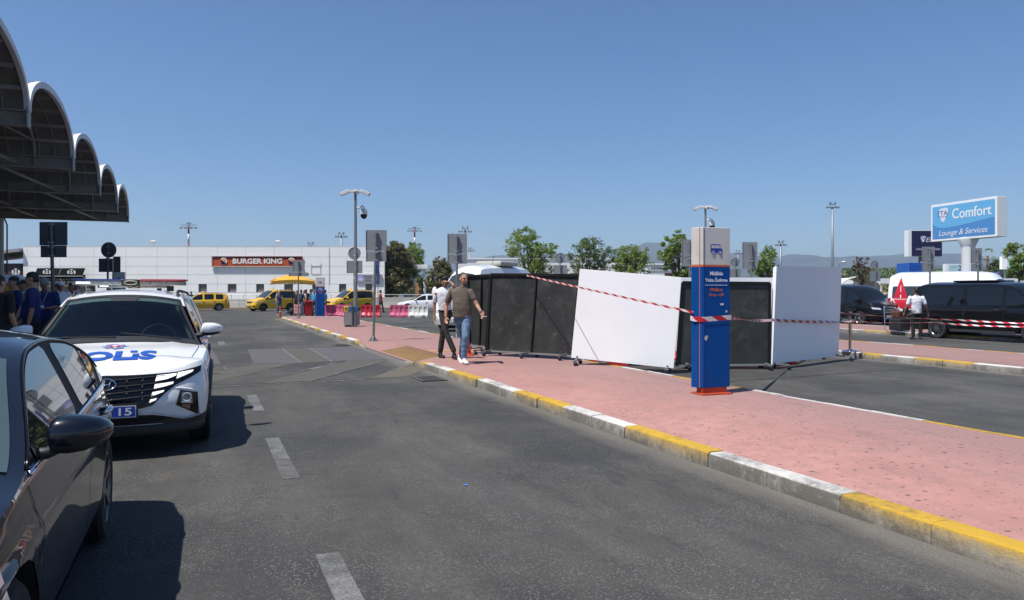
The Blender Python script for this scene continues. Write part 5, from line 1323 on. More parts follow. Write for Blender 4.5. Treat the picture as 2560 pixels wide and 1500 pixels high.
# ---- rolling panels
M_PW = mat('panel_white', (0.88, 0.885, 0.90), .5, var=.03, vscale=1.2, dirt=(.5, .5, .5), dscale=2.2, damt=.10)
M_PB = mat('panel_black', (0.026, 0.028, 0.028), .5, var=.35, vscale=2.0, dirt=(.085, .088, .082), dscale=3.2, damt=.75, bump=.08, bscale=6)
M_PF = mat('panel_frame', (0.010, 0.010, 0.011), .8, spec=.2)
def caster(mb, c):
    c = Vector(c); mb.m(M_GALV); mb.box(c + Vector((0, 0, .10)), (.09, .07, .012)); mb.box(c + Vector((.0, 0, .075)), (.045, .04, .05)); mb.m(M_TYRE)
    mb.lathe([(.001, -.014), (.03, -.016), (.042, -.012), (.042, .012), (.03, .016), (.001, .014)], 14, Matrix.Rotation(R(-90), 3, 'X') @ Matrix.Rotation(.4, 3, 'Y'), c + Vector((.02, 0, .042)))
def panel(label, BL, BR, TL, TR, m_face, frame=True, div=None, thick=.04, feet=(.06, .94), flen=.34, zb=(KH, KH), edge=None, group='rolling barrier panels', toe=1):
    BL, BR, TL, TR = map(Vector, (BL, BR, TL, TR)); r = thing('rolling_panel', label, 'panel', (BL.x, BL.y, 0), 0, group); o = Vector((BL.x, BL.y, 0))
    nrm = (BR - BL).cross(TL - BL).normalized()
    if nrm.y > 0: nrm = -nrm
    q = lambda s, t: (BL + (BR - BL) * s) * (1 - t) + (TL + (TR - TL) * s) * t - o
    mb = MB(); ed = (q(0, 0), q(1, 0), q(1, 1), q(0, 1)); bk = [p - nrm * thick for p in ed]
    mb.add(list(ed) + bk, [(0, 1, 2, 3), (7, 6, 5, 4), (0, 4, 5, 1), (1, 5, 6, 2), (2, 6, 7, 3), (3, 7, 4, 0)]); mb.build('board', m_face, r, bevel=.003)
    if frame:
        mb = MB(); w = .055
        f3 = nrm * .012
        for a, b in ((q(0, 0), q(0, 1)), (q(1, 0), q(1, 1)), (q(0, 1), q(1, 1))): mb.bar(a + f3, b + f3, w, w * .8, up=nrm)
        for d in (div or []): mb.bar(q(d, 0) + f3, q(d, 1) + f3, .03, .04, up=nrm)
        mb.build('frame', M_PF, r)
        mb = MB(); mb.bar(q(0, .002) + f3, q(1, .002) + f3, .035, .04, up=nrm); mb.build('bottom_rail', mat('rail_aluminium', (.30, .30, .30), .5, .5), r)
    if edge:
        mb = MB(); mb.bar(q(0, 0) + nrm * .008, q(0, 1) + nrm * .008, .05, .06, up=nrm); mb.bar(q(0, 1), q(1, 1), .05, .02, up=nrm); mb.build('edge_strip', M_PW, r)
    for k, s in enumerate(feet):
        mb = MB(); c = q(s, 0); g = lerp(zb[0], zb[1], s); mb.m(M_GALV)
        hn = Vector((nrm.x, nrm.y, 0)).normalized(); cz = Vector((c.x, c.y, 0))
        mb.bar(cz + hn * flen * toe + Vector((0, 0, g + .11)), cz - hn * flen + Vector((0, 0, g + .11)), .035, .03)
        mb.bar(Vector((c.x, c.y, g + .10)), Vector((c.x, c.y, c.z + .05)), .03, .03, up=Vector((0, 1, 0)))
        caster(mb, cz + hn * flen * .95 * toe + Vector((0, 0, g))); caster(mb, cz - hn * flen * .95 + Vector((0, 0, g)))
        mb.build('caster_foot', None, r)
    return r
PA = P
# left pair of black panels
panel('narrow black panel on casters at the far left of the row, behind the walking men', P(1176, 863, 17.9), P(1216, 868, 17.5), P(1171, 690, 17.9), P(1229, 688, 17.5), M_PB, div=[.6])
pb = panel('wide scuffed black two-part panel left of the leaning white panel, tape tied to its top', P(1218, 877.5, 17.2), P(1432, 890, 16.0), P(1228, 686, 17.2), P(1450, 688, 16.0), M_PB, div=[.535], feet=(.05, .5, .93))
o_ = Vector(pb.location)
mb = MB()      # chalky scratches
rnd = random.Random(11)
nb = (P(1432, 890, 16.0) - P(1218, 877.5, 17.2)).normalized()
for k in range(34):
    s_ = rnd.choice((rnd.uniform(.05, .45), rnd.uniform(.6, .95))); t_ = rnd.random() ** 1.6 * .85 + .03
    c = P(1218 + 214 * s_, 877.5 + 12.5 * s_ - 190 * t_, lerp(17.2, 16.0, s_) - .035 - .012) - o_; L = rnd.uniform(.006, .022); a = rnd.uniform(-.5, 2.2)
    d = nb * math.cos(a) * L + Vector((0, 0, math.sin(a) * L)); w = Vector((0, 0, rnd.uniform(.003, .007)))
    mb.add([c - d, c + d, c + d + w, c - d + w], [(0, 1, 2, 3)])
mb.build('scratches', mat('chalk', (.35, .36, .35), .8), pb)
# leaning white panel, set across the pavement edge
pw = panel('large white panel tilted clockwise on casters between the black panels', P(1427.6, 894.3, 15.0), P(1684, 921, 14.5), P(1449.6, 672, 15.0), P(1704, 693.3, 14.5), M_PW, frame=False, zb=(KH, 0), thick=.03, flen=.30)
# black panel behind the totem with a taller white one behind it
panel('low black framed panel directly behind the blue totem', P(1692, 915, 15.45), P(1922, 912, 15.35), P(1706, 706, 15.45), P(1924, 708, 15.35), M_PB, feet=(.1, .97), zb=(0, 0))
panel('taller white panel showing as a white rim around the black framed panel', P(1690, 878, 15.9), P(1934, 872, 15.9), P(1704, 694, 15.9), P(1936, 694.5, 15.9), M_PW, frame=False, zb=(0, 0))
panel('large shaded lilac-white panel at the right end of the row', P(1928, 911, 15.35), P(2096, 889.7, 17.4), P(1938.7, 668, 15.35), P(2105, 671, 17.4), M_PW, frame=False, edge=True, zb=(0, 0), feet=(.03, .97), thick=.05)
# ---- water-filled barriers
M_BR = mat('barrier_red', (0.42, 0.012, 0.03), .45, var=.2, vscale=3); M_BP = mat('barrier_faded_pink', (0.46, 0.075, 0.16), .6, var=.18, vscale=3); M_BW = mat('barrier_white', (0.62, 0.61, 0.57), .6, var=.12, vscale=3, dirt=(.3, .28, .25), dscale=2)
def barrier(label, loc, rz, m, L=1.22, H=.78):
    mb = MB(); h = H
    # profile across the thickness, swept in x with scalloped recesses
    n = 24; rows = []
    for k in range(n + 1):
        x = lerp(-L / 2, L / 2, k / n); q = abs(((k / n * 4) % 1) - .5) * 2; rec = .035 if q < .55 and .06 < k / n < .94 else 0
        ng = .09 if (.12 < k / n < .30 or .70 < k / n < .88) else 0
        rows.append([(x, -.22, ng), (x, -.22, .12 + ng * .3), (x, -.13 + rec, .30), (x, -.09 + rec, .58), (x, -.085, .64), (x, -.075, h), (x, .075, h), (x, .085, .64), (x, .09 - rec, .58), (x, .13 - rec, .30), (x, .22, .12 + ng * .3), (x, .22, ng)])
    mb.grid(rows, close=True); mb.add(rows[0], [tuple(range(12))]); mb.add(rows[-1], [tuple(range(12))])
    return tag(mb.build('traffic_barrier', m, None, loc=loc, rz=rz, bevel=0, smooth=25), label, 'barrier', 'plastic water-filled barriers')
def bar_at(px, D, m, rz, label): barrier(label, Vector((P(px, 0, D).x, D, 0)), rz, m)
bar_at(832, 48.2, M_BP, .9, 'faded pink-red plastic barrier turned end-on, leftmost of the barriers')
bar_at(858, 48.2, M_BP, -.25, 'faded pink plastic barrier partly behind the litter bin')
bar_at(927, 47.6, M_BR, .02, 'bright red plastic barrier right of the litter bin')
bar_at(999, 47.6, M_BP, .0, 'faded pink plastic barrier joined to the white one')
bar_at(1046, 47.55, M_BW, .0, 'white plastic barrier in front of the white car')
for i, (px_, m, w) in enumerate(((1545, M_BR, 'red'), (1600, M_BW, 'white'), (1655, M_BR, 'red'))):
    bar_at(px_, 16.35 + .1 * i, m, -.1, '%s plastic barrier lying behind the tilted white panel, %s' % (w, ('farthest left', 'in the middle', 'farthest right')[i]))
for i, (px_, m, w) in enumerate(((1725, M_BR, 'red'), (1850, M_BR, 'red'), (1912, M_BR, 'red'))):
    bar_at(px_, 16.6, m, 0, '%s plastic barrier glimpsed under the black panel, %s' % (w, ('left of the blue totem', 'right of the blue totem', 'beside the shaded white panel')[i]))
bar_at(1965, 17.0, M_BW, .75, 'pale plastic barrier glimpsed under the shaded white panel')
# ---- barrier tape
def tape_mat():
    m, nt, b = node_mat('barrier_tape'); k = NT(nt); tc = k.n('ShaderNodeTexCoord'); s = k.n('ShaderNodeSeparateXYZ'); k.l(tc.outputs['UV'], s.inputs[0])
    v = k.math('FRACT', k.math('ADD', k.math('MULTIPLY', s.outputs[0], 1.0), k.math('MULTIPLY', s.outputs[1], .35)))
    k.l(k.mix(k.math('GREATER_THAN', v, .5), (.70, .68, .67), (.50, .015, .03)), b.inputs['Base Color']); b.inputs['Roughness'].default_value = .4
    return m
M_TAPE = tape_mat()
def tape(mb_pts, label, sag=.03, w=.05, period=.32, twist=True, name='barrier_tape'):
    pts = []
    for a, b in zip(mb_pts, mb_pts[1:]):
        a, b = Vector(a), Vector(b); n = max(2, int((b - a).length / .06))
        for k in range(n): t = k / n; p = a.lerp(b, t); p.z -= sag * 4 * t * (1 - t) * min(1, (b - a).length / 3); pts.append(p)
    pts.append(Vector(mb_pts[-1])); me = bpy.data.meshes.new(name); vs = []; fs = []; L = 0; uv = []
    for i, p in enumerate(pts):
        if i: L += (p - pts[i - 1]).length
        d = (pts[min(i + 1, len(pts) - 1)] - pts[max(0, i - 1)]).normalized(); side = d.cross(Vector((0, 0, 1))).normalized(); upv = side.cross(d)
        an = (math.sin(L * 1.3) * .9 + math.sin(L * .5 + 1) * .5) if twist else .05; ax = upv * math.cos(an) + side * math.sin(an)
        vs += [p - ax * w / 2, p + ax * w / 2]; uv += [(L / period, 0), (L / period, 1)]
        if i: fs.append((2 * i - 2, 2 * i, 2 * i + 1, 2 * i - 1))
    me.from_pydata([tuple(v) for v in vs], [], fs); me.materials.append(M_TAPE); ul = me.uv_layers.new(name='UVMap')
    for l in me.loops: ul.data[l.index].uv = uv[l.vertex_index]
    o = bpy.data.objects.new(name, me); COL.objects.link(o); tag(o, label, 'tape', 'red and white barrier tapes'); return o
tape([P(1317, 688.5, 16.52), P(1733, 781, 10.64)], 'striped tape sloping down across the tilted white panel to the totem', .006, w=.034, twist=False)
ta = [tot.matrix_basis @ Vector(v) for v in ((-.275, .09, 1.075), (-.278, -.02, 1.065), (-.185, -.098, 1.06), (.275, -.098, 1.085), (.28, .09, 1.09))]
tape(ta, 'red and white tape wrapped round the blue totem at half height', 0, twist=False, w=.07)
tape([P(1826, 795.5, 10.9), P(1935, 800, 15.2), P(2105, 804, 17.35), P(2125, 804, 18.2)], 'striped tape running from the totem across the shaded panel to the chrome post', .02, w=.06)
tape([P(2125, 802, 18.2), P(2330, 806, 16.5), P(2700, 816, 13.0)], 'lower red and white tape running right from the chrome post past the black van', .04, w=.034)
tape([P(2098, 781, 17.6), P(2250, 793, 17), P(2400, 800, 16), P(2700, 812, 13.3)], 'upper red and white tape running from behind the shaded panel out of the right edge', .02, w=.034)
# stanchion
t = thing('stanchion', 'chrome queue post on a round base holding the barrier tape', 'post', Vector((P(2125, 0, 18.3).x, 18.3, KH)))
MB().lathe([(.001, .0), (.19, .0), (.195, .012), (.17, .03), (.07, .045), (.035, .06)], 32).build('base', M_CHROME, t, smooth=30)
MB().lathe([(.034, .05), (.034, .93), (.040, .935), (.040, .97), (.001, .975)], 20).build('post', mat('chrome_dark', (.45, .43, .40), .15, 1.0), t, smooth=30)
MB().box((0, 0, .885), (.1, .1, .07)).build('tape_head', M_BLK, t, bevel=.01)
# ---- camera masts
M_CAM = mat('camera_white', (0.62, 0.62, 0.60), .4)
def cam_mast(label, loc, H, r, nb, yaw=0, stickers=False):
    t = thing('camera_mast', label, 'camera mast', loc, yaw, 'grey surveillance camera masts')
    mb = MB(); mb.tube([(0, 0, 0), (0, 0, H * .45), (0, 0, H * .46), (0, 0, H)], [r, r, r * .8, r * .62], 14); mb.build('pole', M_GALV, t, smooth=40)
    mb = MB(); mb.tube([(-.35, 0, H), (-.12, 0, H + .12), (.12, 0, H + .12), (.35, 0, H)], .035, 6); mb.box((0, 0, H + .08), (.3, .3, .12)); mb.build('bracket', M_CAM, t)
    for sx in (-1, 1):
        mb = MB(); mb.m(M_CAM); q = Matrix.Rotation(sx * R(24), 3, 'Y'); mb.box((sx * .42, -.05, H + .02), (.42, .15, .15), q); mb.m(M_BLK); mb.box((sx * .62, -.05, H - .07), (.03, .11, .11), q); mb.build('bullet_camera', None, t, bevel=.02)
    mb = MB(); mb.m(M_CAM); mb.box((.05, -.18, H + .02), (.16, .36, .14)); mb.m(M_BLK); mb.box((.05, -.37, H + .0), (.12, .03, .11)); mb.build('front_camera', None, t, bevel=.02)
    mb = MB(); mb.tube([(r * .5, 0, H - .62), (.22, 0, H - .62), (.28, 0, H - .55), (.36, 0, H - .58), (.36, 0, H - .68)], .035, 8)
    a = mb.build('arm', M_CAM, t, smooth=True); d = MB().lathe([(.001, 0), (.10, -.02), (.145, -.10), (.15, -.24), (.14, -.28)], 20, None, (.36, 0, H - .64)).build('dome_housing', M_CAM, t, smooth=40)
    MB().ball((.36, 0, H - .94), (.145, .145, .17), 20, 12).build('dome', M_GLOSSB, d, smooth=True)
    if stickers:
        mb = MB(); rnd = random.Random(2)
        for k in range(9):
            z = rnd.uniform(1.2, 3.1); a = rnd.uniform(-2.4, -1.0); w = rnd.uniform(.02, .05); h = rnd.uniform(.03, .08); rr = r + .003
            mb.m((mat('torn_paper', (.6, .6, .57), .8), M_TOTR)[k % 3 == 2])
            mb.grid([[Vector((rr * math.cos(a + s), rr * math.sin(a + s), z + t_)) for t_ in (0, h)] for s in (-w / r / 2, 0, w / r / 2)])
        mb.build('sticker', None, t)
    return t
cam_mast('grey camera mast with stickers rising beside the litter bin, cameras on top', Vector((P(885, 0, 32).x, 32.3, KH)), 5.7, .088, 3, 0, True)
t2 = cam_mast('farther camera mast whose head shows above the blue totem', Vector((P(1763.5, 0, 40).x, 40, KH)), 5.9, .08, 3)
# ---- litter bin
t = thing('litter_bin', 'grey mesh litter bin with yellow and blue tops and a dark post', 'bin', Vector((P(880, 0, 31.7).x, 31.7, KH)))
mb = MB(); M_MESHG = mat('bin_mesh_grey', (.33, .34, .34), .5, .3)
for k in range(11):
    a = .10 + k * .046
    mb.box((0, -.2, a), (.58, .012, .030)); mb.box((-.29, -.02, a), (.012, .36, .030)); mb.box((.29, -.02, a), (.012, .36, .030)); mb.box((0, .16, a), (.58, .012, .030))
for k in range(11): mb.box((-.28 + k * .056, -.2, .34), (.026, .014, .54)); mb.box((-.28 + k * .056, .16, .34), (.026, .014, .54))
for k in range(7): mb.box((-.29, -.2 + k * .06, .34), (.014, .026, .54)); mb.box((.29, -.2 + k * .06, .34), (.014, .026, .54))
mb.build('basket', M_MESHG, t)
mb = MB(); mb.box((0, -.02, .34), (.5, .3, .5)); mb.build('liner', mat('liner_grey', (.22, .22, .21), .7), t)
for x, m, nm in ((-.2, mat('bin_yellow', (.55, .38, .03), .5), 'yellow_top'), (.08, mat('bin_blue', (.02, .13, .38), .5), 'blue_top')):
    mb = MB(); mb.m(m); w = .2 if x < 0 else .3; mb.box((x, -.02, .74), (w, .36, .24)); mb.m(M_BLK); mb.box((x, -.205, .76), (w * .55, .012, .08)); mb.build(nm, None, t, bevel=.015)
mb = MB(); mb.cyl((.12, -.32, 0), .055, .86, 16); mb.lathe([(.16, 0), (.16, .02), (.06, .04)], 20, None, (.12, -.32, 0)); mb.cyl((.12, -.32, .8), .058, .05, 16); mb.build('post', mat('post_dark', (.045, .05, .055), .5), t, smooth=35)
mb = MB(); mb.box((-.15, 0, .035), (.36, .26, .07), taper=.55); mb.build('foot', M_BLK, t)
# red wheeled bin
t = thing('wheeled_bin', 'bright red wheeled rubbish bin left of the distant totem', 'bin', Vector((P(772, 0, 49.3).x, 49.3, 0)), .15)
M_WB = mat('bin_red', (0.50, 0.008, 0.012), .4)
mb = MB(); mb.box((0, 0, .50), (.44, .5, .88)); b = mb.v; [b.__setitem__(i, (v[0] * (.86 if v[2] < .5 else 1.08), v[1] * (.8 if v[2] < .5 else 1.08), v[2])) for i, v in enumerate(b)]; mb.build('body', M_WB, t, bevel=.02)
MB().box((0, -.01, .985), (.54, .62, .07)).build('lid', M_WB, t, bevel=.025)
MB().tube([(-.22, .34, .95), (-.22, .38, .93), (.22, .38, .93), (.22, .34, .95)], .018, 6).build('handle', M_WB, t)
for sx in (-1, 1): MB().lathe([(.001, -.03), (.1, -.03), (.1, .03), (.001, .03)], 16, Matrix.Rotation(R(90), 3, 'Y'), (sx * .2, .2, .1)).build('wheel', M_BLK, t)
# suitcase, backpack, cart
t = thing('suitcase', 'pink patterned suitcase standing between the blonde woman and the red bin', 'suitcase', Vector((P(744.5, 0, 52).x, 52, 0)), -.05)
def flower_mat():
    m, nt, b = node_mat('pink_floral'); k = NT(nt); tc = k.n('ShaderNodeTexCoord'); v = k.n('ShaderNodeTexVoronoi'); v.inputs['Scale'].default_value = 9; k.l(tc.outputs['Object'], v.inputs['Vector'])
    c = k.mix(k.math('LESS_THAN', v.outputs['Distance'], .34), (.62, .30, .32), (.40, .10, .14)); n_ = k.noise(tc.outputs['Object'], 14, 3)
    k.l(k.mix(k.rng(n_, .6, .64), c, (.06, .09, .08)), b.inputs['Base Color']); b.inputs['Roughness'].default_value = .4; return m
MB().box((0, 0, .39), (.50, .26, .66)).build('shell', flower_mat(), t, bevel=.05)
mb = MB(); mb.tube([(-.12, .08, .70), (-.12, .08, .95), (.12, .08, .95), (.12, .08, .70)], .012, 6)
for sx in (-.2, .2):
    for sy in (-.09, .09): mb.ball((sx, sy, .035), .035, 8, 6)
mb.build('handle', M_BLK, t)
q = MB().ball((0, 0, .24), (.2, .15, .26), 12, 8).build('backpack', mat('bag_dark', (.02, .022, .025), .8), None, smooth=True, loc=Vector((P(729, 0, 52.3).x, 52.3, 0))); tag(q, 'dark backpack on the asphalt leaning by the pink suitcase', 'bag')
t = thing('trolley_cart', 'low black cart with a red tray between the distant totem and the barriers', 'cart', Vector((P(806, 0, 49).x, 49, 0)))
MB().box((0, 0, .38), (.52, .4, .42)).build('box', M_BLK, t, bevel=.02); MB().box((0, 0, .63), (.44, .34, .09)).build('tray', M_WB, t, bevel=.02)
mb = MB()
for sx in (-.22, .22): mb.tube([(sx, -.16, .55), (sx, -.16, .08)], .015, 6); mb.ball((sx, -.16, .05), .05, 8, 6); mb.ball((sx, .16, .05), .05, 8, 6)
mb.build('legs', M_GALV, t)
# bollard at the kerb tip
p = G(701, 795, KH)
mb = MB(); mb.m(M_TOTR); mb.tube([(0, 0, 0), (0, 0, .62), (0, 0, .7)], [.055, .055, .04], 14); mb.m(mat('reflect_white', (.6, .6, .6), .4)); mb.cyl((0, 0, .35), .057, .05, 14)
tag(mb.build('bollard', None, None, smooth=40, loc=p), 'thin red bollard on the far tip of the pink pavement kerb', 'bollard')
# traffic cone
p = P(1164, 0, 17.2); p.z = KH; mb = MB(); mb.m(mat('cone_orange', (.62, .075, .02), .5)); mb.lathe([(.155, .03), (.13, .04), (.035, .70), (.001, .71)], 24)
for k in range(6): z = .12 + k * .09; r_ = lerp(.13, .035, (z - .04) / .66); mb.lathe([(r_ + .003, z), (r_ + .008, z + .015), (r_ + .0, z + .03)], 20)
mb.box((0, 0, .016), (.36, .36, .032)); tag(mb.build('traffic_cone', None, None, smooth=40, loc=p), 'orange ribbed traffic cone beside the walking man and the black panels', 'cone')
# ---- parasol
M_PAR = mat('parasol_yellow', (0.62, 0.33, 0.03), .7, var=.1, vscale=1.5)
t = thing('parasol', 'large yellow square parasol with drooping edge over the taxi stand', 'parasol', Vector((P(731, 0, 56.5).x, 56.5, 0)), .35)
s = 1.52; zt, ze = 2.98, 2.45
mb = MB(); rows = []
for k in range(5):
    f_ = k / 4; ring = []
    for j in range(32):
        a = j / 32 * 4; e = int(a); q = a - e; c = [(-1, -1), (1, -1), (1, 1), (-1, 1), (-1, -1)]; x = lerp(c[e][0], c[e + 1][0], q); y = lerp(c[e][1], c[e + 1][1], q)
        dr = -.09 * math.sin(math.pi * q) * f_; ring.append(Vector((x * s * f_, y * s * f_ * .95, lerp(zt, ze, f_) - dr * -1 * .0 - .10 * math.sin(math.pi * q) * f_ * -1 - (.05 if k == 4 else 0))))
    rows.append(ring)
rows.append([p + Vector((0, 0, -.24)) for p in rows[-1]])
mb.grid(rows, close=True); mb.build('canopy', M_PAR, t, smooth=35)
mb = MB(); mb.cyl((0, 0, 0), .035, 3.0, 10)
mb.build('mast', mat('wood_brown', (.16, .055, .025), .5), t, smooth=True)
mb = MB()
for sx in (-1, 1):
    for sy in (-1, 1): mb.tube([(0, 0, 2.1), (sx * s * .6, sy * s * .55, 2.68)], .015, 5); mb.tube([(0, 0, zt - .02), (sx * s, sy * s * .95, ze)], .015, 5)
mb.build('ribs', mat('wood_brown', (.16, .055, .025), .5), t); MB().box((0, 0, .08), (.7, .7, .14)).build('base', M_CONC, t, bevel=.02)
# furled blue banner on a pole
t = thing('banner_pole', 'furled blue banner hanging on a thin pole at the right corner of the white building', 'banner', Vector((P(945, 0, 60).x, 60, 0)))
MB().tube([(0, 0, 0), (0, 0, 4.25)], .03, 8).build('pole', M_GALV, t)
mb = MB(); rows = []
for k in range(12):
    z = lerp(4.1, 2.25, k / 11); rows.append([Vector((-.12 + .035 * j + .02 * math.sin(k + j), -.05 - .05 * math.sin(j * 2.1 + k * .3), z)) for j in range(8)])
mb.grid(rows); mb.build('cloth', mat('banner_blue', (.06, .12, .34), .7), t, smooth=True)
# kiosk with white canopy at far left
t = thing('kiosk_cart', 'small kiosk cart with a white canopy and yellow band under the terminal canopy', 'kiosk', Vector((P(22, 0, 24).x, 24, KH)), .3)
mb = MB(); mb.add([(-.7, -.5, 1.74), (.7, -.5, 1.74), (.7, .5, 1.74), (-.7, .5, 1.74), (-.3, -.2, 2.0), (.3, -.2, 2.0), (.3, .2, 2.0), (-.3, .2, 2.0)], [(0, 1, 5, 4), (1, 2, 6, 5), (2, 3, 7, 6), (3, 0, 4, 7), (4, 5, 6, 7)]); mb.build('roof', mat('kiosk_white', (.75, .75, .75), .6), t)
MB().box((0, 0, 1.6), (1.3, .9, .24)).build('band', mat('kiosk_yellow', (.6, .35, .04), .5), t); MB().box((0, 0, 1.4), (1.3, .9, .14)).build('red_band', M_WB, t)
mb = MB(); mb.box((0, 0, .5), (1.2, .8, 1.0))
for sx in (-.6, .6):
    for sy in (-.4, .4): mb.tube([(sx, sy, .9), (sx, sy, 1.5)], .025, 6)
mb.build('counter', M_BLK, t)
# ---------------------------------------------------------------- people: overlapping tapered limbs fused into one skin, coloured by garment
def skin(n, c): return mat('skin_' + n, c, .55, var=.08, vscale=9)
SK = skin('tan', (.42, .22, .14)); SKD = skin('deep', (.26, .125, .075)); SKL = skin('fair', (.55, .33, .24))
M_HAIR = mat('hair_dark', (.012, .010, .009), .6); M_HAIRG = mat('hair_grey', (.22, .22, .22), .7); M_HAIRB = mat('hair_blonde', (.55, .42, .24), .6)
M_HAIRBR = mat('hair_brown', (.060, .042, .034), .7)
def cloth(n, c, var=.12): return mat(n, c, .85, var=var, vscale=14, bump=.9, bscale=11)
class Fig:
    def __init__(s): s.parts = []      # list of (MB, material)
    def add(s, m): mb = MB(); s.parts.append((mb, m)); return mb
    def limb(s, m, pts, rs, flat=1.0, side=None, n=12):
        """closed tapered tube through pts with hemispherical ends; rs radii; flat squashes it along the axis not given by side"""
        pts = [Vector(p) for p in pts]; P_, R_ = [], []
        d0 = (pts[1] - pts[0]).normalized(); d1 = (pts[-1] - pts[-2]).normalized()
        for a in (75, 45, 20): P_.append(pts[0] - d0 * rs[0] * math.sin(R(a))); R_.append(rs[0] * math.cos(R(a)))
        for i in range(len(pts) - 1):
            for k in range(4): t = k / 4; P_.append(pts[i].lerp(pts[i + 1], t)); R_.append(lerp(rs[i], rs[i + 1], t))
        P_.append(pts[-1]); R_.append(rs[-1])
        for a in (20, 45, 75): P_.append(pts[-1] + d1 * rs[-1] * math.sin(R(a))); R_.append(rs[-1] * math.cos(R(a)))
        sd = Vector(side or (1, 0, 0)); rings = []
        for i, p in enumerate(P_):
            t = (P_[min(i + 1, len(P_) - 1)] - P_[max(0, i - 1)]).normalized(); a = sd - t * sd.dot(t)
            a = a.normalized() if a.length > .05 else t.orthogonal().normalized(); b = t.cross(a)
            rings.append([p + a * math.cos(2 * math.pi * k / n) * R_[i] + b * math.sin(2 * math.pi * k / n) * R_[i] * flat for k in range(n)])
        mb = s.add(m); mb.grid(rings, close=True); mb.add(rings[0], [tuple(range(n))[::-1]]); mb.add(rings[-1], [tuple(range(n))]); return mb
    def stack(s, m, secs, n=18, lean=None):
        """torso-like solid from horizontal sections (x, y, z, rx, ry)"""
        rings = [[Vector((x + rx * math.copysign(abs(math.cos(a)) ** .85, math.cos(a)), y + ry * math.copysign(abs(math.sin(a)) ** .85, math.sin(a)), z)) for a in [2 * math.pi * k / n for k in range(n)]] for x, y, z, rx, ry in secs]
        mb = s.add(m); mb.grid(rings, close=True); mb.add(rings[0], [tuple(range(n))[::-1]]); mb.add(rings[-1], [tuple(range(n))]); return mb
    def ball(s, m, c, r, rot=None): s.add(m).ball(c, r, 14, 10, rot)
    def fuse(s, voxel, parent, name='body', smooth_it=2):
        me = bpy.data.meshes.new('tmp'); V = []; F = []; pts = []; mats = []; mi = []
        for mb, m in s.parts:
            if m not in mats: mats.append(m)
            o = len(V); V += mb.v; F += [[i + o for i in f] for f in mb.f]; pts += [(Vector(v), mats.index(m)) for v in mb.v]
            for f in mb.f: c = sum((Vector(mb.v[i]) for i in f), Vector()) / len(f); pts.append((c, mats.index(m)))
        me.from_pydata(V, [], F); bm = bmesh.new(); bm.from_mesh(me); bmesh.ops.recalc_face_normals(bm, faces=bm.faces); bm.to_mesh(me); bm.free()
        o = bpy.data.objects.new('tmp', me); COL.objects.link(o); md = o.modifiers.new('r', 'REMESH'); md.mode = 'VOXEL'; md.voxel_size = voxel
        sm_ = o.modifiers.new('s', 'SMOOTH'); sm_.iterations = smooth_it; sm_.factor = .5
        dg = bpy.context.evaluated_depsgraph_get(); dg.update(); res = bpy.data.meshes.new_from_object(o.evaluated_get(dg)); bpy.data.objects.remove(o)
        kd = KDTree(len(pts)); [kd.insert(p, i) for i, (p, _) in enumerate(pts)]; kd.balance()
        res.materials.clear(); [res.materials.append(m) for m in mats]
        res.polygons.foreach_set('material_index', [pts[kd.find(p.center)[1]][1] for p in res.polygons]); res.polygons.foreach_set('use_smooth', [True] * len(res.polygons))
        res.name = name; ob = bpy.data.objects.new(name, res); COL.objects.link(ob); ob.parent = parent; return ob
def hand(F, m, w, d, nrm, th, curl=.5, s=1.0, spread=0.0):
    """palm at wrist w along d; nrm = palm normal (fingers curl towards it); th = thumb side"""
    w, d, nrm, th = Vector(w), Vector(d).normalized(), Vector(nrm).normalized(), Vector(th).normalized()
    pm = w + d * .045 * s; F.limb(m, [w, pm, w + d * .085 * s], [.024 * s, .036 * s, .036 * s], flat=.42, side=th)
    for k, (L, off) in enumerate(((.070, .030), (.078, .010), (.072, -.011), (.056, -.031))):
        b = w + d * .088 * s + th * off * s; c = curl * (1 + .12 * k); d1 = (d * math.cos(c * .6) + nrm * math.sin(c * .6) + th * spread * (1.5 - k)).normalized(); m1 = b + d1 * L * .5 * s
        d2 = (d * math.cos(c * 1.5) + nrm * math.sin(c * 1.5) + th * spread * (1.5 - k)).normalized(); m2 = m1 + d2 * L * .32 * s; d3 = (d * math.cos(c * 2.2) + nrm * math.sin(c * 2.2)).normalized()
        F.limb(m, [b, m1, m2, m2 + d3 * L * .22 * s], [.0098 * s, .0092 * s, .0085 * s, .0078 * s], n=8)
    b = w + d * .025 * s + th * .028 * s; F.limb(m, [b, b + (d * .6 + th * .8 + nrm * .3).normalized() * .035 * s, b + (d * .9 + th * .55 + nrm * .5).normalized() * .065 * s], [.013 * s, .0115 * s, .0095 * s], n=8)
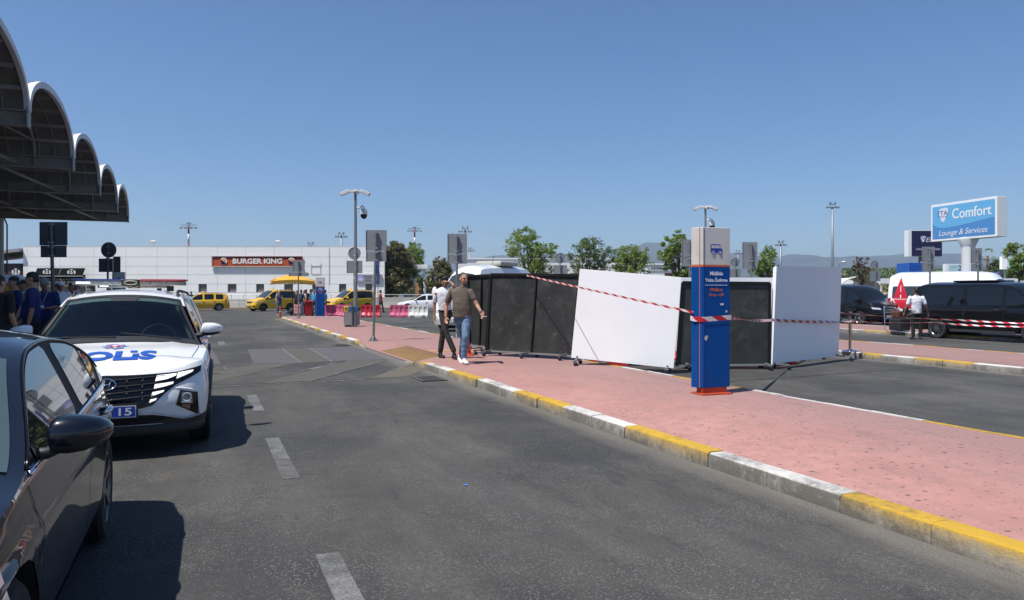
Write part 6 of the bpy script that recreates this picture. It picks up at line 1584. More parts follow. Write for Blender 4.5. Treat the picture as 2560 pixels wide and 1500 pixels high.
def head(F, m, c, face, hair=None, beard=None, hair_style='short', s=1.0, tilt=0.0, parent=None, neckbase=None):
    """c: centre of the skull; face: horizontal facing direction"""
    f = Vector((face[0], face[1], 0)).normalized(); r = Vector((f.y, -f.x, 0)); up = Vector((0, 0, 1))
    if tilt: f, up = (f * math.cos(tilt) - up * math.sin(tilt)), (up * math.cos(tilt) + f * math.sin(tilt))
    M = Matrix((r, f, up)).transposed(); c = Vector(c); q = lambda x, y, z: c + M @ (Vector((x, y, z)) * s)
    F.ball(m, q(0, -.005, .025), Vector((.074, .094, .098)) * s, M); F.ball(m, q(0, .022, -.045), Vector((.058, .066, .072)) * s, M)
    F.ball(m, q(0, .052, -.088), Vector((.032, .030, .026)) * s, M)          # chin
    F.limb(m, [q(0, .088, .008), q(0, .106, -.028)], [.010 * s, .015 * s], n=8)   # nose
    F.limb(m, [q(-.045, .078, .022), q(0, .088, .026), q(.045, .078, .022)], [.012 * s, .013 * s, .012 * s], n=8)  # brow
    for sx in (-1, 1): F.ball(m, q(sx * .077, -.006, -.012), Vector((.011, .022, .032)) * s, M); F.ball(m, q(sx * .038, .062, -.03), Vector((.024, .024, .022)) * s, M)
    F.limb(m, [q(-.022, .088, -.062), q(.022, .088, -.062)], [.008 * s, .008 * s], n=8)
    nb = Vector(neckbase) if neckbase else q(0, -.02, -.19)
    F.limb(m, [q(0, -.015, -.06), nb], [.054 * s, .060 * s])
    det = []
    if parent:
        ey = MB()
        for sx in (-1, 1): ey.ball(q(sx * .031, .079, .002), (.0145 * s, .010 * s, .008 * s), 8, 6, M)
        ey.limbx = None; o = ey.build('eyes', mat('eye_dark', (.03, .02, .018), .3), parent, smooth=True)
        br = MB()
        for sx in (-1, 1): br.tube([q(sx * .014, .096, .024), q(sx * .034, .093, .031), q(sx * .052, .080, .024)], [.0045 * s, .0055 * s, .003 * s], 6)
        br.build('eyebrows', hair or M_HAIR, parent, smooth=True)
        mo = MB(); mo.tube([q(-.024, .090, -.062), q(0, .0985, -.060), q(.024, .090, -.062)], [.003 * s, .0045 * s, .003 * s], 6); mo.build('mouth', mat('lips', (.20, .07, .055), .5), parent, smooth=True)
        if hair:
            h = Fig()
            if hair_style == 'cap':
                h.ball(hair, q(0, -.008, .062), Vector((.084, .100, .075)) * s, M); h.limb(hair, [q(-.03, .085, .055), q(0, .15, .045), q(.03, .085, .055)], [.02 * s, .03 * s, .02 * s], flat=.25)
            else:
                lo = {'short': .052, 'thin': .060}.get(hair_style, .045)
                th_ = hair_style == 'thin'; h.ball(hair, q(0, -.024 if th_ else -.010, lo + .006), Vector((.079, .090 if th_ else .100, .074 if th_ else .080)) * s, M); h.ball(hair, q(0, -.045, .012), Vector((.077, .068, .080)) * s, M)
                if hair_style == 'full': h.ball(hair, q(0, .045, .095), Vector((.060, .048, .030)) * s, M)
                if hair_style == 'long': h.limb(hair, [q(0, -.05, .03), q(0, -.075, -.10), q(.02, -.07, -.27)], [.082 * s, .075 * s, .045 * s]); h.ball(hair, q(0, .02, .09), Vector((.07, .06, .03)) * s, M)
            h.fuse(.009 * s if s > .5 else .02, parent, 'hair', 1)
        if beard:
            b = Fig(); b.ball(beard, q(0, .054, -.092), Vector((.034, .033, .024)) * s, M)
            b.limb(beard, [q(-.064, .018, -.045), q(-.05, .05, -.08), q(0, .074, -.100), q(.05, .05, -.08), q(.064, .018, -.045)], [.009 * s, .012 * s, .012 * s, .012 * s, .009 * s])
            b.limb(beard, [q(-.03, .085, -.052), q(0, .098, -.046), q(.03, .085, -.052)], [.006 * s, .0075 * s, .006 * s], n=8); b.fuse(.008, parent, 'beard', 1)
    return q
def shoe(F, m, ankle, toe_dir, heel_up=0.0, L=.27, sole=None, pitch=0.0):
    a = Vector(ankle); d = Vector(toe_dir).normalized(); pd = d * math.cos(pitch) + Vector((0, 0, 1)) * math.sin(pitch)
    base = a + Vector((0, 0, -.055)); F.limb(m, [base - pd * .05, base + pd * .05 + Vector((0, 0, -.005)), base + pd * (L - .11) + Vector((0, 0, -.012))], [.045, .048, .040], flat=.9, side=d.cross(Vector((0, 0, 1))))
    F.limb(m, [a + Vector((0, 0, .01)), base + pd * .02], [.046, .044])
# ---- walking man in the taupe polo shirt (local: +y = direction he walks, x = his right)
def person(label, loc, rz, cat='person', group=None): return thing('person', label, cat, loc, rz, group)
def std(F, c_top, c_leg, sk, H=1.78, sleeve=None, belly=0.0, arms=None, legs=None, shoe_m=None, sh_w=.2, long_sleeve=False, lean=0.0, female=False, bare_arm=False, shorts=False):
    """generic clothed body; arms/legs: lists of (shoulder,elbow,wrist)/(hip,knee,ankle,toe)"""
    k = H / 1.78; Z = lambda z: z * k
    legs = legs or [((-.09, 0, .93), (-.10, .02, .50), (-.105, -.02, .09), (-.15, 1, 0)), ((.09, 0, .93), (.10, .02, .50), (.105, -.02, .09), (.15, 1, 0))]
    arms = arms or [((-sh_w, 0, 1.44), (-sh_w - .055, -.03, 1.14), (-sh_w - .045, .07, .90)), ((sh_w, 0, 1.44), (sh_w + .055, -.03, 1.14), (sh_w + .045, .07, .90))]
    sw = sh_w
    F.stack(c_top, [(0, lean * 0, Z(.89), .171, .121), (0, .01 + belly * .35, Z(.97), .165, .118 + belly * .4), (0, .01 + belly * .6, Z(1.06), .165 + belly * .25, .12 + belly * .6), (0, .01 + belly * .35, Z(1.18), .168, .122 + belly * .35), (0, lean * .5, Z(1.30), sw * .90, .118), (0, lean * .8, Z(1.40), sw * .96, .10), (0, lean, Z(1.465), sw * .66, .075), (0, lean, Z(1.50), .07, .06)])
    for i, (h, kn, an, td) in enumerate(legs):
        h, kn, an = [Vector((p[0], p[1], Z(p[2]))) for p in (h, kn, an)]
        F.limb(c_leg, [h, h.lerp(kn, .5), kn], [.098, .082, .062]);
        if shorts: F.limb(sk, [kn, kn.lerp(an, .35), an], [.055, .052, .036])
        else: F.limb(c_leg, [kn, kn.lerp(an, .35), an.lerp(kn, .02)], [.064, .064, .056])
        shoe(F, shoe_m or M_BLK, an, td)
    F.stack(c_leg, [(0, 0, Z(.82), .15, .10), (0, 0, Z(.88), .160, .110), (0, .005, Z(.93), .150, .100)])
    for i, (a, b, c) in enumerate(arms):
        a, b, c = [Vector((p[0], p[1], Z(p[2]))) for p in (a, b, c)]
        up = sk if bare_arm else c_top
        F.limb(up, [a, a.lerp(b, .5), a.lerp(b, .78)] if not bare_arm else [a, b], [.062, .062, .060] if not bare_arm else [.045, .036])
        F.limb(sk if not long_sleeve else c_top, [a.lerp(b, .5), b, b.lerp(c, .35), c], [.044, .040, .040, .026])
    return arms
POLO = cloth('polo_taupe', (.115, .088, .068)); JEAN = cloth('blue_jeans', (.13, .21, .33), .3); BLKT = cloth('black_cloth', (.010, .010, .011)); WSH = cloth('white_shirt', (.68, .68, .72), .06); DKT = cloth('charcoal_trousers', (.030, .029, .028)); BLUP = cloth('royal_polo', (.006, .018, .11)); NVY = cloth('navy_cloth', (.018, .028, .06))
WSHOE = mat('white_shoe', (.72, .70, .68), .6); BSHOE = mat('black_shoe', (.012, .012, .013), .3)
def w2l(o, p):      # world point into a thing's local space
    return Matrix.Rotation(-o.rotation_euler.z, 3, 'Z') @ (Vector(p) - Vector(o.location))
g = G(1160, 909, KH); D0 = g.y
man = person('man in a taupe polo shirt and blue jeans striding right with a cigarette', (g.x, g.y, KH), 0)
def M1(px, py, dd=0.0): return P(px, py, D0 + dd) - Vector(man.location)       # joint seen at a photo pixel, dd metres behind his feet
F = Fig()
# pixels from the zoomed view (1040 + .2031 x, 640 + .2031 y)
z2 = lambda x, y, dd=0.0: M1(1040 + .2031 * x, 640 + .2031 * y, dd)
neck = z2(583, 375, .0); hips = z2(572, 745, .0)
sL, sR = z2(440, 430, .06), z2(672, 440, -.06)
secs = []
for (x, y, w, dpt, dy) in ((572, 754, 122, .140, -.03), (572, 700, 121, .140, -.03), (566, 640, 120, .146, -.032), (564, 570, 118, .142, -.025), (562, 500, 122, .135, -.01), (562, 440, 128, .12, 0), (572, 400, 100, .095, 0), (582, 375, 55, .07, 0)):
    c = z2(x, y); secs.append((c.x, c.y + dy, c.z, w * .2031 / FPX * D0, dpt))
F.stack(POLO, secs)
eL, wL = z2(372, 610, .10), z2(368, 748, .02)
F.limb(POLO, [sL, sL.lerp(eL, .45), sL.lerp(eL, .66)], [.066, .068, .066]); F.limb(SK, [sL.lerp(eL, .4), eL, eL.lerp(wL, .35), wL], [.048, .046, .044, .029])
eR, wR = z2(752, 608, -.12), z2(795, 682, -.22)
F.limb(POLO, [sR, sR.lerp(eR, .4), sR.lerp(eR, .52)], [.064, .062, .060]); F.limb(SK, [sR.lerp(eR, .35), eR, eR.lerp(wR, .35), wR], [.046, .043, .042, .027])
hand(F, SK, wL, z2(372, 850, -.02) - wL, Vector((.3, -.7, .1)), Vector((1, -.5, 0)), .45)
hand(F, SK, wR, z2(832, 760, -.26) - wR, Vector((-.5, -.3, -.6)), Vector((.9, .2, .7)), .55)
# legs: his left (photo right) leg forward, right leg trailing behind it
h1, k1, a1 = z2(530, 770, .05), z2(585, 1010, .12), z2(560, 1255, .28)
h2, k2, a2 = z2(620, 770, -.05), z2(610, 1000, -.16), z2(588, 1262, -.08)
F.limb(JEAN, [h2, h2.lerp(k2, .5), k2], [.105, .092, .074]); F.limb(JEAN, [k2, k2.lerp(a2, .4), a2.lerp(k2, .04)], [.074, .070, .062])
F.limb(JEAN, [h1, h1.lerp(k1, .5), k1], [.112, .096, .074]); F.limb(JEAN, [k1, k1.lerp(a1, .4), a1.lerp(k1, .04)], [.073, .068, .060])
c = z2(574, 775); F.stack(JEAN, [(c.x, c.y, c.z - .10, .15, .11), (c.x, c.y, c.z, .165, .125), (c.x, c.y, c.z + .05, .16, .12)])
a1.z = .12; a2.z = .10
F.fuse(.0095, man, 'body', 2)
hp = z2(585, 285, -.02); hd = Fig(); head(hd, SK, hp, (.55, -.83), M_HAIRBR, mat('beard_grey', (.19, .135, .105), .8), 'thin', 1.02, 0, man, neck + Vector((0, 0, .0))); hd.fuse(.0085, man, 'head', 1)
sf = Fig(); shoe(sf, WSHOE, (a2.x + .01, a2.y - .02, .105), (.34, -.9, 0), L=.30); sf.fuse(.010, man, 'shoe', 1); sf = Fig(); shoe(sf, WSHOE, (a1.x - .03, a1.y, .115), (.3, -.95, 0), L=.29, pitch=-.25); sf.fuse(.010, man, 'shoe', 1)
cl = Fig(); cl.limb(POLO, [neck + Vector((-.06, -.045, .02)), neck + Vector((-.0, -.085, -.02)), neck + Vector((.06, -.045, .02))], [.018, .022, .018], flat=.6); cl.limb(POLO, [neck + Vector((-.06, .03, .035)), neck + Vector((.0, .06, .045)), neck + Vector((.06, .03, .035))], [.016, .016, .016]); cl.fuse(.009, man, 'collar', 1)
MB().tube([wR + (z2(832, 760, -.26) - wR) * 1.0 + Vector((.0, -.02, .02)), wR + (z2(832, 760, -.26) - wR) * 1.0 + Vector((.07, -.03, .03))], .004, 6).build('cigarette', mat('cig', (.75, .74, .7), .6), man)
MB().tube([wR + Vector((.028 * math.cos(a), .028 * math.sin(a), .02 * math.cos(a))) for a in [2 * math.pi * k / 14 for k in range(15)]], .007, 6).build('wristwatch', M_CHROME, man)
# ---- uniformed young man shading his eyes
g = P(1110, 0, 16.3); y2 = person('young man in a white uniform shirt shading his eyes with his hand', (g.x, 16.3, KH), 0)
def z3(x, y, dd=0.0): return P(1040 + .2031 * x, 640 + .2031 * y, 16.3 + dd) - Vector(y2.location)
F = Fig(); secs = []
for (x, y, w, dpt) in ((362, 665, 80, .11), (355, 600, 84, .115), (350, 520, 92, .12), (345, 450, 100, .115), (345, 410, 88, .09), (352, 385, 48, .06)):
    c = z3(x, y); secs.append((c.x, c.y, c.z, w * .2031 / FPX * 16.3, dpt))
F.stack(WSH, secs)
sL, eL, wL = z3(258, 445), z3(228, 590, .06), z3(228, 725, .0)
F.limb(WSH, [sL, sL.lerp(eL, .5), sL.lerp(eL, .72)], [.058, .062, .062]); F.limb(SKD, [sL.lerp(eL, .5), eL, eL.lerp(wL, .35), wL], [.042, .037, .037, .025])
sR, eR, wR = z3(430, 440, .0), z3(470, 372, -.30), z3(422, 318, -.20)
F.limb(WSH, [sR, sR.lerp(eR, .5), sR.lerp(eR, .6)], [.055, .055, .053]); F.limb(SKD, [sR.lerp(eR, .5), eR, eR.lerp(wR, .35), wR], [.040, .038, .036, .024])
hand(F, SKD, wL, z3(238, 830, -.02) - wL, Vector((.3, -.6, 0)), Vector((.8, -.6, 0)), .35, .95); hand(F, SKD, wR, Vector((-.9, -.05, .05)), Vector((0, .35, -.9)), Vector((-.1, .9, .3)), .12, .9)
h1, k1, a1 = z3(330, 700), z3(352, 900, -.08), z3(470, 1175, -.10); h2, k2, a2 = z3(395, 700), z3(330, 950, .22), z3(300, 1175, .28)
for h, kn, an in ((h1, k1, a1), (h2, k2, a2)):
    F.limb(DKT, [h, h.lerp(kn, .5), kn], [.092, .082, .066]); F.limb(DKT, [kn, kn.lerp(an, .4), an.lerp(kn, .06)], [.066, .064, .06])
c = z3(362, 690); F.stack(DKT, [(c.x, c.y, c.z - .14, .13, .10), (c.x, c.y, c.z - .02, .148, .11), (c.x, c.y, c.z + .03, .145, .108)])
F.fuse(.0095, y2, 'body', 2)
hd = Fig(); head(hd, SKD, z3(355, 322, -.02), (.12, -.99), M_HAIR, None, 'full', .98, .05, y2, z3(352, 390)); hd.fuse(.0085, y2, 'head', 1)
for an, nm in ((a1, 0), (a2, 1)):
    sf = Fig(); shoe(sf, BSHOE, (an.x, an.y, .10), (.45, -.85, 0), L=.29); sf.fuse(.010, y2, 'shoe', 1)
MB().tube([(c.x + .152 * math.cos(a), c.y + .115 * math.sin(a), c.z + .035) for a in [2 * math.pi * k / 20 for k in range(21)]], .016, 6).build('belt', M_BLK, y2, smooth=True)
p = z3(240, 468, -.065); mb = MB(); mb.box(p, (.05, .01, .04)); mb.build('sleeve_badge', mat('badge_red', (.4, .02, .03), .6), y2)
# ---- generic figures
def simple(label, px, D, z0, rz, top, leg, sk, hair, H=1.76, style='short', face=None, vox=.022, arms=None, legs=None, group=None, belly=.03, shoe_m=None, sh_w=.2, tilt=0, bare_arm=False, extra=None, hands=True, shorts=False, long_sleeve=False):
    t = person(label, (P(px, 0, D).x, D, z0), rz, group=group); F = Fig()
    ar = std(F, top, leg, sk, H, belly=belly, arms=arms, legs=legs, shoe_m=shoe_m or BSHOE, sh_w=sh_w, bare_arm=bare_arm, shorts=shorts, long_sleeve=long_sleeve); k = H / 1.78
    if hands:
        for i, (a, b, c) in enumerate(ar):
            b, c = Vector((b[0], b[1], b[2] * k)), Vector((c[0], c[1], c[2] * k)); d = c - b; hand(F, sk, c, d, Vector((-1 if i else 1, .2, 0)), Vector((0, 1, 0)), .4, 1.0 if vox < .015 else 1.15)
    hd = F; head(F, sk, (0, .015 + (.03 if tilt else 0), 1.655 * k), face or (0, 1), hair, None, style, 1.0, tilt, t, (0, 0, 1.46 * k))
    F.fuse(vox, t, 'body', 2)
    if extra: extra(t, k)
    return t
def lanyard(col, card):
    def f(t, k):
        mb = MB(); mb.tube([(-.07, .03, 1.50 * k), (-.05, .14, 1.38 * k), (0, .165, 1.20 * k), (.05, .14, 1.38 * k), (.07, .03, 1.50 * k)], .010, 6); mb.build('lanyard', col, t, smooth=True); MB().box((0, .175, 1.15 * k), (.085, .008, .11)).build('name_card', card, t)
    return f
CARD = mat('card_cyan', (.22, .5, .6), .4); LYEL = mat('lanyard_yellow', (.45, .33, .05), .6); LGRY = mat('lanyard_grey', (.25, .3, .3), .6)
def rz_of(dx, dy): return math.atan2(dy, dx) - math.pi / 2       # turn local +y to the given direction
vx = .011
simple('guard in a royal blue polo seen in left profile, nearest the police SUV', 82, 13.3, KH, rz_of(-.93, -.36), BLUP, BLKT, SK, M_HAIR, 1.80, 'short', vox=vx, belly=.05, sh_w=.215, extra=lanyard(LGRY, CARD), group='staff in blue polos under the canopy',
       arms=[((-.215, 0, 1.44), (-.27, -.04, 1.12), (-.25, .02, .86)), ((.215, 0, 1.44), (.28, .03, 1.13), (.26, .22, .93))])
simple('staff man in a royal blue polo with a yellow lanyard facing left', 36, 15.2, KH, rz_of(-.6, -.8), BLUP, NVY, SK, M_HAIR, 1.76, 'short', vox=.013, belly=.04, extra=lanyard(LYEL, CARD), group='staff in blue polos under the canopy')
simple('grey-haired man in a blue polo looking down beside the dark sign pole', 112, 15.6, KH, rz_of(.25, -.95), BLUP, NVY, SKD, M_HAIRG, 1.74, 'short', vox=.013, tilt=.45, belly=.06, extra=lanyard(LGRY, mat('card_white', (.6, .62, .65), .4)), group='staff in blue polos under the canopy',
       arms=[((-.2, 0, 1.44), (-.26, .04, 1.16), (-.12, .24, 1.14)), ((.2, 0, 1.44), (.26, .04, 1.16), (.12, .24, 1.14))])
simple('man in a black shirt at the left edge of the frame', -4, 11.6, KH, rz_of(.2, .97), BLKT, BLKT, SK, M_HAIR, 1.70, 'short', vox=.012, belly=.06, sh_w=.215)
simple('person in a white cap and pale shirt waiting under the coffee shop sign', 152, 21.5, KH, rz_of(.5, -.8), WSH, NVY, SKD, mat('cap_white', (.7, .7, .72), .7), 1.74, 'cap', group='travellers waiting under the canopy')
for px_, D_, c_, h_, st, lab in ((60, 17.2, cloth('pale_shirt', (.45, .5, .6)), M_HAIR, 'short', 'person in a pale shirt half hidden behind the guard in profile'), (181, 22.5, cloth('teal_shirt', (.03, .07, .09)), M_HAIRBR, 'short', 'person in a dark shirt right of the white-capped one'), (192, 24, WSH, M_HAIRBR, 'long', 'long-haired person in a white shirt behind the SUV roof'), (140, 26, cloth('grey_shirt', (.15, .15, .16)), M_HAIR, 'short', 'person in a grey shirt left of the white-capped one')):
    simple(lab, px_, D_, KH, rz_of(random.uniform(-.7, .7), -.7), c_, NVY, SKD, h_, 1.72, st, group='travellers waiting under the canopy')
# right side: porter seen from behind
gp = simple('attendant in a white short-sleeved shirt seen from behind beside the black van', 2291, 25.2, 0, rz_of(.12, .99), WSH, BLKT, SKD, M_HAIR, 1.74, 'short', vox=.016, belly=.01, arms=[((-.2, 0, 1.43), (-.29, .0, 1.16), (-.35, .06, .93)), ((.2, 0, 1.43), (.29, -.02, 1.16), (.37, .03, .93))], legs=[((-.09, 0, .93), (-.10, .02, .50), (-.10, 0, .09), (-.2, 1, 0)), ((.09, 0, .93), (.12, .02, .50), (.15, .02, .09), (.2, 1, 0))])
MB().ball((-.30, .10, .98), (.10, .09, .13), 10, 8).build('shoulder_bag', M_BLK, gp, smooth=True)
# taxi stand group
w = simple('blonde woman in patterned blue and white trousers standing on the road by the red bollard', 698, 51.5, 0, rz_of(.5, -.8), cloth('denim_top', (.03, .06, .13)), None or cloth('patterned_trousers', (.10, .16, .28), .9), SKL, M_HAIRB, 1.74, 'long', bare_arm=True, belly=-.02, sh_w=.17, arms=[((-.17, 0, 1.42), (-.20, .10, 1.18), (-.02, .26, 1.28)), ((.17, 0, 1.42), (.24, .0, 1.15), (.20, .12, .98))], shoe_m=mat('pink_shoe', (.6, .35, .28), .6))
gr_ = 'people waiting at the taxi stand'
for a in (('dark-clothed person with a black bag beside the yellow parasol base', 743, 54.5, BLKT, BLKT, SKD, M_HAIR, 1.72), ('man in a navy T-shirt and jeans standing by the pink suitcase', 753, 54, NVY, JEAN, SKD, M_HAIR, 1.76), ('person in a pale pink shirt behind the navy T-shirt', 762, 55, cloth('pale_pink', (.5, .36, .36)), NVY, SK, M_HAIRBR, 1.74), ('person in a dark red top at the back of the taxi queue', 765.5, 57, cloth('maroon', (.12, .03, .04)), BLKT, SK, M_HAIRBR, 1.80), ('man in a dark green shirt above the red bin', 777.5, 53.5, cloth('dark_green', (.02, .05, .045)), JEAN, SKD, M_HAIR, 1.80), ('person in a light blue shirt left of the distant totem', 785.5, 53, cloth('light_blue', (.04, .22, .42)), NVY, SK, M_HAIRG, 1.70), ('person in a blue shirt emerging behind the distant totem', 813, 54, cloth('mid_blue', (.03, .10, .25)), NVY, SK, M_HAIR, 1.76)):
    simple(a[0], a[1], a[2], 0, rz_of(random.uniform(-1, 1), -.6), a[3], a[4], a[5], a[6], a[7], group=gr_)
simple('worker in an orange high-visibility vest walking at the corner of the white building', 951, 59, 0, rz_of(1, -.1), cloth('hi_vis', (.70, .13, .05)), BLKT, SKD, M_HAIR, 1.76, legs=[((-.09, 0, .93), (-.10, .14, .52), (-.10, .22, .09), (-.1, 1, 0)), ((.09, 0, .93), (.10, -.02, .50), (.10, -.26, .11), (.1, 1, 0))])
simple('long-haired woman in white behind the leftmost taxi', 455, 70, .0, rz_of(.3, -.9), WSH, NVY, SKL, M_HAIRBR, 1.74, 'long', bare_arm=True)
simple('dark-haired person behind the roof of the leftmost taxi', 478, 70.5, .0, rz_of(-.3, -.9), BLKT, NVY, SKD, M_HAIR, 1.66)
simple('man in a white shirt sitting-height behind the parapet left of the white car', 1003, 76, 0.0, rz_of(-.3, -.9), WSH, NVY, SKD, M_HAIR, 1.62)
# ---------------------------------------------------------------- taxis, vans and cars farther off
M_TAXI = mat('taxi_yellow', (0.80, 0.47, 0.010), .25, coat=.7)
M_VBLK = mat('van_black', (0.006, 0.006, 0.007), .3, coat=.7, spec=.1)
M_CWHT = mat('car_white2', (0.78, 0.78, 0.78), .25, coat=1.0)
def taxi_sign(s, t):
    mb = MB(); x = -.1; mb.box((x, 0, s.zt(x) + .05), (.14, .36, .1), taper=.8); mb.build('taxi_sign', mat('taxi_sign', (.75, .5, .05), .4), t, bevel=.02)
def rails(s, t, a, b):
    for sg in (1, -1):
        mb = MB(); xs_ = [lerp(a, b, k / 8) for k in range(9)]; mb.tube([s.side(x, s.zr(x), sg) + Vector((0, -sg * .06, .04 if 0 < k < 8 else 0)) for k, x in enumerate(xs_)], .016, 6); mb.build('roof_rail', M_BLK, t, smooth=True)
def door_badge(s, t):
    for sg in (1, -1):
        mb = MB(); mb.m(mat('badge_pale', (.3, .42, .55), .5)); decal(mb, circle(.35, .72, .13, 18, .07), lambda x, z: s.side(x, z, sg, .006), 1); mb.build('door_badge', None, t)
def wagon(label, loc, rz):
    s = spec_wagon(); t = thing('taxi', label, 'taxi', loc, rz, 'yellow taxis in front of the white building'); s.body(M_TAXI, t); s.under(t); wheels(s, t, M_SILVER, 5)
    for sg in (1, -1):
        s.pane('window', M_GLASSD, t, .02, .98, sg); s.pane('window', M_GLASSD, t, -.86, -.12, sg); s.pane('window', M_GLASSD, t, -1.62, -1.02, sg); mirror(s, t, .82, 1.0, M_BLK, sg, w=.16, h=.12, d=.1); handle(s, t, .0, .86, M_TAXI, sg); handle(s, t, -.9, .88, M_TAXI, sg)
    seams(s, t, [.96, -.05, -.95]); s.screen('windscreen', M_GLASSM, t, .40, 1.08, .07); s.screen('rear_window', M_GLASSD, t, -1.88, -1.72, .1); lamps_simple(s, t, .70, .55); grille_simple(s, t, .5, .64, .38); plate(s, t, '07 T 0412', 1, .40); taxi_sign(s, t); rails(s, t, .1, -1.7); door_badge(s, t)
    return t
def courier(label, loc, rz):
    s = spec_courier(); t = thing('taxi', label, 'taxi', loc, rz, 'yellow taxis in front of the white building'); s.body(M_TAXI, t); s.under(t); wheels(s, t, M_DRIM, 5)
    for sg in (1, -1):
        s.pane('window', M_GLASSD, t, .02, 1.02, sg, lo=lambda x: s.zb(x) + .02 - max(0, x - .1) * .08); s.pane('window', M_GLASSD, t, -1.82, -.08, sg, zhi=.07); mirror(s, t, .74, 1.10, M_TAXI, sg, w=.18, h=.2, d=.12); handle(s, t, .0, .93, M_TAXI, sg)
        mb = MB(); rows = [[s.side(lerp(-1.9, .9, k / 14), z, sg, .005) for z in (.975, 1.0)] for k in range(15)]; mb.grid(rows); mb.build('rub_strip', M_BLK, t)
    seams(s, t, [.98, -.04, -.95]); s.screen('windscreen', M_GLASSM, t, .18, 1.08, .07); lamps_simple(s, t, .80, .55); grille_simple(s, t, .66, .82, .36); plate(s, t, '07 T 1193', 1, .50); taxi_sign(s, t); rails(s, t, .0, -1.7); door_badge(s, t)
    for sg in (1, -1):
        mb = MB(); decal(mb, [(sg * .5, .36), (sg * .72, .38), (sg * .70, .48), (sg * .52, .48)], lambda y, z: s.capp(y, z, 1, .006), 1); mb.build('fog_lamp_recess', M_BLK, t)
    return t
Dt = 64.0
wagon('leftmost yellow taxi, an estate with roof rails just beyond the police SUV', (P(505, 0, Dt).x + .0, Dt, 0), math.pi + .48)
courier('middle yellow taxi, a boxy van-like car behind the blonde woman', (P(678, 0, Dt).x + .1, Dt - .3, 0), math.pi + .86)
courier('rightmost yellow taxi, a boxy car behind the camera mast and barriers', (P(874, 0, Dt).x, Dt - .2, 0), math.pi + .76)
# white car, facing left
s = Car(top=[(-2.1, 1.0), (-1.6, 1.22), (-1.0, 1.40), (-.3, 1.46), (.1, 1.43), (.3, 1.36), (1.1, .98), (1.5, .92), (1.8, .82)], belt=[(-2.1, .98), (-.5, .94), (.6, .90), (1.1, .87), (1.8, .72)], plan=[(-2.0, .78), (-1.3, .88), (0, .88), (1.3, .88), (1.8, .80)],
    axf=1.35, axr=-1.32, Rw=.32, sill=.22, xf=1.77, df=[(.2, .36), (.5, .5), (.8, .38)], xr=-1.9, dr=[(.2, .26), (.6, .34), (1, .22)], hdr=.3, cowl=1.1, rhdr=-1.1, rbot=-1.8, tumble=.4)
t = thing('white_car', 'white saloon car facing left beyond the plastic barriers', 'car', (P(1062, 0, 60.5).x, 60.5, 0), math.pi + .12)
s.body(M_CWHT, t); s.under(t); wheels(s, t, M_SILVER, 5)
for sg in (1, -1): s.pane('window', M_GLASSD, t, -.1, .92, sg); s.pane('window', M_GLASSD, t, -1.3, -.2, sg); mirror(s, t, .74, .98, M_CWHT, sg, w=.17, h=.13, d=.12); handle(s, t, -.1, .82, M_CWHT, sg)
seams(s, t, [.94, -.15, -1.1]); s.screen('windscreen', M_GLASSD, t, .34, 1.06, .06); lamps_simple(s, t, .66, .55); grille_simple(s, t, .40, .6, .5); plate(s, t, '07 CKL 66', 1, .36)
# black vans
def van(label, loc, rz, paint, L=5.1, W_=1.93, H=1.91, rim=M_SILVER, spokes=10, cowlz=1.2, plate_t='07 AHT 52', glass=M_GLASSD, name='van', cat='van', group=None, highroof=False):
    s = spec_van(L, W_, H, cowlz); t = thing(name, label, cat, loc, rz, group)
    if highroof:
        s.top = [(-L/2, H - .3), (-L/2 + .1, H - .12), (-L/2 + .45, H), (0, H), (.75, H - .03), (1.35, H - .10), (1.62, H - .34), (2.02, 1.85), (2.36, 1.36), (L/2 - .2, 1.12)]; s.hdr, s.cowl = 1.62, 2.36; s.tumble = .10; s.drop = .16
        s.belt = [(-L/2, 1.25), (0, 1.22), (1.8, 1.18), (L/2 - .5, 1.0)]
    s.body(paint, t); s.under(t); wheels(s, t, rim, spokes)
    hx = s.hdr
    for sg in (1, -1):
        cap = (lambda x: 1.86) if highroof else None
        s.pane('window', glass, t, hx - .28, s.cowl - .15, sg, zhi=.09, cap=cap); s.pane('window', glass, t, -.55, hx - .40, sg, zhi=.09, cap=cap); s.pane('window', glass, t, -L/2 + .32, -.68, sg, zhi=.09, cap=cap)
        mirror(s, t, s.cowl - .35, s.zb(1) + .10, paint, sg, w=.2, h=.24, d=.14); handle(s, t, hx - .35, 1.0, paint, sg); handle(s, t, .48, 1.0, M_BLK, sg)
        mb = MB(); rows = [[s.side(lerp(-L/2 + .3, .7, k / 14), z, sg, .004) for z in (s.zb(0) - .11, s.zb(0) - .095)] for k in range(15)]; mb.grid(rows); mb.build('door_rail', M_SEAM2, t)
        mb = MB(); rows = [[s.side(lerp(s.axr + .5, s.axf - .5, k / 10), z, sg, .012) for z in (s.sill, s.sill + .09)] for k in range(11)]; mb.grid(rows); mb.build('sill', M_GALVD, t)
    seams(s, t, [s.cowl - .35, hx - .33, -.62], w=.012)
    s.screen('windscreen', M_GLASSM if paint is not M_VBLK else M_GLASSD, t, s.hdr + .05, s.cowl - .05, .07)
    lamps_simple(s, t, .80, .62, tail=True); grille_simple(s, t, .60, .80, .46, bars=3); plate(s, t, plate_t, 1, .44); return t, s
def on_lane(u, v): return UV(u, v, 0)
rear = Vector((14.5, 25.7, 0)); ur, vr = rear.dot(E), rear.dot(N)
L1 = 5.14; axr1 = L1 / 2 - .98 - 3.2
v1, s1 = van('long black people carrier at the right edge with dark windows and alloy wheels', UV(ur + axr1 * 1.0, vr + .93, 0), HEAD_DN, M_VBLK, L1, 1.93, 1.93, mat('rim_mid', (.28, .28, .29), .3, .9), 10)
MB().box((-.6, 0, 1.945), (1.5, .9, .05)).build('roof_box', M_VBLK, v1, bevel=.02)
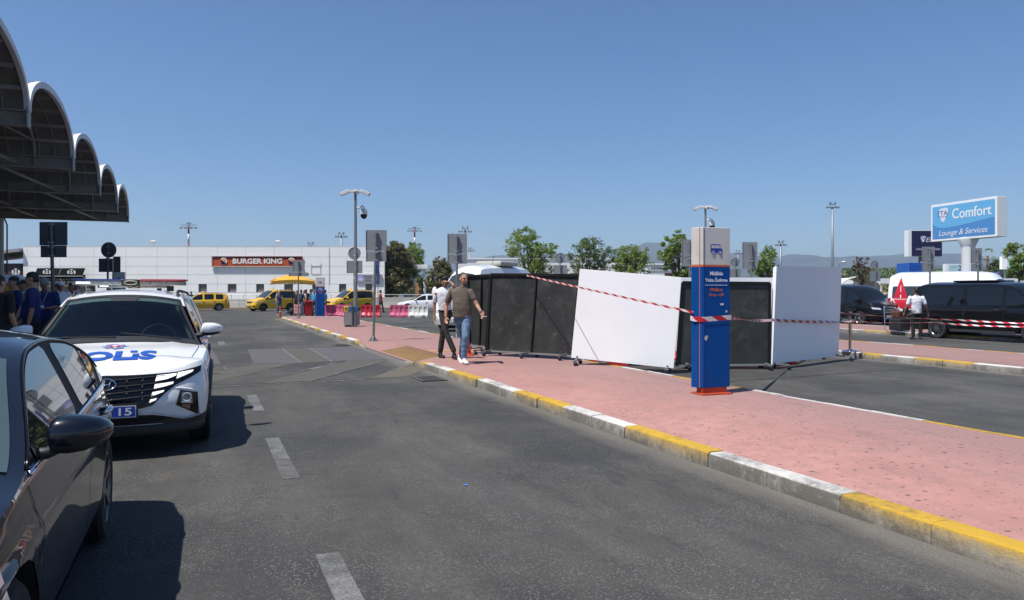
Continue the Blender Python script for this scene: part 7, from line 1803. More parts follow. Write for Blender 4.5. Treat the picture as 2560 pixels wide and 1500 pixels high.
fr = P(2148, 0, 35.7); uf, vf = fr.dot(E), fr.dot(N)
van('black minivan facing right behind the shaded white panel, chrome grille showing', UV(fr.dot(E) + (5.0 / 2 - .98), fr.dot(N) + .93, 0), HEAD_DN, M_VBLK, 5.0, 1.95, 1.97, M_SILVER, 5)
# white high-roof minibus behind the panels
a = math.atan2(-.866, -.5)
wv, ws = van('white high-roof minibus whose top shows above the black panels', (-1.10, 32.3, 0), a, M_CWHT, 5.8, 2.0, 2.76, M_SILVER, 5, 1.3, '07 LZT 90', M_GLASSM, 'minibus', 'minibus', highroof=True)
MB().box((-.9, .0, 2.82), (1.5, 1.3, .2)).build('roof_air_unit', mat('air_unit', (.42, .43, .38), .6), wv, bevel=.06)
for sg in (1, -1):
    q = MB(); q.ball((2.0, sg * 1.28, 1.55), (.10, .13, .26), 12, 8); q.tube([(2.0, sg * .92, 1.5), (2.0, sg * 1.2, 1.5)], .03, 6); q.build('large_mirror', M_CWHT, wv, smooth=True)
MB().tube([(.3, .5, 2.7), (.25, .5, 3.15)], .01, 5).build('antenna', M_BLK, wv)
# white minibus with red triangles behind the black van
p0 = P(2400, 0, 34.5)
mv, ms = van('white minibus with red triangle markings on its rear flank behind the black people carrier', (p0.x, 34.5, 0), HEAD_DN + .25, M_CWHT, 6.0, 2.0, 2.55, M_SILVER, 5, 1.3, '07 TUR 8', M_GLASSM, 'minibus', 'minibus', highroof=True)
for sg in (1, -1):
    mb = MB(); X0 = -2.72
    for a_, b_ in (((X0, .75), (X0 + .95, .75)), ((X0 + .0, 1.3), (X0 + .65, 1.3))): pass
    for tri in ([(X0 + .12, 1.28), (X0 + .82, 1.28), (X0 + .40, 2.3)], [(X0 - .0, .8), (X0 + .42, .8), (X0 + .05, 1.24)], [(X0 + .5, .8), (X0 + 1.15, .8), (X0 + .86, 1.24), (X0 + .1, 1.24)]): decal(mb, tri, lambda x, z: ms.side(x, z, sg, .008), 2)
    mb.build('red_triangles', mat('marking_red', (.5, .012, .03), .4), mv)
    mb = MB(); decal(mb, [(X0 + .44, 1.30), (X0 + .49, 1.30), (X0 + .42, 2.2)], lambda x, z: ms.side(x, z, sg, .011), 1); mb.build('white_line', M_CWHT, mv)
# cars far right
van('dark car between the black minivan and the attendant', (P(2262, 0, 47).x, 47, 0), math.pi - .1, M_VBLK, 4.6, 1.85, 1.62, M_SILVER, 5, 1.0, '07 BD 21', name='parked_car', cat='car')
s = spec_wagon(); t = thing('parked_car', 'yellow taxi roof far away under the white shade roofs', 'taxi', (P(2216, 0, 58).x, 58, 0), math.pi); s.body(M_TAXI, t); s.under(t); wheels(s, t, M_SILVER, 5); s.screen('windscreen', M_GLASSM, t, .4, 1.08, .07)
for sg in (1, -1): s.pane('window', M_GLASSD, t, -1.6, .98, sg)
# luggage trolley by the attendant
t = thing('luggage_trolley', 'luggage trolley with black and brown bags left of the attendant', 'trolley', Vector((P(2252, 0, 27.5).x, 27.5, 0)), .3)
mb = MB()
for sx in (-.28, .28): mb.tube([(sx, -.45, .14), (sx, .45, .16), (sx, .50, .95), (sx * .8, .56, 1.02)], .016, 6)
mb.tube([(-.24, .56, 1.02), (.24, .56, 1.02)], .02, 6); mb.tube([(-.28, .5, .6), (.28, .5, .6)], .014, 6)
for k in range(5): mb.tube([(-.28, -.4 + k * .2, .15), (.28, -.4 + k * .2, .15)], .01, 5)
mb.build('frame', M_CHROME, t, smooth=True)
for x, y in ((-.24, -.38), (.24, -.38), (0, .42)): MB().lathe([(.001, -.02), (.07, -.02), (.07, .02), (.001, .02)], 14, Matrix.Rotation(R(90), 3, 'Y'), (x, y, .07)).build('wheel', M_BLK, t)
for lab, c_, m in (('black suitcase lying on the luggage trolley', (0, .05, .40), M_BLK), ('brown leather bag on top of the trolley load', (0, .1, .76), mat('brown_leather', (.09, .03, .018), .6))):
    q = Matrix.Rotation(.3, 3, 'Z') @ Vector(c_) + Vector(t.location); o = MB().box((0, 0, 0), (.5, .55, .44) if m is M_BLK else (.36, .36, .26)).build('suitcase' if m is M_BLK else 'bag', m, None, bevel=.05, loc=q, rz=.3); tag(o, lab, 'suitcase' if m is M_BLK else 'bag')
# ---------------------------------------------------------------- billboards
M_SGW = mat('billboard_white', (.78, .78, .77), .45, var=.03)
t = thing('billboard', 'big white-framed light blue billboard reading Comfort Lounge & Services', 'billboard', (0, 0, 0))
A = P(2327.4, 511.8, 52.2); B = P(2492.6, 491, 47.0); zt_ = 7.60; zb_ = 5.07
A = Vector((A.x, 52.2, 0)); B = Vector((B.x, 47.0, 0)); d = (B - A).normalized(); n_ = Vector((d.y, -d.x, 0))      # outward (towards the camera's left)
if n_.x > 0: n_ = -n_
Wd = (B - A).length; f = lambda x, z, o=0.0: A + d * x + Vector((0, 0, z)) + n_ * o
mb = MB(); vs = [f(0, zb_), f(Wd, zb_), f(Wd, zt_), f(0, zt_)]; bk = [p - n_ * .75 for p in vs]; mb.add(vs + bk, [(0, 1, 2, 3), (7, 6, 5, 4), (0, 4, 5, 1), (1, 5, 6, 2), (2, 6, 7, 3), (3, 7, 4, 0)]); mb.build('box', M_SGW, t, bevel=.02)
mb = MB(); m_ = .15; mb.m(mat('bill_blue', (.075, .24, .52), .4)); decal(mb, [(m_, zb_ + m_), (Wd - m_, zb_ + m_), (Wd - m_, zt_ - m_), (m_, zt_ - m_)], lambda x, z: f(x, z, .006))
mb.m(mat('bill_sky', (.13, .40, .66), .4)); decal(mb, [(m_, zt_ - m_), (Wd - m_, zt_ - m_), (Wd - m_, zb_ + 1.25), (Wd * .62, zb_ + 1.02), (Wd * .35, zb_ + .88), (Wd * .2, zb_ + .86), (Wd * .1, zb_ + .95), (m_ + .1, zb_ + 1.15), (m_, zb_ + 1.4)], lambda x, z: f(x, z, .012)); mb.build('face', None, t)
def shield(par, f, cx, cz, r, o, col_t):
    mb = MB(); mb.m(mat('shield_pale', (.62, .66, .76), .4)); pts = []
    cor = [(-.80, .72), (.95, .88), (.05, -1.05)]      # rounded triangle, point down
    for i in range(3):
        a, b, c = Vector(cor[i - 1]), Vector(cor[i]), Vector(cor[(i + 1) % 3])
        for k in range(9):
            u_ = k / 8; p0_ = b.lerp(a, .38); p1_ = b.lerp(c, .38); q_ = p0_.lerp(b, u_).lerp(b.lerp(p1_, u_), u_); pts.append((cx + r * q_.x, cz + r * q_.y))
    decal(mb, pts, lambda x, z: f(x, z, o)); mb.m(col_t); add_text(mb, 'FTA', cx - r * .66, cz + r * .05, cx + r * .66, cz + r * .52, lambda x, z: f(x, z, o + .006)); add_text(mb, 'Exclusive', cx - r * .55, cz - r * .16, cx + r * .55, cz - r * .0, lambda x, z: f(x, z, o + .006)); mb.build('emblem', None, par)
NV = mat('navy_ink', (.03, .03, .12), .5)
shield(t, f, 1.05, zb_ + 1.72, .64, .02, NV)
mb = MB(); add_text(mb, 'Comfort', 1.85, zb_ + 1.42, 4.95, zb_ + 2.10, lambda x, z: f(x, z, .02), bold=.012); mb.build('lettering', M_SGW, t); mb = MB(); add_text(mb, 'Lounge & Services', .75, zb_ + .22, 4.65, zb_ + .72, lambda x, z: f(x, z, .02), bold=.0, shear=.3); mb.build('lettering', M_SGW, t)
c = f(Wd * .52, 0, -.37); mb = MB(); mb.lathe([(.40, 0), (.40, zb_ - .55), (.42, zb_ - .45), (.62, zb_ - .02), (.62, zb_)], 28, None, c); mb.build('column', M_SGW, t, smooth=35)
for k, x_ in enumerate((Wd * .5,)): MB().box(f(x_, zb_ + .02, -.4), (.9, .9, .1)).build('bracket', M_SGW, t)
t = thing('billboard', 'dark navy billboard reading Elite partly hidden behind the light blue one', 'billboard', (0, 0, 0)); De = 66.0
A = P(2279, 0, De); x1_ = P(2355, 0, De).x; zt_, zb_ = P(0, 577, De).z, P(0, 640, De).z; Wd = x1_ - A.x; f = lambda x, z, o=0.0: Vector((A.x + x, De - o, z)); 
mb = MB(); mb.m(M_SGW).box((A.x + Wd / 2 - .14, De + .35, (zt_ + zb_) / 2), (Wd + .30, .66, zt_ - zb_ + .1)); mb.build('box', None, t, bevel=.01)
mb = MB(); mb.m(mat('bill_navy', (.012, .010, .055), .4)); decal(mb, [(0, zb_), (Wd, zb_), (Wd, zt_), (0, zt_)], lambda x, z: f(x, z, .006)); mb.build('face', None, t)
shield(t, f, .98, zt_ - .75, .36, .02, NV); mb = MB(); add_text(mb, 'Elite', 1.3, zt_ - .98, 2.25, zt_ - .58, lambda x, z: f(x, z, .02), shear=.3); mb.build('lettering', M_SGW, t); mb = MB(); add_text(mb, 'Lounge & Services', .42, zt_ - 1.75, 2.5, zt_ - 1.48, lambda x, z: f(x, z, .02), shear=.3); mb.build('lettering', M_SGW, t)
MB().tube([(A.x + Wd * .36, De + .3, 0), (A.x + Wd * .36, De + .3, zb_)], .18, 12).build('column', M_GALV, t, smooth=True)
# blue container, small number sign, blue sign, white board
def flat_box(name, label, cat, pxl, pyt, pxr, pyb, D, m, thick=.4, base=0.0, par=None):
    a, b = P(pxl, pyt, D), P(pxr, pyb, D); return a, b
a, b = P(2274, 657, 60), P(2309.5, 657, 60); t = thing('container', 'blue container box below the dark navy billboard', 'container', ((a.x + b.x) / 2, 61, 0)); h = a.z
mb = MB(); mb.box((0, 0, h / 2), (b.x - a.x, 2, h)); mb.build('box', mat('cont_blue', (.01, .10, .42), .5, var=.1), t)
mb = MB()
for k in range(9): mb.box((lerp(-.5, .5, k / 8) * (b.x - a.x), -1.02, h / 2), (.05, .04, h))
mb.build('ribs', mat('cont_blue', (.01, .10, .42), .5), t)
a, b = P(2364, 660, 80), P(2407, 679, 80); t = thing('number_sign', 'small pale lightbox sign with a large number 2 in the distance', 'sign', (a.x, 80, 0))
MB().box(((b.x - a.x) / 2, .3, (a.z + b.z) / 2), (b.x - a.x, .5, a.z - b.z)).build('box', M_SGW, t, bevel=.01); mb = MB(); mb.m(mat('pale_teal', (.42, .58, .62), .5)); decal(mb, [(.33, b.z + .06), (b.x - a.x - .06, b.z + .06), (b.x - a.x - .06, a.z - .06), (.33, a.z - .06)], lambda x, z: Vector((x, .04, z))); mb.m(NV); add_text(mb, '2', 1.35, b.z + .1, 1.68, a.z - .14, lambda x, z: Vector((x, .03, z))); add_text(mb, 'İÇ HATLAR', .5, b.z + .45, 1.2, b.z + .58, lambda x, z: Vector((x, .03, z)), bold=.02); mb.build('face', None, t)
MB().tube([((b.x - a.x) / 2, .3, 0), ((b.x - a.x) / 2, .3, b.z)], .08, 8).build('post', M_GALV, t)
a, b = P(2507, 641, 75), P(2585, 673, 75); t = thing('advert_board', 'large white and pale green board behind the tree at the right edge', 'billboard', (a.x, 75, 0)); MB().box(((b.x - a.x) / 2, .3, (a.z + b.z) / 2), (b.x - a.x, .4, a.z - b.z)).build('board', M_SGW, t); mb = MB(); decal(mb, [(.5, b.z + .1), (b.x - a.x - .1, b.z + .1), (b.x - a.x - .1, a.z - .1), (.5, a.z - .1)], lambda x, z: Vector((x, .07, z))); mb.build('face', mat('pale_green', (.45, .66, .58), .5), t)
for x in (.4, b.x - a.x - .4): MB().tube([(x, .3, 0), (x, .3, b.z)], .08, 8).build('post', M_GALV, t)
a, b = P(2484, 679, 58), P(2503, 694, 58); t = thing('blue_sign', 'small blue sign with an orange ring right of the billboard column', 'sign', (a.x, 58, 0)); MB().box(((b.x - a.x) / 2, 0, (a.z + b.z) / 2), (b.x - a.x, .1, a.z - b.z)).build('board', mat('cont_blue', (.01, .10, .42), .5), t); MB().tube([(.3 + .14 * math.cos(k / 16 * 2 * math.pi), -.06, (a.z + b.z) / 2 + .14 * math.sin(k / 16 * 2 * math.pi)) for k in range(17)], .03, 6).build('ring', mat('orange_pl', (.55, .2, .05), .5), t); MB().tube([(.3, 0, 0), (.3, 0, b.z)], .04, 6).build('post', M_GALV, t)
# ---------------------------------------------------------------- floodlight masts
M_MRED = mat('mast_red', (.25, .02, .03), .5); M_MW = mat('mast_white', (.65, .65, .65), .5); M_MGR = mat('mast_grey', (.24, .26, .27), .5, .4)
def mast(label, px, py, D, kind, sc=1.0):
    top = P(px, py, D); H = top.z; t = thing('floodlight_mast', label, 'light mast', (top.x, D, 0), 0, 'tall airport floodlight masts')
    w = 40 / FPX * D * .5 * sc
    if kind == 'rw':
        for k in range(6):
            z0, z1 = H - .3 - (k + 1) * H * .12, H - .3 - k * H * .12; MB().tube([(0, 0, max(0, z0)), (0, 0, z1)], .12 * sc * D / 100, 8).build('mast_section', M_MRED if k % 2 == 0 else M_MW, t, smooth=True)
        MB().tube([(0, 0, 0), (0, 0, H - .3 - 6 * H * .12)], .13 * sc * D / 100, 8).build('mast_section', M_MW, t, smooth=True)
        mb = MB(); mb.bar((-w, 0, H - .22 * w), (w, 0, H - .22 * w), .10 * D / 100, .08 * D / 100); mb.bar((-w * .9, 0, H - .5 * w), (w * .9, 0, H - .5 * w), .10 * D / 100, .08 * D / 100); mb.box((0, 0, H), (.5 * w, .3 * w, .14 * w)); mb.build('crossarm', M_MGR, t)
        for x in (-.95, -.35, .35, .95): MB().box((x * w, -.1, H - .62 * w), (.24 * w, .2 * w, .16 * w)).build('lamp_head', M_MGR, t)
    else:
        MB().tube([(0, 0, 0), (0, 0, H - .3)], [.20 * D / 100 * sc * 1.4, .10 * D / 100 * sc * 1.4], 10).build('mast_pole', M_MGR if D < 90 else M_GALV, t, smooth=True)
        mb = MB(); mb.box((0, 0, H - .05 * w), (.8 * w, .6 * w, .06 * w)); mb.bar((-.9 * w, 0, H - .55 * w), (.9 * w, 0, H - .55 * w), .08 * w, .08 * w); mb.bar((0, -.5 * w, H - .55 * w), (0, .5 * w, H - .55 * w), .08 * w, .08 * w)
        for x in (-.38, .38): mb.bar((x * w, 0, H - .55 * w), (x * w, 0, H - .05 * w), .05 * w, .05 * w, up=Vector((0, 1, 0)))
        mb.build('crossarm', M_MGR, t)
        for x in (-.85, -.5, .5, .85): MB().box((x * w, -.15 * w, H - .50 * w), (.26 * w, .22 * w, .24 * w), Matrix.Rotation(R(25 if x > 0 else -25), 3, 'Y')).build('lamp_head', M_MGR, t, bevel=.02)
        for x in (-.35, .35): MB().box((x * w, -.1, H + .12 * w), (.2 * w, .2 * w, .28 * w)).build('lamp_head', M_MGR, t)
for a in (('red and white striped light mast above the left part of the white building', 471.4, 558, 150, 'rw'), ('red and white striped light mast above the green trees right of the white building', 1036.6, 568, 155, 'rw', .85),
          ('grey light mast above the white building left of the camera mast', 853.5, 584, 130, 'g', .8), ('low floodlight cluster just above the roof of the white building', 777, 609, 130, 'g', .75), ('light mast behind the tall sign plates left of the white minibus', 1163, 570, 120, 'g', .9),
          ('small light mast right of the plates above the white minibus', 1175.7, 621, 160, 'g', .6), ('light mast above the middle tree', 1495, 596, 140, 'g', .65), ('light mast right of the tree beyond the tall sign plate', 1951.7, 605, 130, 'g', .75), ('small light mast left of the tall sign plate by the totem', 1845, 628, 160, 'g', .55),
          ('tallest grey floodlight mast standing above the shaded white panel', 2081, 510, 75, 'g', .85)):
    mast(*a)
t = thing('street_lamp', 'small white street lamp left of the bare tree', 'street lamp', (P(2098, 0, 50).x, 50, 0)); MB().tube([(0, 0, 0), (0, 0, 3.45), (.1, 0, 3.6), (.25, 0, 3.62)], .03, 8).build('pole', M_GALV, t, smooth=True); MB().ball((.30, 0, 3.58), (.16, .1, .08), 10, 6).build('lamp_head', M_CAM, t, smooth=True)
# ---------------------------------------------------------------- background buildings
def bldg(name, label, pxl, pxr, pyt, D, m, cat='building', depth=8):
    a, b = P(pxl, pyt, D), P(pxr, pyt, D); t = thing(name, label, cat, ((a.x + b.x) / 2, D + depth / 2, 0)); MB().box((0, 0, a.z / 2), (b.x - a.x, depth, a.z)).build('wall', m, t); MB().box((0, 0, a.z + .08), (b.x - a.x + .3, depth + .3, .18)).build('roof_edge', mat('coping', (.72, .71, .68), .6), t); return t, a, b
M_FW = mat('far_white_wall', (.66, .65, .62), .8, var=.06)
t, a, b = bldg('long_hall', 'long low white hall glimpsed behind the row of green trees', 1140, 1610, 648, 112, M_FW)
for k in range(12): MB().box((lerp(-13, 13, k / 11), -4.03, 3.2), (1.3, .06, 1.0)).build('window', M_WDK, t)
t, a, b = bldg('rescue_station', 'small building with a dark strip reading KURTARMA VE YANGIN between the trees', 1618, 1700, 662, 90, M_FW, depth=5)
p, q = P(1622, 666, 89.9), P(1690, 672, 89.9); mb = MB(); o_ = Vector(t.location)
mb.m(mat('strip_pale', (.4, .42, .42), .6)); mb.box(((p.x + q.x) / 2 - o_.x, -2.56, p.z - .22), (q.x - p.x, .06, .62)); mb.m(M_BLK); add_text(mb, 'KURTARMA VE YANGIN', p.x + .3 - o_.x, p.z - .36, q.x - .2 - o_.x, p.z - .06, lambda x, z: Vector((x, -2.6, z)), bold=.03); mb.m(mat('dark_red', (.09, .015, .02), .6)).box((1.2, -2.56, p.z - .95), (2.2, .05, .3)); mb.m(M_WDK).box((1.2, -2.56, p.z - 1.9), (2.6, .05, 1.1)); mb.build('sign_strip', None, t)
# white flat-roofed gate canopy
t = thing('gate_canopy', 'white flat-roofed gate canopy between the trees right of the white building', 'canopy', (P(1050, 0, 80).x, 80, 0)); z_ = P(0, 664, 80).z
MB().box((-1.2, 0, z_ - .18), (4.4, 3, .42)).build('roof', M_SGW, t, bevel=.02)
for x in (.62, -3.0): MB().cyl((x, -1.1, 0), .14, z_ - .35, 14).build('column', M_SGW, t, smooth=40)
mb = MB(); mb.box((-1.8, 1.2, 2.9), (2.2, .2, 1.2)); mb.build('back_wall', M_FW, t); MB().box((-.9, 0, z_ + .45), (.5, .5, .9)).build('roof_vent', mat('vent_brown', (.16, .09, .07), .7), t)
q = MB().box((0, 0, 0), (1.7, .6, 1.5)).build('utility_cabinet', mat('cabinet', (.16, .17, .17), .6), None, bevel=.03, loc=(P(1026, 0, 77).x, 77, .75)); tag(q, 'grey utility cabinet in the shade under the gate canopy', 'cabinet')
q = MB().box((0, 0, 1.5), (.28, .1, 1.5)).tube([(0, 0, 0), (0, 0, .8)], .05, 6).build('marker_post', mat('post_orange', (.40, .17, .07), .6), None, loc=(P(1042.5, 0, 74).x, 74, .25)); tag(q, 'narrow orange-brown marker post beside the gate canopy column', 'post')
# shade roofs
t = thing('shade_roof', 'long flat white shade roof on posts beyond the black minivan', 'canopy', (P(2250, 0, 72).x, 74, 0)); z_ = P(0, 703, 72).z
MB().box((4, 0, z_), (16, 6, .5)).build('roof', M_SGW, t)
for k in range(6): MB().tube([(-3.4 + k * 3, -2.8, 0), (-3.4 + k * 3, -2.8, z_ - .2)], .07, 6).build('post', M_SGW, t)
t = thing('arched_shade', 'white arched shade tent left of the flat shade roof', 'canopy', (P(2138, 0, 70).x, 71, 0)); mb = MB(); rows = []
for k in range(13): a_ = math.pi * k / 12; rows.append([Vector((-1.9 * math.cos(a_), y, 1.8 + 1.15 * math.sin(a_))) for y in (-2, 2)])
mb.grid(rows); mb.build('cover', mat('tent_white', (.6, .58, .5), .6), t, smooth=True); mb = MB(); mb.tube([(-1.95 * math.cos(math.pi * k / 12), -2.02, 1.8 + 1.2 * math.sin(math.pi * k / 12)) for k in range(13)], .07, 6)
for x in (-1.9, 1.9):
    for y in (-2, 2): mb.tube([(x, y, 0), (x, y, 1.85)], .06, 6)
mb.build('frame', M_SGW, t)
# ---------------------------------------------------------------- trees
def leaf_mat(n, c1, c2):
    m, nt, b = node_mat(n); k = NT(nt); g = k.n('ShaderNodeNewGeometry'); f_ = k.n('ShaderNodeMix', data_type='RGBA')
    k.l(g.outputs['Random Per Island'], f_.inputs[0]); f_.inputs[6].default_value = (*c1, 1); f_.inputs[7].default_value = (*c2, 1); k.l(f_.outputs[2], b.inputs['Base Color']); b.inputs['Roughness'].default_value = .55
    tr = k.n('ShaderNodeBsdfTranslucent'); k.l(f_.outputs[2], tr.inputs[0]); ad = k.n('ShaderNodeMixShader'); ad.inputs[0].default_value = .4; o = nt.nodes['Material Output']; k.l(b.outputs[0], ad.inputs[1]); k.l(tr.outputs[0], ad.inputs[2]); k.l(ad.outputs[0], o.inputs['Surface']); return m
LG = leaf_mat('leaf_green', (.10, .16, .025), (.27, .37, .075)); LD = leaf_mat('leaf_dark', (.05, .09, .022), (.16, .22, .06)); LB = leaf_mat('leaf_olive', (.10, .10, .036), (.25, .23, .09)); LY = leaf_mat('leaf_light', (.11, .17, .025), (.28, .37, .08)); LR = leaf_mat('leaf_dry', (.07, .045, .025), (.14, .09, .05))
M_BARK = mat('bark', (.10, .075, .05), .9, var=.3, vscale=8)
def tree(label, pxc, pyt, pxw, D, leaf, pyb=690, nl=3200, seed=1, name='tree', ls=.16, gap=.55, trunk_z=None, blobs=None, sparse=1.0):
    rnd = random.Random(seed); c = P(pxc, pyt, D); top = c.z; w = pxw / FPX * D / 2 * 1.16; zb_ = P(0, pyb, D).z; zb_ = max(.6, zb_)
    t = thing(name, label, 'tree', (c.x, D, 0)); h = top - zb_
    # limbs
    mb = MB(); tips = []; cz = (top + zb_) / 2
    base = Vector((0, 0, 0)); fork = Vector((rnd.uniform(-.1, .1), 0, max(.5, zb_ - .1)))
    mb.tube([base, fork * .5, fork], [.16 * h / 4 + .03, .12 * h / 4 + .03, .10 * h / 4 + .02], 8)
    nb = int((blobs or 13) * 1.3); bl = []
    for i in range(nb):
        a = rnd.uniform(0, 2 * math.pi); ph = rnd.uniform(-.9, 1.0); rr = rnd.uniform(.35, .80) * math.sqrt(max(.08, 1 - (abs(ph) * .85) ** 2))
        p = Vector((math.cos(a) * rr * w, math.sin(a) * rr * w, cz + ph * h * .40)); r_ = rnd.uniform(.20, .36) * min(w, h * .6) ; bl.append((p, r_))
    bl.append((Vector((0, 0, top - .24 * h * .8)), .26 * min(w, h * .6)))
    for p, r_ in bl:
        m1 = fork.lerp(p, .5) + Vector((rnd.uniform(-.1, .1) * w, rnd.uniform(-.1, .1) * w, .08 * h)); mb.tube([fork, m1, p], [.05 * h / 4 + .015, .03 * h / 4 + .01, .008], 6)
        for j in range(2): e = p + Vector((rnd.uniform(-1, 1), rnd.uniform(-1, 1), rnd.uniform(-.3, 1))) * r_; mb.tube([p, e], [.010, .004], 4)
    mb.build('trunk', M_BARK, t, smooth=True)
    vs = []; fs = []; tot = sum(r_ ** 2 for _, r_ in bl)
    for p, r_ in bl:
        n = int(1.45 * nl * sparse * r_ ** 2 / tot)
        cl = [Vector((rnd.gauss(0, 1), rnd.gauss(0, 1), rnd.gauss(0, 1) * .9)).normalized() * r_ * rnd.uniform(.75, 1.25) for _ in range(max(5, n // 34))]
        for k in range(n):
            q = rnd.choice(cl); c_ = p + q + Vector((rnd.gauss(0, 1), rnd.gauss(0, 1), rnd.gauss(0, .7))) * r_ * .20; s_ = ls * rnd.uniform(.6, 1.3)
            a = Vector((rnd.gauss(0, 1), rnd.gauss(0, 1), rnd.gauss(0, .6))).normalized(); b = a.cross(Vector((rnd.gauss(0, 1), rnd.gauss(0, 1), rnd.gauss(0, 1)))).normalized(); o = len(vs)
            vs += [c_ - a * s_ * .5, c_ + b * s_ * .22, c_ + a * s_ * .5, c_ - b * s_ * .22]; fs.append((o, o + 1, o + 2, o + 3))
    mb = MB(); mb.add(vs, fs); mb.build('crown', leaf, t, fixn=False); return t
tree('dense olive-brown tree right next to the white building corner', 998, 601, 84, 77.5, LB, 750, 9000, 1, ls=.26, blobs=30)
tree('dense dark olive tree low under the first one by the gate canopy', 1000, 655, 76, 78.5, LD, 760, 7000, 21, ls=.24, blobs=18)
tree('brighter green tree rising behind the olive-brown one', 1031, 603, 64, 92, LG, 700, 5200, 2, ls=.24, blobs=16)
tree('olive bush-like tree left of the white minibus', 1095, 645, 66, 70, LB, 745, 5600, 3, ls=.2, blobs=16)
tree('dark shrub-like tree under the gate canopy roof', 1048, 690, 42, 84, LD, 765, 2200, 22, ls=.2, blobs=8)
tree('tall bright green tree with open crown behind the white minibus', 1326, 574, 124, 60, LG, 722, 6200, 4, ls=.19, blobs=19)
tree('darker green tree right of the round sign plate', 1466, 597, 110, 62, LD, 722, 6200, 5, ls=.18, blobs=19)
tree('light green round tree right of the darker one', 1577, 612, 98, 61, LY, 720, 5600, 6, ls=.18, blobs=17)
tree('tall green tree cut off by the left edge of the blue totem', 1700, 570, 82, 52, LG, 725, 6000, 7, ls=.18, blobs=18)
tree('open green tree right of the tall sign plate', 1922, 620, 84, 60, LG, 700, 3400, 8, ls=.18, blobs=13, sparse=.9)
tree('nearly leafless brown tree behind the round and square plates', 2155, 643, 54, 56, LR, 712, 900, 9, ls=.16, blobs=16)
tree('round dark green tree right of the palm', 2490, 650, 40, 88, LD, 690, 2600, 10, ls=.22)
tree('light green tree at the right edge in front of the white board', 2548, 606, 76, 62, LG, 700, 3600, 11, ls=.2, sparse=.9)
tree('dark low tree below the white board at the right edge', 2530, 672, 80, 80, LD, 715, 3200, 12, ls=.22)
# palm
c = P(2469, 626, 78); t = thing('palm_tree', 'small palm with a round green head right of the billboard column', 'palm', (c.x, 78, 0)); H = c.z - .55
MB().tube([(0, 0, 0), (.05, 0, H * .5), (0, 0, H)], [.16, .12, .13], 8).build('trunk', M_BARK, t, smooth=True)
vs = []; fs = []; rnd = random.Random(4)
for k in range(46):
    a = rnd.uniform(0, 2 * math.pi); el = rnd.uniform(-.7, 1.4); d = Vector((math.cos(a) * math.cos(el), math.sin(a) * math.cos(el), math.sin(el))); tip = Vector((0, 0, H)) + d * .62; s_ = d.cross(Vector((0, 0, 1))).normalized()
    for j in range(9):
        b = (j - 4) / 4 * .9; e = (d * math.cos(b) + s_ * math.sin(b)) * .36 + Vector((0, 0, -.06)); o = len(vs); wv_ = s_ * .022; vs += [tip - wv_, tip + wv_, tip + e]; fs.append((o, o + 1, o + 2))
MB().add(vs, fs).build('fronds', LG, t, fixn=False)
# ---------------------------------------------------------------- far woods, hills, mountains
def ridge(name, D, pts, m, depth, seed, rough=.02, kind='structure', n=300):
    """pts: (photo px, photo row) outline of the crest, built as terrain at distance D"""
    rnd = random.Random(seed); ph = [rnd.uniform(0, 6.28) for _ in range(8)]; rows = []
    x0, x1 = pts[0][0], pts[-1][0]
    for k in range(n + 1):
        px = lerp(x0, x1, k / n); y = sm(pts, px); c = P(px, y, D); hgt = max(.0, c.z)
        nz = sum(math.sin(px * .013 * 2 ** i + ph[i]) / 2 ** i for i in range(6)) * rough * hgt
        row = []
        for j in range(9):
            q = j / 8; z = (hgt + nz) * math.sin(q * math.pi / 2) ** 1.2 if j < 8 else hgt + nz; z += (sum(math.sin(px * .03 * 2 ** i + j * 1.7 + ph[i]) / 2 ** i for i in range(4)) * rough * hgt * .8 if 0 < j < 8 else 0)
            row.append(Vector((c.x * (1 - .12 * (1 - q)), D - depth * (1 - q), z - (.5 if j == 0 else 0))))
        row.append(Vector((c.x, D + depth, -1))); rows.append(row)
    mb = MB(); mb.grid(rows); o = mb.build(name, m, None, smooth=True, fixn=False); o['kind'] = kind; return o
M_HILL = mat('hill_scrub', (.045, .05, .045), .95, var=.4, vscale=.01); M_MTN = mat('mountain_rock', (.05, .065, .07), .95, var=.35, vscale=.01)
ridge('hills', 1500, [(1700, 700), (1850, 690), (1950, 680), (2050, 672), (2180, 668), (2300, 664), (2420, 667), (2500, 668), (2700, 676), (2900, 690)], M_HILL, 300, 4, .03)
ridge('mountains', 3100, [(700, 700), (900, 672), (960, 664), (1080, 668), (1180, 652), (1300, 640), (1420, 638), (1500, 626), (1570, 620), (1612, 612), (1680, 622), (1720, 634), (1820, 640), (1920, 644), (1975, 632), (2060, 646), (2150, 640), (2300, 644), (2370, 634), (2450, 646), (2550, 636), (2700, 640), (2900, 660)], M_MTN, 900, 5, .035)
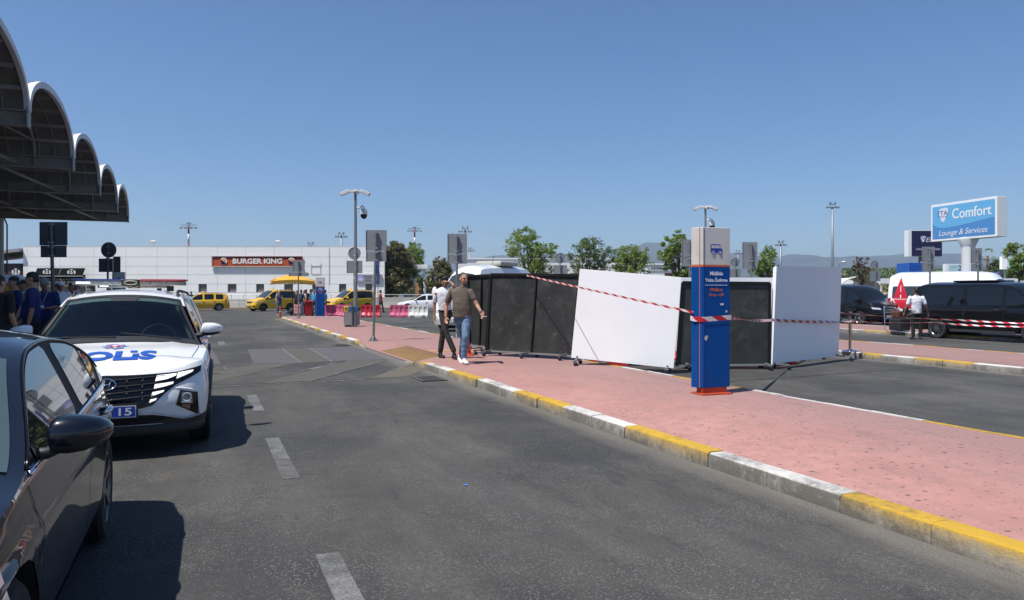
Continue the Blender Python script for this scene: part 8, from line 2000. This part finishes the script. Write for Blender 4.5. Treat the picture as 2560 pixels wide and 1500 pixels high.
# dark belt of far woodland on the right, one mass of tree tops
rnd = random.Random(8); vs = []; fs = []
for k in range(420):
    px = rnd.uniform(1960, 2900); D = rnd.uniform(330, 520); c = P(px, 0, D); h = (731 - rnd.uniform(672, 682)) / FPX * D + CAMZ; r_ = rnd.uniform(3.5, 6.5)
    for j in range(70):
        a = rnd.uniform(0, 6.28); e = rnd.uniform(-.2, 1.5); p = Vector((c.x + r_ * math.cos(a) * math.cos(e), D - abs(r_ * math.sin(a) * math.cos(e)), h - r_ * 1.1 + r_ * 1.1 * math.sin(e))); u_ = Vector((rnd.gauss(0, 1), rnd.gauss(0, 1), rnd.gauss(0, 1))).normalized() * 1.3; w_ = u_.orthogonal().normalized() * .9; o = len(vs); vs += [p - u_, p + w_, p + u_, p - w_]; fs.append((o, o + 1, o + 2, o + 3))
    o = len(vs); vs += [Vector((c.x - r_, D, 0)), Vector((c.x + r_, D, 0)), Vector((c.x + r_ * .8, D, h - r_ * .6)), Vector((c.x - r_ * .8, D, h - r_ * .6))]; fs.append((o, o + 1, o + 2, o + 3))
wd = MB().add(vs, fs).build('woodland', LD, None, fixn=False); wd['kind'] = 'stuff'
# scrubby ground cover belt between the car park and the woods (hides the bare plane at the horizon)
rnd = random.Random(9); vs = []; fs = []
for k in range(900):
    px = rnd.uniform(950, 2900); D = rnd.uniform(125, 300); c = P(px, 0, D); h = rnd.uniform(1.5, 3.6); r_ = rnd.uniform(1.4, 3)
    for j in range(26):
        a = rnd.uniform(0, 6.28); e = rnd.uniform(-.1, 1.5); p = Vector((c.x + r_ * math.cos(a) * math.cos(e), D - abs(r_ * math.sin(a) * math.cos(e)), max(.2, h - r_ * .5 + r_ * .6 * math.sin(e)))); u_ = Vector((rnd.gauss(0, 1), rnd.gauss(0, 1), rnd.gauss(0, 1))).normalized() * .7; w_ = u_.orthogonal().normalized() * .5; o = len(vs); vs += [p - u_, p + w_, p + u_, p - w_]; fs.append((o, o + 1, o + 2, o + 3))
sc2 = MB().add(vs, fs).build('scrub', LB, None, fixn=False); sc2['kind'] = 'stuff'
# ---------------------------------------------------------------- haze (real air)
hz = bpy.data.materials.new('haze'); hz.use_nodes = True; nt = hz.node_tree; nt.nodes.remove(nt.nodes['Principled BSDF']); pv = nt.nodes.new('ShaderNodeVolumePrincipled')
pv.inputs['Color'].default_value = (.66, .80, 1.0, 1); pv.inputs['Density'].default_value = 0.00021; pv.inputs['Anisotropy'].default_value = .2
nt.links.new(pv.outputs[0], nt.nodes['Material Output'].inputs['Volume'])
HB = MB().box((0, 2400, 109), (8000, 5000, 220)).build('haze', hz, None); HB['kind'] = 'stuff'
